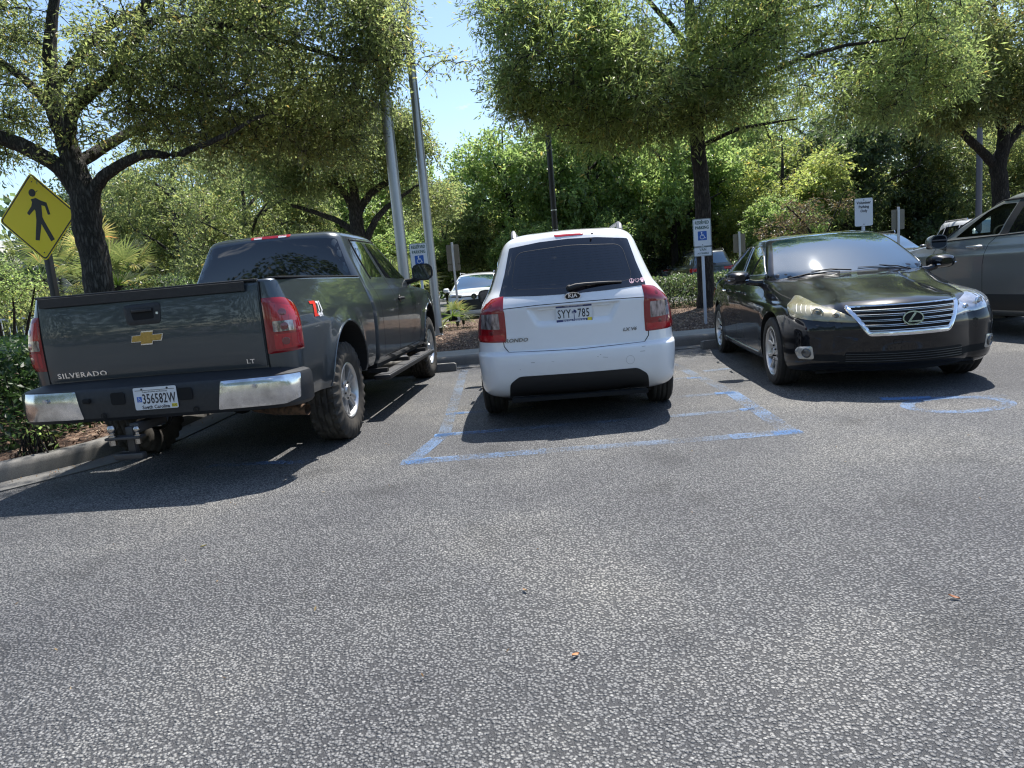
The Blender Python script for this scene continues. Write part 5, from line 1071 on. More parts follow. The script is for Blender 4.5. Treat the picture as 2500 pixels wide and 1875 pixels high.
V, Fq = scatter_quads(P, .045, .014, .9, 5); chipm = mat('bark_chips', (.1, .06, .04), .9); ge_ = N(chipm, 'ShaderNodeNewGeometry'); r_ = ramp(chipm, [(0, (.04, .022, .014)), (.5, (.13, .08, .05)), (1, (.36, .27, .19))]); LK(chipm, ge_.outputs['Random Per Island'], r_.inputs['Fac']); LK(chipm, r_.outputs['Color'], B(chipm).inputs['Base Color'])
tag(np_mesh('bark_chips', V, Fq, chipm), 'brown bark chips strewn over the planting bed', 'bark chips', kind='stuff')
# ------------------------------------------------------------------ worn blue paint
def worn(name, col, thr, wear=.6):
    m = bpy.data.materials.new(name); m.use_nodes = True; b = B(m); b.inputs['Roughness'].default_value = .7
    t = N(m, 'ShaderNodeTexCoord'); n = N(m, 'ShaderNodeTexNoise', Scale=2.3, Detail=4, Roughness=.6); LK(m, t.outputs['Object'], n.inputs['Vector'])
    v = N(m, 'ShaderNodeTexVoronoi', Scale=88); LK(m, t.outputs['Object'], v.inputs['Vector']); n2 = N(m, 'ShaderNodeTexNoise', Scale=55, Detail=4, Roughness=.7); LK(m, t.outputs['Object'], n2.inputs['Vector'])
    a = N(m, 'ShaderNodeMath', operation='MULTIPLY_ADD'); a.inputs[1].default_value = 1.6; LK(m, n.outputs['Fac'], a.inputs[0]); LK(m, n2.outputs['Fac'], a.inputs[2])
    a2 = N(m, 'ShaderNodeMath', operation='MULTIPLY_ADD'); a2.inputs[1].default_value = -.75; LK(m, v.outputs['Distance'], a2.inputs[0]); LK(m, a.outputs[0], a2.inputs[2])
    r = N(m, 'ShaderNodeMapRange'); r.inputs['From Min'].default_value = thr-.22; r.inputs['From Max'].default_value = thr+.02; LK(m, a2.outputs[0], r.inputs['Value'])
    b.inputs['Base Color'].default_value = (*col, 1); tr = N(m, 'ShaderNodeBsdfTransparent'); mi = N(m, 'ShaderNodeMixShader'); mu = N(m, 'ShaderNodeMath', operation='MULTIPLY'); mu.inputs[1].default_value = wear
    LK(m, r.outputs[0], mu.inputs[0]); LK(m, mu.outputs[0], mi.inputs[0]); LK(m, tr.outputs[0], mi.inputs[1]); LK(m, b.outputs[0], mi.inputs[2]); LK(m, mi.outputs[0], m.node_tree.nodes['Material Output'].inputs['Surface'])
    bp = N(m, 'ShaderNodeBump', Strength=.6, Distance=.004); LK(m, v.outputs['Distance'], bp.inputs['Height']); LK(m, bp.outputs['Normal'], b.inputs['Normal']); return m
blue1, blue2 = worn('blue_paint', (.17, .31, .55), 1.03, .46), worn('faded_blue_paint', (.20, .31, .48), 1.08, .32); blue3 = worn('fresh_blue_paint', (.12, .29, .60), .95, .62)
def stripe(a, b, w, m, name='stall_line'):
    a, b = Vector((*a, 0)), Vector((*b, 0)); d = (b-a).normalized(); n = Vector((-d.y, d.x, 0))*w/2
    return structure(mk(name, [p+Vector((0, 0, .004)) for p in (a-n, b-n, b+n, a+n)], [(0, 1, 2, 3)], m, None, False))
FL, FR = (-.82, 4.82), (1.99, 4.76)
stripe((-.84, 4.88), (.2, 4.86), .15, blue1); stripe((.2, 4.86), (1.5, 4.80), .13, blue2); stripe((1.5, 4.80), (1.99, 4.80), .15, blue1)
stripe((-.76, 4.96), (-.60, 5.72), .12, blue1); stripe((-.60, 5.72), (-.66, 9.9), .11, blue2); stripe((1.93, 4.88), (2.05, 6.5), .13, blue1); stripe((2.05, 6.5), (2.02, 9.9), .11, blue2)
stripe((-.66, 5.70), (-.1, 5.68), .11, blue1); stripe((-.1, 5.68), (1.98, 5.64), .10, blue2); stripe((-.62, 6.62), (.2, 6.60), .10, blue1); stripe((1.2, 6.5), (2.06, 6.46), .10, blue2); stripe((1.4, 7.55), (2.04, 7.52), .10, blue2)
for (a, b) in (((-.80, 4.85), (-.62, 4.93)), ((-.68, 5.70), (-.50, 5.70)), ((-.66, 6.62), (-.48, 6.62)), ((1.80, 4.80), (2.0, 4.80)), ((1.86, 5.66), (1.98, 5.66)), ((1.90, 6.48), (2.08, 6.46)), ((1.9, 7.5), (2.05, 7.5)), ((-1.80, 5.20), (-1.60, 5.16)), ((-2.4, 5.3), (-1.8, 5.22))): stripe(a, b, .10, blue3 if a[0] > -1.7 else blue1, 'paint_patch')
def ring_mark(c, rx, ry, w, m):
    n = 40; V = []; 
    for k in range(n): a = 2*math.pi*k/n; V += [(c[0]+rx*math.cos(a), c[1]+ry*math.sin(a), .004), (c[0]+(rx-w)*math.cos(a), c[1]+(ry-w)*math.sin(a), .004)]
    return structure(mk('access_symbol_paint', V, [(2*k, 2*((k+1) % n), 2*((k+1) % n)+1, 2*k+1) for k in range(n)], m, None, False))
ring_mark((3.36, 5.20), .40, .31, .10, blue1); stripe((3.0, 5.62), (3.35, 5.50), .12, blue3, 'access_symbol_paint'); stripe((3.5, 5.42), (3.85, 5.35), .09, blue2, 'access_symbol_paint')
stripe((2.2, 7.9), (2.5, 7.95), .12, blue2, 'paint_patch')
# ------------------------------------------------------------------ wheel stops
def wheel_stop(c, ang, L_, lab):
    t = thing('wheel_stop', lab, 'wheel stop', (c[0], c[1], 0), ang, 'concrete wheel stops'); mb = MB()
    sec = [(-.075, .004), (-.07, .06), (-.05, .115), (.05, .115), (.07, .06), (.075, .004)]; V = []
    xs = [-L_/2, -L_/2+.03, L_/2-.03, L_/2]
    for i, x in enumerate(xs):
        k = .86 if i in (0, 3) else 1
        for a, z in sec: V.append((x, a*k, z*(k if z > .01 else 1)))
    mb.add(V, [(i*6+j, i*6+j+1, (i+1)*6+j+1, (i+1)*6+j) for i in range(3) for j in range(5)]+[tuple(range(5, -1, -1)), tuple(18+j for j in range(6))]); mb.done('block', cg, t, True, 40)
    mb = MB()
    for x in (-L_*.33, L_*.33): mb.lathe([(0, .119), (.018, .118), (.02, .11)], 10, Matrix.Translation((x, 0, 0)))
    mb.done('anchor_pins', MT['rust'], t)
wheel_stop((-1.65, 10.02), R(-2), 1.75, 'concrete wheel stop beyond the front wheel of the pickup'); wheel_stop((3.65, 10.05), R(1), 1.75, 'concrete wheel stop behind the black sedan')
wheel_stop((.62, 9.98), 0, 1.75, 'concrete wheel stop in front of the white minivan')
# ------------------------------------------------------------------ signs
green, bluec = mat('sign_green', (.008, .06, .035), .4), mat('sign_blue', (.015, .09, .36), .4); sw = mat('sign_white', (.60, .63, .66), .35); sback = mat('sign_back', (.19, .18, .15), .55, .2); postw = mat('post_white', (.55, .58, .62), .5); charc = mat('sign_charcoal', (.02, .02, .025), .5)  # sback: brown-grey tone has the shade on the sign backs put in
def panel(mb, w, h, r, c, A, Bv, n, th=.004, mi=0): put(mb, poly2(rnd([(-w/2, -h/2), (w/2, -h/2), (w/2, h/2), (-w/2, h/2)], r), th/2), c, A, Bv, mi)
def outline(w, h, r, t_):
    a = rnd([(-w/2, -h/2), (w/2, -h/2), (w/2, h/2), (-w/2, h/2)], r, 5); b = rnd([(-w/2+t_, -h/2+t_), (w/2-t_, -h/2+t_), (w/2-t_, h/2-t_), (-w/2+t_, h/2-t_)], max(r-t_, .004), 5); n = len(a)
    return [(p.x, p.y, .0008) for p in a]+[(p.x, p.y, .0008) for p in b], [(i, (i+1) % n, n+(i+1) % n, n+i) for i in range(n)]
def sign(kind, x, y, zc, lab, yaw=0, zb=.2, cat='sign', group=None, lean=0):
    t = thing('parking_sign', lab, cat, (x, y, zb), yaw, group); t.rotation_euler = (0, lean, yaw)
    A, Bv, n = Vector((1, 0, 0)), Vector((0, 0, 1)), Vector((0, -1, 0)); z0 = zc-zb
    top = z0+(.20 if kind != 'vol' else .16)
    mb = MB(); mb.box((0, .022, (top-.05)/2-.05), (.045, .035, top+.05), bev=.004); mb.done('post', postw, t, True, 40)
    c = Vector((0, 0, z0)); s1 = MB(); panel(s1, .305, .457, .03, c, A, Bv, n); p = s1.done('sign_panel', [sw if kind != 'back' else sback], t, False)
    mb = MB(); e = c+n*.0032
    if kind in ('res', 'van'):
        put(mb, outline(.297, .449, .027, .006), e, A, Bv, 0); put(mb, text2d('RESERVED', .072, .0008, .73, .0018), e+Bv*.165, A, Bv, 0); put(mb, text2d('PARKING', .072, .0008, .76, .0018), e+Bv*.082, A, Bv, 0)
        panel(mb, .15, .15, .01, e-Bv*.050, A, Bv, n, .0016, 1)
        for q in wheelchair(): put(mb, sc2(q, .145), e-Bv*.050+n*.0014, A, Bv, 2)
        mb.done('sign_lettering', [green, bluec, sw], p, False, fixn=False)
    elif kind == 'vol':
        for i, s in enumerate(('Volunteer', 'Parking', 'Only')): put(mb, text2d(s, .062, .0008, .95, .0016), e+Bv*(.155-.068*i), A, Bv, 0)
        mb.done('sign_lettering', [charc], p, False, fixn=False)
    if kind in ('van', 'back2', 'res'):
        c2 = c-Bv*.312; s2 = MB(); panel(s2, .305, .152, .025, c2, A, Bv, n); p2 = s2.done('sign_panel', [sw], t, False); mb = MB(); e2 = c2+n*.0032
        put(mb, outline(.297, .144, .022, .005), e2, A, Bv, 0); put(mb, text2d('VAN', .060, .0008, .95, .0006), e2+Bv*.030, A, Bv, 0); put(mb, text2d('ACCESSIBLE', .038, .0008, .95, .0005), e2-Bv*.030, A, Bv, 0); mb.done('sign_lettering', [green], p2, False, fixn=False)
    mb = MB()
    for dz in (.20, -.20): mb.lathe([(0, .004), (.008, .003), (.009, 0)], 8, Matrix.Translation(c+Bv*dz+n*.002) @ Matrix.Rotation(R(90), 4, 'X'))
    mb.done('sign_bolts', MT['steel'], p)
    return t
sign('van', 3.40, 11.95, 1.72, 'RESERVED PARKING sign with VAN ACCESSIBLE plate left of the black sedan', 0, .24, group='signs facing the parking row')
sign('res', -1.38, 12.05, 1.73, 'RESERVED PARKING sign behind the pickup by the flagpoles', 0, .24, group='signs facing the parking row')
sign('vol', 6.15, 12.0, 1.83, 'white Volunteer Parking Only sign above the black sedan roof', 0, .24, group='signs facing the parking row')
def back_sign(x, y, zc, lab, yaw=R(180), two=True):
    t = thing('sign_back', lab, 'sign', (x, y, .2), yaw, 'signs seen from behind'); mb = MB(); mb.box((0, .022, (zc+.2)/2-.1), (.05, .035, zc+.16), bev=.004)
    mb.done('post', postw, t, True, 40); mb = MB(); put(mb, poly2(rnd([(-.152, -.228), (.152, -.228), (.152, .228), (-.152, .228)], .03), .002), (0, 0, zc-.2), (1, 0, 0), (0, 0, 1)); mb.done('sign_panel', sback, t, False)
    if two: mb = MB(); put(mb, poly2(rnd([(-.152, -.076), (.152, -.076), (.152, .076), (-.152, .076)], .025), .002), (0, 0, zc-.2-.312), (1, 0, 0), (0, 0, 1)); mb.done('sign_panel', sback, t, False)
back_sign(-1.13, 16.9, 1.92, 'back of a grey sign with plate below, by the small palm'); back_sign(9.25, 16.5, 1.82, 'back of a grey sign behind the black sedan windscreen', R(180), False); back_sign(5.95, 17.7, 1.62, 'back of a grey sign beyond the black sedan roof', R(180), False); back_sign(2.75, 17.0, 1.72, 'back of a grey sign half hidden by the white minivan', R(180), False)
# pedestrian crossing sign
t = thing('crossing_sign', 'yellow diamond pedestrian crossing sign on a black post left of the oak', 'sign', (-7.79, 12.3, .25), R(-8)); zc = 2.95-.25
mb = MB(); mb.box((0, .06, (zc+.3)/2-.1), (.10, .10, zc+.3), bev=.006); mb.box((0, .06, 1.2), (.40, .16, .04)); mb.done('post', mat('post_black', (.012, .012, .013), .45), t)
yel, blk = mat('sign_yellow', (.95, .76, .006), .45), mat('sign_black', (.012, .012, .012), .5)
dm = lambda h, r: [Vector(p) for p in rnd([(0, -h), (h, 0), (0, h), (-h, 0)], r, 5)]
sk = 1.367; mb = MB(); put(mb, poly2(dm(.545*sk, .08), .002), (0, 0, zc), (1, 0, 0), (0, 0, 1)); pn = mb.done('sign_panel', yel, t, False)
mb = MB(); a, b = dm(.528*sk, .075), dm(.506*sk, .062); n = len(a); e = (0, -.0032, zc); put(mb, ([(p.x, p.y, .0005) for p in a]+[(p.x, p.y, .0005) for p in b], [(i, (i+1) % n, n+(i+1) % n, n+i) for i in range(n)]), e, (1, 0, 0), (0, 0, 1))
for q in (circle((-.022, .300), .047, 18), [(-.055, .225), (.015, .235), (.070, .200), (.150, .165), (.175, .020), (.140, .018), (.120, .125), (.075, .140), (.060, .0), (.075, -.05), (.175, -.285), (.120, -.305), (.030, -.085), (-.035, -.28), (-.090, -.27), (-.030, -.03), (-.020, .08), (-.030, .10), (-.115, .035), (-.140, .065), (-.065, .140), (-.045, .19)]): put(mb, poly2([(qx*sk, qy*sk) for qx, qy in q], .0008), e, (1, 0, 0), (0, 0, 1))
mb.done('walking_figure', blk, pn, False, fixn=False)
mb = MB()
for dz in (.59, -.59): mb.lathe([(0, .004), (.010, .003), (.011, 0)], 8, Matrix.Translation((0, -.003, zc+dz)) @ Matrix.Rotation(R(90), 4, 'X'))
mb.done('sign_bolts', MT['steel'], pn)
t = thing('warning_sign', 'grey back of a diamond road sign beneath the yellow crossing sign', 'sign', (-13.0, 21.0, 0), R(160))
mb = MB(); put(mb, poly2(dm(.54, .06), .002), (0, 0, 2.05), (1, 0, 0), (0, 0, 1)); mb.done('sign_panel', mat('sign_back_grey', (.30, .29, .27), .5, .2), t, False); mb = MB(); mb.box((0, .05, 1.35), (.08, .06, 2.8), bev=.006); mb.done('post', mat('post_grey', (.06, .06, .07), .5), t)
# flag poles
alu = noise_var(mat('brushed_aluminium', rough=.38, metal=.75), (.36, .37, .38), (.44, .45, .46), 3, stretch=(1, 1, .1))
for x, y, r0, lab in ((-1.72, 12.45, .095, 'left silver flagpole rising behind the pickup mirror'), (-1.29, 13.15, .082, 'right silver flagpole between the pickup and the white minivan')):
    t = thing('flagpole', lab, 'flagpole', (x, y, .22), 0, 'flagpoles'); mb = MB(); mb.tube([(0, 0, -.1), (0, 0, 3), (0, 0, 7), (0, 0, 10.5)], [r0, r0, r0*.8, r0*.55], 24); mb.done('pole', alu, t); mb = MB(); mb.lathe([(r0*1.0, .10), (r0*1.5, .06), (r0*1.9, 0)], 24); mb.done('base_collar', alu, t); mb = MB(); mb.lathe([(0, 10.74), (.06, 10.70), (.085, 10.62), (.06, 10.54), (.02, 10.5)], 16); mb.done('finial', MT['satin'], t)
# lamp posts
pb = mat('lamp_black', (.010, .010, .011), .4)
t = thing('lamp_post', 'black lamp post rising behind the white minivan', 'lamp post', (1.53, 19.4, 0)); mb = MB(); mb.tube([(0, 0, 0), (0, 0, 3), (0, 0, 5.0)], [.088, .080, .074], 20); mb.lathe([(.09, 2.42), (.084, 2.45)], 20); mb.lathe([(.064, 5.0), (.10, 5.06), (.085, 5.12), (.12, 5.3), (.13, 5.42), (.05, 5.5)], 20); mb.done('pole', pb, t)
mb = MB(); mb.lathe([(.12, 5.45), (.19, 5.62), (.20, 5.8), (.15, 6.0), (.05, 6.1)], 20); mb.done('globe', mat('lamp_globe', (.5, .5, .48), .3, 0, .5), t); mb = MB(); mb.lathe([(.21, 5.98), (.12, 6.1), (.03, 6.2), (.0, 6.3)], 20); mb.done('cap', pb, t)
for z in (2.42, 2.95, 5.05): mb = MB(); mb.lathe([(.088, z), (.088, z+.02), (.078, z+.022)], 20); mb.done('band', MT['satin'], t)
t = thing('lamp_post', 'grey lamp post near the tree at the far right', 'lamp post', (17.2, 25.5, 0)); mb = MB(); mb.tube([(0, 0, 0), (0, 0, 3.6), (0, 0, 6.5)], [.11, .10, .08], 16); mb.done('pole', mat('lamp_grey', (.10, .10, .12), .5), t); mb = MB(); mb.box((.0, -.3, 6.5), (.3, .7, .12), bev=.03); mb.done('lamp_head', pb, t)
# path lights in the bed
for i, (x, y) in enumerate(((-1.22, 12.95), (-1.02, 14.6), (-.92, 15.0))):
    t = thing('spotlight', ('small dark garden spotlight at the flagpole foot', 'small dark garden spotlight left of its twin near the white SUV', 'small dark garden spotlight right of its twin near the white SUV')[i], 'spotlight', (x, y, bed_z(x, y)), 0, 'garden spotlights'); mb = MB(); mb.tube([(0, 0, -.03), (0, 0, .07)], .008, 6); mb.done('stake', MT['black'], t)
    mb = MB(); mb.tube([(0, .02, .06), (0, -.01, .16)], [.028, .036], 12); mb.done('lamp_housing', mat('green_black', (.02, .028, .02), .5), t)
# fallen leaves on the asphalt
for i, (x, y, lab, c) in enumerate(((-1.66, 3.47, 'small yellow fallen leaf near the pickup shadow', (.45, .38, .10)), (1.95, 2.43, 'curled tan leaf at the right of the asphalt', (.42, .30, .14)), (1.47, 2.28, 'brown twig leaf on the asphalt left of the tan leaf', (.30, .12, .05)), (.13, 2.12, 'orange leaf low in the middle of the asphalt', (.45, .20, .08)), (-.02, 2.63, 'tiny pale leaf in the middle of the asphalt', (.50, .32, .18)))):
    V = []; n = 9
    for k in range(n): u = k/(n-1); w = .009*math.sin(math.pi*u)**.7+.0004; V += [(.05*(u-.5), w, .006+.012*u*u+.004), (.05*(u-.5), 0, .004+.012*u*u), (.05*(u-.5), -w, .006+.012*u*u+.006)]
    o = mk('fallen_leaf', V, [(3*k+j, 3*k+j+1, 3*k+j+4, 3*k+j+3) for k in range(n-1) for j in (0, 1)], mat('dry_leaf', c, .6)); o.location = (x, y, .002); o.rotation_euler = (0, 0, i*1.3); o.scale = (.7, .7, .7); tag(o, lab, 'leaf', 'fallen leaves on the asphalt')
# ------------------------------------------------------------------ trees
def barkmat(name, c1, c2, sc=9, bump=.9):
    m = mat(name, c1, .92); t = N(m, 'ShaderNodeTexCoord'); mpg = N(m, 'ShaderNodeMapping'); mpg.inputs['Scale'].default_value = (1, 1, .22); LK(m, t.outputs['Object'], mpg.inputs['Vector'])
    v = N(m, 'ShaderNodeTexVoronoi', Scale=sc*3.2, feature='DISTANCE_TO_EDGE'); n = N(m, 'ShaderNodeTexNoise', Scale=sc*1.5, Detail=7, Roughness=.7); LK(m, mpg.outputs[0], n.inputs['Vector'])
    a = N(m, 'ShaderNodeVectorMath', operation='MULTIPLY_ADD'); a.inputs[1].default_value = (.12,)*3; LK(m, n.outputs['Color'], a.inputs[0]); LK(m, mpg.outputs[0], a.inputs[2]); LK(m, a.outputs[0], v.inputs['Vector'])
    r = ramp(m, [(0, tuple(x*.35 for x in c1)), (.12, c1), (.6, c2)]); LK(m, v.outputs['Distance'], r.inputs['Fac'])
    r2 = ramp(m, [(.3, (.6,)*3), (.7, (1.3, 1.3, 1.28))]); n2 = N(m, 'ShaderNodeTexNoise', Scale=3, Detail=6); LK(m, t.outputs['Object'], n2.inputs['Vector']); LK(m, n2.outputs['Fac'], r2.inputs['Fac'])
    mm = N(m, 'ShaderNodeMix', data_type='RGBA', blend_type='MULTIPLY'); mm.inputs['Factor'].default_value = 1; LK(m, r.outputs['Color'], mm.inputs['A']); LK(m, r2.outputs['Color'], mm.inputs['B']); LK(m, mm.outputs['Result'], B(m).inputs['Base Color'])
    mr = N(m, 'ShaderNodeMapRange'); mr.inputs['From Max'].default_value = .25; LK(m, v.outputs['Distance'], mr.inputs['Value']); bp = N(m, 'ShaderNodeBump', Strength=bump, Distance=.02); LK(m, mr.outputs[0], bp.inputs['Height']); LK(m, bp.outputs['Normal'], B(m).inputs['Normal']); return m
oakbark = barkmat('oak_bark', (.055, .050, .045), (.15, .14, .125), 7); darkbark = barkmat('dark_bark', (.035, .030, .026), (.085, .075, .065), 8)
def catmull(P, k=4):
    P = [np.array(p, float) for p in P]; out = []
    for i in range(len(P)-1):
        a, b, c, d = P[max(i-1, 0)], P[i], P[i+1], P[min(i+2, len(P)-1)]
        for j in range(k): t = j/k; out.append(.5*((2*b)+(c-a)*t+(2*a-5*b+4*c-d)*t*t+(3*b-a-3*c+d)*t**3))
    return out+[P[-1]]
def tubes_np(paths, n):
    """paths: list of (m,4) arrays x,y,z,r -> verts, quads"""
    V = []; Fq = []; k0 = 0; ang = np.arange(n)*2*np.pi/n; ca, sa = np.cos(ang), np.sin(ang)
    for P in paths:
        m = len(P); T = np.gradient(P[:, :3], axis=0); T /= np.linalg.norm(T, axis=1)[:, None]+1e-9
        up = np.array([0, 0, 1.]) if abs(T[0, 2]) < .8 else np.array([1., 0, 0]); s = np.cross(T, up); s /= np.linalg.norm(s, axis=1)[:, None]+1e-9; u = np.cross(s, T)
        V.append((P[:, None, :3]+(s[:, None, :]*ca[None, :, None]+u[:, None, :]*sa[None, :, None])*P[:, 3][:, None, None]).reshape(-1, 3))
        i, j = np.meshgrid(np.arange(m-1), np.arange(n), indexing='ij'); a = k0+i*n+j; b = k0+i*n+(j+1) % n; Fq.append(np.stack([a, b, b+n, a+n], -1).reshape(-1, 4)); k0 += m*n
    return np.concatenate(V), np.concatenate(Fq)
def make_tree(name, label, limbs, ells, ncl, leaf, mleaf, mbark, seed, per=95, rc=.42, group=None, keep=None, moss=0, twigs=9, origin=None, sides=10, thr=-.16, extra=()):
    r = np.random.default_rng(seed); paths = []; nodes = []; rad = []
    for Lm in limbs:
        C = np.array(catmull(Lm, 5)); 
        C[:, :3] += r.normal(size=(len(C), 3))*(.010+.04*C[:, 3:4])*.5; paths.append(C)
        for q in C: nodes.append(q[:3]); rad.append(q[3])
    nodes = [np.array(q) for q in nodes]; w = np.array([e[6] for e in ells], float); w /= w.sum(); cl = []
    tries = 0
    while len(cl) < ncl and tries < ncl*30:
        tries += 1; e = ells[r.choice(len(ells), p=w)]; d = r.normal(size=3); d /= np.linalg.norm(d); q = r.uniform()**.42
        p = np.array(e[:3])+d*q*np.array(e[3:6])
        if noise.noise(Vector(p*.55)+Vector((seed, 0, 0))) < thr: continue
        if keep and not keep(p): continue
        cl.append(p)
    cl += [np.array(e) for e in extra]; cl = np.array(cl); c0 = np.array(limbs[0][0][:3])
    order = np.argsort(np.min(np.linalg.norm(cl[:, None, :]-np.array(nodes)[None, ::3, :], axis=2), axis=1)); small = []; TW = []; LP = []; LD = []
    ND = np.array(nodes)
    for ci in order:
        c = cl[ci]; d = np.linalg.norm(ND-c, axis=1)+.35*np.maximum(0, ND[:, 2]-c[2]); k = int(np.argmin(d)); a = ND[k]; L_ = np.linalg.norm(c-a)
        if L_ > .12:
            m = max(3, int(L_/.35)+2); t = np.linspace(0, 1, m)[:, None]; sag = np.array([0, 0, .12*L_])*np.sin(t*np.pi); P = a+(c-a)*t+sag+r.normal(size=(m, 3))*.05*np.sin(t*np.pi)*min(L_, 1.5)
            r0 = min(.008+.012*L_, .045); P4 = np.hstack([P, np.linspace(r0, .005, m)[:, None]]); small.append(P4); ND = np.vstack([ND, P[1:]])
        dr = c-a; dr /= np.linalg.norm(dr)+1e-6
        for q in range(twigs):
            v = r.normal(size=3)+dr*.5; v[2] *= .7; v /= np.linalg.norm(v); ln = rc*r.uniform(.5, 1.25); tw = c+v*ln*np.linspace(0, 1, 3)[:, None]; tw[:, 2] -= .10*ln*np.array([0, .3, 1])
            small.append(np.hstack([tw, np.array([[.004], [.0035], [.002]])])) if q < 4 else None
            nl = per//twigs; u = r.uniform(.12, 1.08, nl)[:, None]; LP.append(c+v*ln*u-np.array([0, 0, .10*ln])*u**2+r.normal(size=(nl, 3))*.045*rc/.42); LD.append(np.repeat(v[None], nl, 0)*.7+np.array([0, 0, -.25]))
    o0 = origin or limbs[0][0][:3]; t = thing(name, label, 'tree', o0, 0, group); off = np.array(o0)
    V1, F1 = tubes_np(paths, sides); V2, F2 = tubes_np(small, 4)
    np_mesh('trunk', V1-off, F1, mbark, t, True); np_mesh('branches', V2-off, F2, mbark, t, True)
    LP = np.concatenate(LP); LD = np.concatenate(LD); V, Fq = scatter_quads(LP, leaf[0], leaf[1], .55, seed, .18, LD)
    np_mesh('crown', V-off, Fq, mleaf, t)
    if moss:
        mv = []; ct = cl[r.choice(len(cl), moss)]
        for c in ct:
            n = 60; p = c+r.normal(size=(n, 3))*np.array([.06, .06, .02]); p[:, 2] -= r.uniform(0, .45, n); mv.append(p)
        mv = np.concatenate(mv); V, Fq = scatter_quads(mv, .16, .006, .1, seed+1, 0, np.repeat(np.array([[0, 0, -1.]]), len(mv), 0)); np_mesh('hanging_moss', V-off, Fq, MT['moss'], t)
    return t
MT['moss'] = leafmat('moss_grey', (.07, .075, .06), (.10, .105, .085), (.13, .13, .11), .3)
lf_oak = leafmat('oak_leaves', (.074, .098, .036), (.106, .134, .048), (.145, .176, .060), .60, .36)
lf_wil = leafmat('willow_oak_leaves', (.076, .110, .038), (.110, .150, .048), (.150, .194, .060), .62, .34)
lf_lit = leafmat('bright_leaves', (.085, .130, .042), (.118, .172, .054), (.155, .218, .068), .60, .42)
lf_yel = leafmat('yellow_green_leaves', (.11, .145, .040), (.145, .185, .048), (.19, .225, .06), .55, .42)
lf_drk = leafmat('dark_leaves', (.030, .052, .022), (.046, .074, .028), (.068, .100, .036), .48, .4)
lf_hdg = leafmat('hedge_leaves', (.018, .042, .012), (.030, .066, .019), (.048, .098, .028), .30, .42)  # hedge leaf tones darkened to stand in for the oak's shade
# near oak on the left
oy = 11.5
limbs = [[(-6.62, oy, .1, .30), (-6.50, oy, .9, .235), (-6.50, oy, 2.0, .215), (-6.53, oy, 2.6, .215), (-6.50, oy, 3.08, .21), (-6.58, oy, 3.55, .17), (-6.64, oy, 4.0, .15), (-6.77, oy+.1, 4.4, .13), (-6.82, oy+.2, 4.9, .11), (-6.78, oy+.3, 5.6, .09), (-6.6, oy+.5, 6.6, .06), (-6.5, oy+.6, 7.6, .03)],
         [(-6.52, oy, 2.95, .14), (-6.75, oy-.1, 3.55, .125), (-7.3, oy-.3, 3.95, .115), (-7.9, oy-.6, 4.2, .10), (-8.8, oy-1.0, 4.6, .07), (-9.9, oy-1.2, 5.2, .035)],
         [(-6.47, oy, 2.75, .12), (-6.30, oy-.05, 3.18, .10), (-6.05, oy-.1, 3.38, .09), (-5.72, oy-.15, 3.52, .078), (-5.3, oy-.2, 3.62, .066), (-4.9, oy-.25, 3.56, .055), (-4.2, oy-.2, 3.75, .04), (-3.5, oy, 4.1, .02)],
         [(-6.62, oy, 3.85, .12), (-6.45, oy-.05, 4.35, .105), (-6.1, oy-.1, 4.6, .10), (-5.7, oy-.1, 4.85, .085), (-5.33, oy-.1, 5.3, .075), (-5.05, oy, 5.9, .06), (-4.7, oy+.2, 6.8, .03)],
         [(-5.40, oy-.1, 5.2, .065), (-4.85, oy-.15, 5.56, .06), (-4.2, oy-.2, 5.45, .05), (-3.5, oy-.15, 5.28, .045), (-2.8, oy, 5.05, .035), (-2.0, oy+.2, 4.82, .028), (-1.2, oy+.3, 4.9, .015)],
         [(-6.75, oy+.1, 4.3, .09), (-7.2, oy+.3, 4.9, .07), (-8.0, oy+.5, 5.6, .05), (-9.0, oy+.8, 6.2, .025)],
         [(-6.60, oy+.1, 3.6, .10), (-6.2, oy+1.0, 4.2, .08), (-5.4, oy+2.0, 4.8, .06), (-4.2, oy+3.0, 5.4, .03)], [(-6.8, oy+.2, 4.8, .08), (-6.0, oy+.3, 5.6, .06), (-5.2, oy+1, 6.3, .03)]]
ells = [(-6.6, 12.2, 6.1, 3.4, 2.6, 1.9, 3.2), (-3.9, 12.0, 5.7, 2.6, 2.2, 1.6, 3.2), (-2.1, 12.4, 5.3, 1.7, 1.7, 1.25, 1.6), (-1.15, 12.6, 5.15, .85, 1.0, .75, .5), (-9.4, 11.8, 5.2, 2.4, 2.2, 1.7, 1.4), (-4.6, 12.4, 4.2, 2.0, 1.4, .6, 1.0), (-8.6, 11.6, 3.6, 1.3, 1.2, .8, .5), (-3.0, 12.8, 4.1, 1.4, 1.2, .6, .9), (-6.2, 11.0, 4.9, 3.6, 1.2, 1.6, 2.0), (-1.85, 11.6, 4.9, .8, .8, .95, .55), (-7.6, 8.7, 6.1, 3.0, 2.0, 1.1, 1.9), (-3.1, 8.3, 6.5, 1.3, 1.8, .7, 1.3), (-5.6, 9.0, 6.4, 1.6, 1.8, .7, 1.4)]  # last three crown masses hang out of view, added to shade hedge and kerb
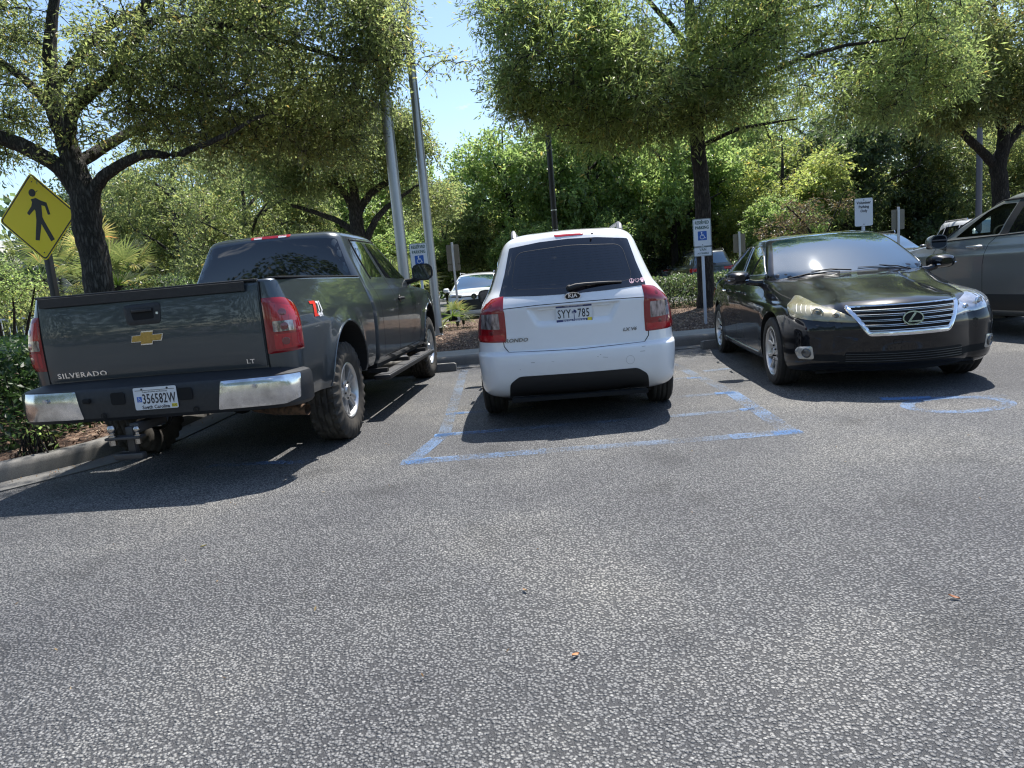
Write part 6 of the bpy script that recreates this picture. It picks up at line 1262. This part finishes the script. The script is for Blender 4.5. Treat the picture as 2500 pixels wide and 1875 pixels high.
make_tree('oak_tree', 'big grey-barked oak forking beside the yellow crossing sign', limbs, ells, 1900, (.078, .029), lf_oak, oakbark, 11, 74, .42, moss=16, sides=18, thr=-.07, keep=lambda p: p[0]*12/p[1] < -1.25-.5*max(0, 5.1-p[2]*12/p[1]) and not (p[0] < -6.9 and p[2] < 3.9 and p[1] < 13.2), extra=[(-1.25, 12.1, 4.85), (-.95, 12.1, 4.92), (-.7, 12, 4.8), (-.45, 12, 4.75), (-.95, 12, 4.65), (-.2, 12, 4.7), (-1.3, 12.1, 5.3), (-1.15, 12, 5.7)]+[(-2.7+1.4*math.cos(k*2.4)*math.sqrt(k/46), 7.75+1.1*math.sin(k*2.4)*math.sqrt(k/46), 6.5+.25*math.sin(k*5.1)) for k in range(46)])  # high extra clusters over the pickup are unseen, added to shade the kerb
# willow oak in the middle right
ty = 14.5
limbs = [[(4.12, ty, .1, .24), (4.15, ty, .6, .175), (4.16, ty, 2.4, .155), (4.13, ty, 3.2, .15), (4.10, ty, 3.8, .14), (4.09, ty, 5.0, .12), (4.08, ty, 6.0, .10), (4.0, ty, 7.6, .06), (3.9, ty, 9.2, .03)],
         [(4.09, ty, 5.1, .07), (3.85, ty-.1, 5.55, .06), (3.5, ty-.2, 5.95, .05), (2.9, ty-.3, 6.6, .03)], [(4.09, ty, 5.3, .06), (4.4, ty-.1, 5.85, .05), (4.8, ty-.2, 6.5, .03)],
         [(4.11, ty, 3.9, .06), (3.3, ty-.4, 4.3, .05), (2.2, ty-.9, 4.6, .035), (1.0, ty-1.2, 4.7, .015)], [(4.11, ty, 4.1, .06), (5.2, ty-.5, 4.6, .05), (6.4, ty-.9, 4.9, .035), (7.6, ty-1.2, 4.9, .015)],
         [(4.10, ty, 4.6, .06), (3.6, ty+.8, 5.1, .045), (2.6, ty+1.8, 5.7, .02)], [(4.10, ty, 4.4, .06), (4.4, ty-1.0, 4.9, .045), (4.9, ty-2.2, 5.2, .02)], [(4.09, ty, 5.0, .05), (5.4, ty+.4, 5.8, .04), (7.0, ty+.6, 6.2, .02)], [(4.12, ty, 3.5, .05), (4.9, ty-.2, 3.75, .035), (5.9, ty-.5, 3.8, .015)]]
ells = [(4.1, ty, 6.0, 3.6, 2.4, 2.0, 3.2), (1.7, 14.0, 5.3, 2.0, 2.0, 1.2, 1.9), (6.7, 14.0, 5.6, 2.3, 2.0, 1.6, 2.2), (.35, 14.0, 5.9, 1.2, 1.4, 1.3, 1.5), (3.2, 13.4, 4.4, 2.1, 1.4, .8, 1.3), (6.0, 13.6, 4.3, 2.2, 1.4, .8, 1.3), (1.0, 14.2, 4.6, .9, .9, .45, .4), (8.3, 14.5, 5.6, 1.5, 1.6, 1.4, .9), (4.1, 13.0, 5.6, 3.0, 1.2, 1.5, 1.6), (2.3, 13.8, 3.95, 1.5, 1.0, .45, .5), (6.3, 13.9, 3.85, 1.9, 1.0, .5, .8), (8.4, 14.6, 4.5, 1.3, 1.2, .7, .5)]
make_tree('willow_oak_tree', 'straight-trunked willow oak with narrow leaves behind the van accessible sign', limbs, ells, 1650, (.120, .027), lf_wil, darkbark, 12, 72, .48, sides=16, thr=-.08, keep=lambda p: p[0]*14/p[1] > (.05 if p[2] > 5.9 else .30), extra=[(.25, 13.6, 5.0), (.1, 13.8, 5.15), (.35, 13.4, 4.7), (.15, 13.7, 6.4), (.0, 13.7, 5.7), (-.1, 13.8, 6.1), (-.15, 13.6, 6.5)])
# oak behind the pickup cab
def tt(x, y, z0=.1): return x, y, z0
limbs = [[(-4.35, 22, 0, .30), (-4.33, 22, 1.5, .25), (-4.32, 22, 3.1, .22), (-4.32, 22, 3.6, .20), (-4.30, 22, 4.5, .12), (-4.4, 22, 5.2, .07), (-4.5, 22, 6.4, .03)], [(-4.32, 22, 3.5, .15), (-4.5, 22, 4.1, .12), (-4.9, 22, 4.65, .09), (-5.2, 22, 5.3, .04)],
         [(-4.3, 22, 3.5, .15), (-4.0, 22, 3.96, .12), (-3.55, 22, 4.3, .10), (-3.0, 22, 4.55, .08), (-2.2, 22, 5.0, .04)], [(-4.3, 22, 2.4, .13), (-3.91, 22, 3.1, .11), (-3.48, 22, 3.6, .09), (-3.1, 22, 3.85, .07), (-2.3, 22, 4.3, .03)], [(-4.35, 22, 3.0, .12), (-5.0, 22, 3.5, .09), (-6.2, 21.8, 4.0, .05)]]
ells = [(-4.4, 22, 6.0, 2.8, 2.4, 1.8, 2.5), (-2.2, 22, 5.6, 1.4, 1.8, 1.0, 1.2), (-6.6, 22, 5.4, 2.0, 2, 1.4, 1.2), (-2.0, 22, 4.2, 1.2, 1.5, .8, .8)]
make_tree('oak_tree', 'mid-distance oak with low fork above the pickup cab roof', limbs, ells, 700, (.11, .046), lf_oak, oakbark, 13, 90, .52, moss=8, thr=-.05, keep=lambda p: p[0] < -1.3-.4*(p[2]-4) and p[2] < 6.9)
# right hand oak
limbs = [[(12.75, 18, 0, .26), (12.7, 18, 2.2, .20), (12.62, 18, 3.0, .19), (12.74, 18, 3.5, .15), (12.7, 18, 4.6, .12), (12.5, 18, 6, .07), (12.4, 18, 7.6, .03)], [(12.62, 18, 2.9, .13), (12.3, 18, 3.25, .11), (11.7, 18, 3.85, .09), (10.8, 18, 4.6, .05), (9.9, 17.8, 5.2, .02)], [(12.7, 18, 3.3, .12), (13.1, 18, 3.8, .10), (13.8, 18, 4.6, .06), (14.6, 18, 5.5, .03)], [(12.66, 18, 3.9, .08), (12.0, 17.6, 4.8, .06), (11.2, 17.2, 5.8, .03)]]
ells = [(12.6, 17.8, 6.3, 3.2, 2.4, 2.0, 3), (10.4, 17.6, 5.4, 1.7, 1.8, 1.3, 1.2), (15.0, 17.8, 5.3, 1.8, 2, 1.5, 1), (11.6, 17.4, 4.4, 1.6, 1.2, .6, .7)]
make_tree('oak_tree', 'oak with dark leaning trunk above the grey SUV roof', limbs, ells, 760, (.11, .042), lf_oak, darkbark, 14, 90, .50, thr=-.04)
# generic trees behind: three prototypes, then copies
def proto(name, label, h, rw, z0, ncl, leaf, ml, mb_, seed, per, rc, low=.35):
    limbs = [[(0, 0, 0, .05*h**.7), (0, 0, h*.25, .04*h**.7), (.1, .05, h*.5, .028*h**.7), (-.05, 0, h*.75, .015*h**.7), (0, 0, h*.95, .02)]]
    r = np.random.default_rng(seed)
    for k in range(6): a = k*1.05+r.uniform(0, .5); z = h*(.25+.08*k); limbs.append([(0, 0, z, .02*h**.6), (math.cos(a)*rw*.35, math.sin(a)*rw*.35, z+h*.10, .014*h**.6), (math.cos(a)*rw*.75, math.sin(a)*rw*.75, z+h*.16, .02)])
    ells = [(0, 0, h*.62, rw*.8, rw*.8, h*.36, 3)]
    for k in range(7): a = r.uniform(0, 6.28); q = rw*.55; ells.append((math.cos(a)*q, math.sin(a)*q, r.uniform(z0+h*.1, h*.85), rw*.5, rw*.5, h*.17, .8))
    return make_tree(name, label, limbs, ells, ncl, leaf, ml, mb_, seed, per, rc, origin=(0, 0, 0), sides=8, twigs=7, thr=-.07)
def dup(root, loc, rz, s, label, group=None, name=None):
    o = root.copy(); COL.objects.link(o); o.location = loc; o.rotation_euler = (0, 0, rz); o.scale = s; o['label'] = label
    if group: o['group'] = group
    for ch in list(root.children): c = ch.copy(); COL.objects.link(c); c.parent = o
    return o
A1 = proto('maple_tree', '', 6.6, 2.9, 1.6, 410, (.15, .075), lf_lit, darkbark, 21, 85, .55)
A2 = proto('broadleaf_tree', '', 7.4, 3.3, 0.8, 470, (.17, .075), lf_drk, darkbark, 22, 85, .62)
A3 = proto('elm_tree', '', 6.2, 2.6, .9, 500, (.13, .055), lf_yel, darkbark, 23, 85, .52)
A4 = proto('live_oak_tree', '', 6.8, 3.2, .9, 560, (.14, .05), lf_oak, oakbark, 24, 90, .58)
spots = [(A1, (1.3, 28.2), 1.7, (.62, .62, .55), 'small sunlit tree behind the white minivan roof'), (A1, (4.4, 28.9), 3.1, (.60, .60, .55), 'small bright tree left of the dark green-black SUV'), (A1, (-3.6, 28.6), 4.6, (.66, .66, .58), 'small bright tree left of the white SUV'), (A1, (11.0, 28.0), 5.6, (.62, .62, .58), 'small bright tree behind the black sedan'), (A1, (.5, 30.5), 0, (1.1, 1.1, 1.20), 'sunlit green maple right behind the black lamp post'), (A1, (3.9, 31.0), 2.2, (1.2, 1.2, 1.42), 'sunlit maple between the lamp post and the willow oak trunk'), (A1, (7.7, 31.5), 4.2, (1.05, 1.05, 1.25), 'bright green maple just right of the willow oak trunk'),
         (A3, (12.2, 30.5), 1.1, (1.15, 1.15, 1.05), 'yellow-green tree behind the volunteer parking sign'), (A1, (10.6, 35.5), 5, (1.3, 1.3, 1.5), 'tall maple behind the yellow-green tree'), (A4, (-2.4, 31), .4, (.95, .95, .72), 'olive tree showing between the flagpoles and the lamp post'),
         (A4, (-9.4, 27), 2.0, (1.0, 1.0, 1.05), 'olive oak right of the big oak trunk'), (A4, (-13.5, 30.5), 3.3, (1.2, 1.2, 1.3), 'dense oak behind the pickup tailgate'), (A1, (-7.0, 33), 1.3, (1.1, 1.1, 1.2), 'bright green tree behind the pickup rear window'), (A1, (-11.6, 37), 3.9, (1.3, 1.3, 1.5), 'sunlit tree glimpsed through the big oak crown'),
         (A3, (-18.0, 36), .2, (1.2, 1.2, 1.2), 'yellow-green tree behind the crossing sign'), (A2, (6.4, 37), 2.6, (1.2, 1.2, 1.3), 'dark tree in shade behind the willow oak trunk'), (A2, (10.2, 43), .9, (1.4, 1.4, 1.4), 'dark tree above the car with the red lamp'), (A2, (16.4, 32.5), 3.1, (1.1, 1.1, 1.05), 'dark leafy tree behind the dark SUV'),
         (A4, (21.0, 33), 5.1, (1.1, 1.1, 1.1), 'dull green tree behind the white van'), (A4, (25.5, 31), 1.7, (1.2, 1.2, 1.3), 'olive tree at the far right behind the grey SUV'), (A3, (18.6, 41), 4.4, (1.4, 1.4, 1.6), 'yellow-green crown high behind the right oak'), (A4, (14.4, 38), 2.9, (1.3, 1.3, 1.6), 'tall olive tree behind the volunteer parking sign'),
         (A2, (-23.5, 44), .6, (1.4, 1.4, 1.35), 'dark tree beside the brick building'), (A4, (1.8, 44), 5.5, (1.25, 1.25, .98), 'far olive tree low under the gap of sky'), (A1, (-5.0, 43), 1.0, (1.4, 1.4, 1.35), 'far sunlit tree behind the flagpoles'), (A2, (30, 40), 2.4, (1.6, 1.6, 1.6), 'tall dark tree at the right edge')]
used = set()
for P_, (x, y), rz, s, lab in spots:
    if id(P_) not in used:
        used.add(id(P_)); P_.location = (x, y, 0); P_.rotation_euler = (0, 0, rz); P_.scale = s; P_['label'] = lab; P_['group'] = 'trees beyond the far parking row'
    else: dup(P_, (x, y, 0), rz, s, lab, 'trees beyond the far parking row')
# far woodland, one mass
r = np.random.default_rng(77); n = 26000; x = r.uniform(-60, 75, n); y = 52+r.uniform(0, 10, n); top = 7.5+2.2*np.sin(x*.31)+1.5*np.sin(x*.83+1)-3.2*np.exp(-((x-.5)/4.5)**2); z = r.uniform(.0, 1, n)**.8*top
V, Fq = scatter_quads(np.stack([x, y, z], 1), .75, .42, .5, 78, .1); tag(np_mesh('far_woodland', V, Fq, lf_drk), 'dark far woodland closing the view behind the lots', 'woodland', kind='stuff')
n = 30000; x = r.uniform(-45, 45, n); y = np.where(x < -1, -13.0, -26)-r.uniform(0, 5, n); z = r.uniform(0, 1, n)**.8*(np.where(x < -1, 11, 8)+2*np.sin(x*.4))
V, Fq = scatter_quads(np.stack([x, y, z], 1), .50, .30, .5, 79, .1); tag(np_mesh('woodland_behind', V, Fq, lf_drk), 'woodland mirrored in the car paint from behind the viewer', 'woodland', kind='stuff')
# ------------------------------------------------------------------ hedges and shrubs
def hedge(name, label, cat, fn, n, leaf, m, seed, box, group=None, kind=None):
    """fn(x,y) -> top height above ground or <=0 outside"""
    r = np.random.default_rng(seed); P = []; x0, x1, y0, y1 = box
    while len(P) < n:
        x, y = r.uniform(x0, x1), r.uniform(y0, y1); h = fn(x, y)
        if h <= 0: continue
        h *= 1+.12*noise.noise(Vector((x*2.2, y*2.2, seed))); u = r.uniform()
        edge = min(fn(x+.18, y) > 0, fn(x-.18, y) > 0, fn(x, y-.18) > 0)
        z = h-abs(r.normal())*.07 if (u < .55 and edge) else r.uniform(.05, 1)*h
        P.append((x, y, z+.15))
    t = thing(name, label, cat, (*np.mean(np.array(P)[:, :2], 0), .1), 0, group); off = np.array([*np.mean(np.array(P)[:, :2], 0), .1])
    V, Fq = scatter_quads(np.array(P), leaf[0], leaf[1], 1.0, seed, .12); np_mesh('foliage', V-off, Fq, m, t); small = []
    for k in range(60): p = np.array(P[r.integers(len(P))]); small.append(np.array([[p[0]+r.normal()*.05, p[1]+r.normal()*.05, .1, .008], [p[0], p[1], p[2], .004]]))
    V, Fq = tubes_np(small, 4); np_mesh('stems', V-off, Fq, darkbark, t, True); return t
def fh(x, y):
    kx = kerb_x(y) if 1.7 < y < 10.2 else -3.4; d = min(kx-.60-x, x+10.5, y-5.6-max(0, (-4.6-x))*.05, 10.6-y)
    return 0 if d <= 0 else .84*min(1, (d/.35)**.5)
hedge('hedge', 'clipped green hedge left of the pickup behind the kerb', 'hedge', fh, 60000, (.075, .042), lf_hdg, 31, (-10.5, -4, 5.6, 10.6))
def eh(cx, cy, rx, ry, h): return lambda x, y: h*math.sqrt(max(0, 1-((x-cx)/rx)**2-((y-cy)/ry)**2))
def bx(x0, x1, y0, y1, h): return lambda x, y: 0 if min(x-x0, x1-x, y-y0, y1-y) <= 0 else h*min(1, (min(x-x0, x1-x, y-y0, y1-y)/.3)**.5)
hedge('hedge', 'low dark hedge between the white minivan and the van accessible sign', 'hedge', bx(2.3, 5.6, 15.0, 16.6, .80), 9000, (.075, .035), lf_drk, 32, (2.3, 5.6, 15.0, 16.6))
hedge('shrub', 'small sprig of pale leaves at the pickup bumper by the kerb', 'shrub', eh(-3.98, 5.75, .13, .13, .34), 60, (.060, .030), lf_lit, 33, (-4.2, -3.8, 5.6, 5.9))
hedge('shrub', 'yellow-leaved shrub behind the black sedan roof', 'shrub', eh(5.95, 16.2, .45, .45, 1.35), 260, (.12, .06), lf_yel, 34, (5.4, 6.5, 15.7, 16.7))
for i, (x, y, rx, h, n, lab) in enumerate(((-11.5, 17.0, 1.6, 1.9, 5000, 'bushy shrub low behind the crossing sign post'), (-8.4, 17.5, 1.7, 1.9, 5000, 'dark shrub right of the big oak trunk base'), (-5.4, 19.0, 1.6, 1.7, 4500, 'shrub seen under the oak over the pickup bed'), (9.9, 19.0, 1.6, 1.0, 3500, 'shrub behind the black sedan roof'))):
    hedge('shrub', lab, 'shrub', eh(x, y, rx, rx*.8, h), n, (.10, .045), (lf_oak, lf_drk, lf_drk, lf_drk)[i], 40+i, (x-rx, x+rx, y-rx, y+rx), 'shrubs beyond the beds')
# tree with broken brown branches behind the volunteer sign
limbs = [[(9.3, 20.5, .2, .05), (9.2, 20.5, 1.2, .04), (8.8, 20.4, 2.0, .03), (8.2, 20.3, 2.6, .015)], [(9.2, 20.5, 1.3, .03), (9.6, 20.4, 2.2, .02), (9.9, 20.3, 2.9, .01)], [(9.0, 20.4, 1.6, .025), (8.3, 20.2, 1.9, .015), (7.6, 20.1, 2.1, .01)]]
brown = leafmat('brown_leaves', (.06, .045, .025), (.085, .062, .03), (.085, .095, .03), .4)
make_tree('small_tree', 'thin brown-leaved sapling behind the volunteer parking sign', limbs, [(8.9, 20.3, 2.5, 1.3, .8, .5, 1), (8.0, 20.2, 1.9, .8, .6, .35, .5)], 40, (.085, .036), brown, darkbark, 51, 50, .3)
# ------------------------------------------------------------------ palms
def palm(name, label, x, y, z0, th, nf, fr, m, seed, dead=0, nb=26):
    r = np.random.default_rng(seed); V = []; Fq = []; k = 0; st = []
    for i in range(nf):
        a = i*2.399+r.uniform(-.3, .3); el = R(r.uniform(-35, 75)); d = np.array([math.cos(a)*math.cos(el), math.sin(a)*math.cos(el), math.sin(el)]); L_ = fr*r.uniform(.8, 1.2)*.9
        P0 = np.array([0, 0, th]); P1 = P0+d*L_; P1[2] -= .1*L_; st.append(np.array([[*P0, .012], [*(P0+d*L_*.5), .010], [*P1, .006]]))
        side = np.cross(d, [0, 0, 1.]); side /= np.linalg.norm(side)+1e-6; up = np.cross(side, d)
        for b in range(nb):
            q = R(-105+210*b/(nb-1)); dd = d*math.cos(q)+side*math.sin(q)+up*.15*math.cos(q*2); ln = fr*(.55+.35*math.cos(q))*r.uniform(.85, 1.1); s2 = np.cross(dd, up); s2 /= np.linalg.norm(s2)+1e-6; w = .018*fr/.8
            m1 = P1+dd*ln*.5; tip = P1+dd*ln+np.array([0, 0, -.22*ln*r.uniform(.4, 1.2)])
            V += [P1, m1+s2*w, m1-s2*w, tip]; Fq.append((k, k+1, k+3, k+2)); k += 4
    t = thing(name, label, 'palm', (x, y, z0)); np_mesh('crown', np.array(V), Fq, m, t); Vt, Ft = tubes_np(st, 4); np_mesh('leaf_stalks', Vt, Ft, lf_lit, t)
    if th > 1: Vt, Ft = tubes_np([np.array([[0, 0, -.1, .20], [0, 0, th*.5, .17], [0, 0, th, .19]])], 12); np_mesh('trunk', Vt, Ft, darkbark, t, True)
    return t
lf_palm = leafmat('palm_leaves', (.06, .085, .025), (.09, .12, .035), (.14, .155, .05), .4, .35)
lf_palmy = leafmat('palm_leaves_dry', (.12, .13, .04), (.17, .17, .05), (.24, .20, .07), .45, .4)
palm('sabal_palm', 'feathery fan palm low behind the crossing sign', -12.6, 19.5, 0, 2.3, 34, .95, lf_palm, 61); palm('sabal_palm', 'fan palm between the crossing sign post and the oak trunk', -9.6, 17.8, 0, 1.9, 34, .85, lf_palm, 62)
palm('sabal_palm', 'yellowing fan palm just right of the crossing sign post', -10.5, 19.0, 0, 2.5, 12, .8, lf_palmy, 63); palm('palmetto', 'small fan palmetto by the right flagpole', -1.12, 14.7, .28, .30, 13, .40, lf_palm, 64); palm('palmetto', 'palmetto with spiky leaves behind the reserved parking sign', -2.15, 14.2, .28, .9, 14, .62, lf_palm, 65)
# crape myrtle at the left edge
limbs = [[(-9.7+dx*.1, 13.6, .2, .035), (-9.7+dx*.4, 13.6+.1*dx, 1.0, .028), (-9.8+dx*.9, 13.6, 1.9, .012)] for dx in (-1, -.5, 0, .5, 1)]
make_tree('small_tree', 'multi-stemmed young tree at the left edge in front of the white fence', limbs, [(-9.9, 13.6, 1.95, 1.1, .9, .5, 1)], 70, (.06, .03), lf_lit, darkbark, 52, 70, .3)
# ------------------------------------------------------------------ brick building and white fence, far left
t = thing('brick_building', 'low brick building with pale roof behind the white fence at the left edge', 'building', (-42, 62, 0), R(12))
brick = mat('brick', (.22, .08, .055), .85); tb = N(brick, 'ShaderNodeTexCoord'); bt = N(brick, 'ShaderNodeTexBrick', Scale=4); bt.inputs['Color1'].default_value = (.25, .09, .06, 1); bt.inputs['Color2'].default_value = (.17, .06, .045, 1); bt.inputs['Mortar'].default_value = (.3, .27, .24, 1); LK(brick, tb.outputs['Object'], bt.inputs['Vector']); LK(brick, bt.outputs['Color'], B(brick).inputs['Base Color'])
mb = MB(); mb.box((0, 0, 2.6), (30, 10, 5.2)); mb.done('wall', brick, t, False)
mb = MB(); mb.add([(-16, -6, 5.2), (16, -6, 5.2), (16, 6, 5.2), (-16, 6, 5.2), (-12, 0, 8.2), (12, 0, 8.2)], [(0, 1, 5, 4), (2, 3, 4, 5), (1, 2, 5), (3, 0, 4), (3, 2, 1, 0)]); mb.done('roof', mat('pale_roof', (.48, .47, .45), .6), t, False)
for i in range(8): mb = MB(); mb.box((-12+3.4*i, -5.03, 2.6), (1.5, .1, 1.8)); mb.done('window', MT['darkglass'], t, False)
t = thing('fence', 'white picket railing fence at the left edge behind the hedge', 'fence', (-30, 44, 0), R(8)); mb = MB()
for i in range(70): mb.box((-14+.4*i, 0, .78), (.05, .05, 1.42))
tag(mb.done('pickets', sw, t, False), kind=None); mb = MB(); mb.box((0, 0, 1.42), (28, .09, .10)); mb.box((0, 0, .16), (28, .09, .10)); mb.done('rails', sw, t, False)

# leaf litter caught along the gutter
r = np.random.default_rng(91); P = []
for k in range(520):
    i = r.integers(6, len(KS)-8); a, b = np.array(KS[i]), np.array(KS[i+1]); q = a+(b-a)*r.uniform(); n_ = np.array([-(b-a)[1], (b-a)[0]]); n_ /= np.linalg.norm(n_)+1e-9; d = -abs(r.normal())*.16-.01; P.append((*(q+n_*d), .014 if d > -.3 else .006))
for k in range(160): P.append((r.uniform(-5, 6), r.uniform(2.0, 10.2), .006))
V, Fq = scatter_quads(P, .021, .008, 2.5, 92, .12); lit = leafmat('leaf_litter', (.10, .06, .03), (.20, .13, .06), (.30, .22, .09), .2); tag(np_mesh('leaf_litter', V, Fq, lit), 'tiny dry leaves scattered along the gutter and asphalt', 'leaf litter', kind='stuff')
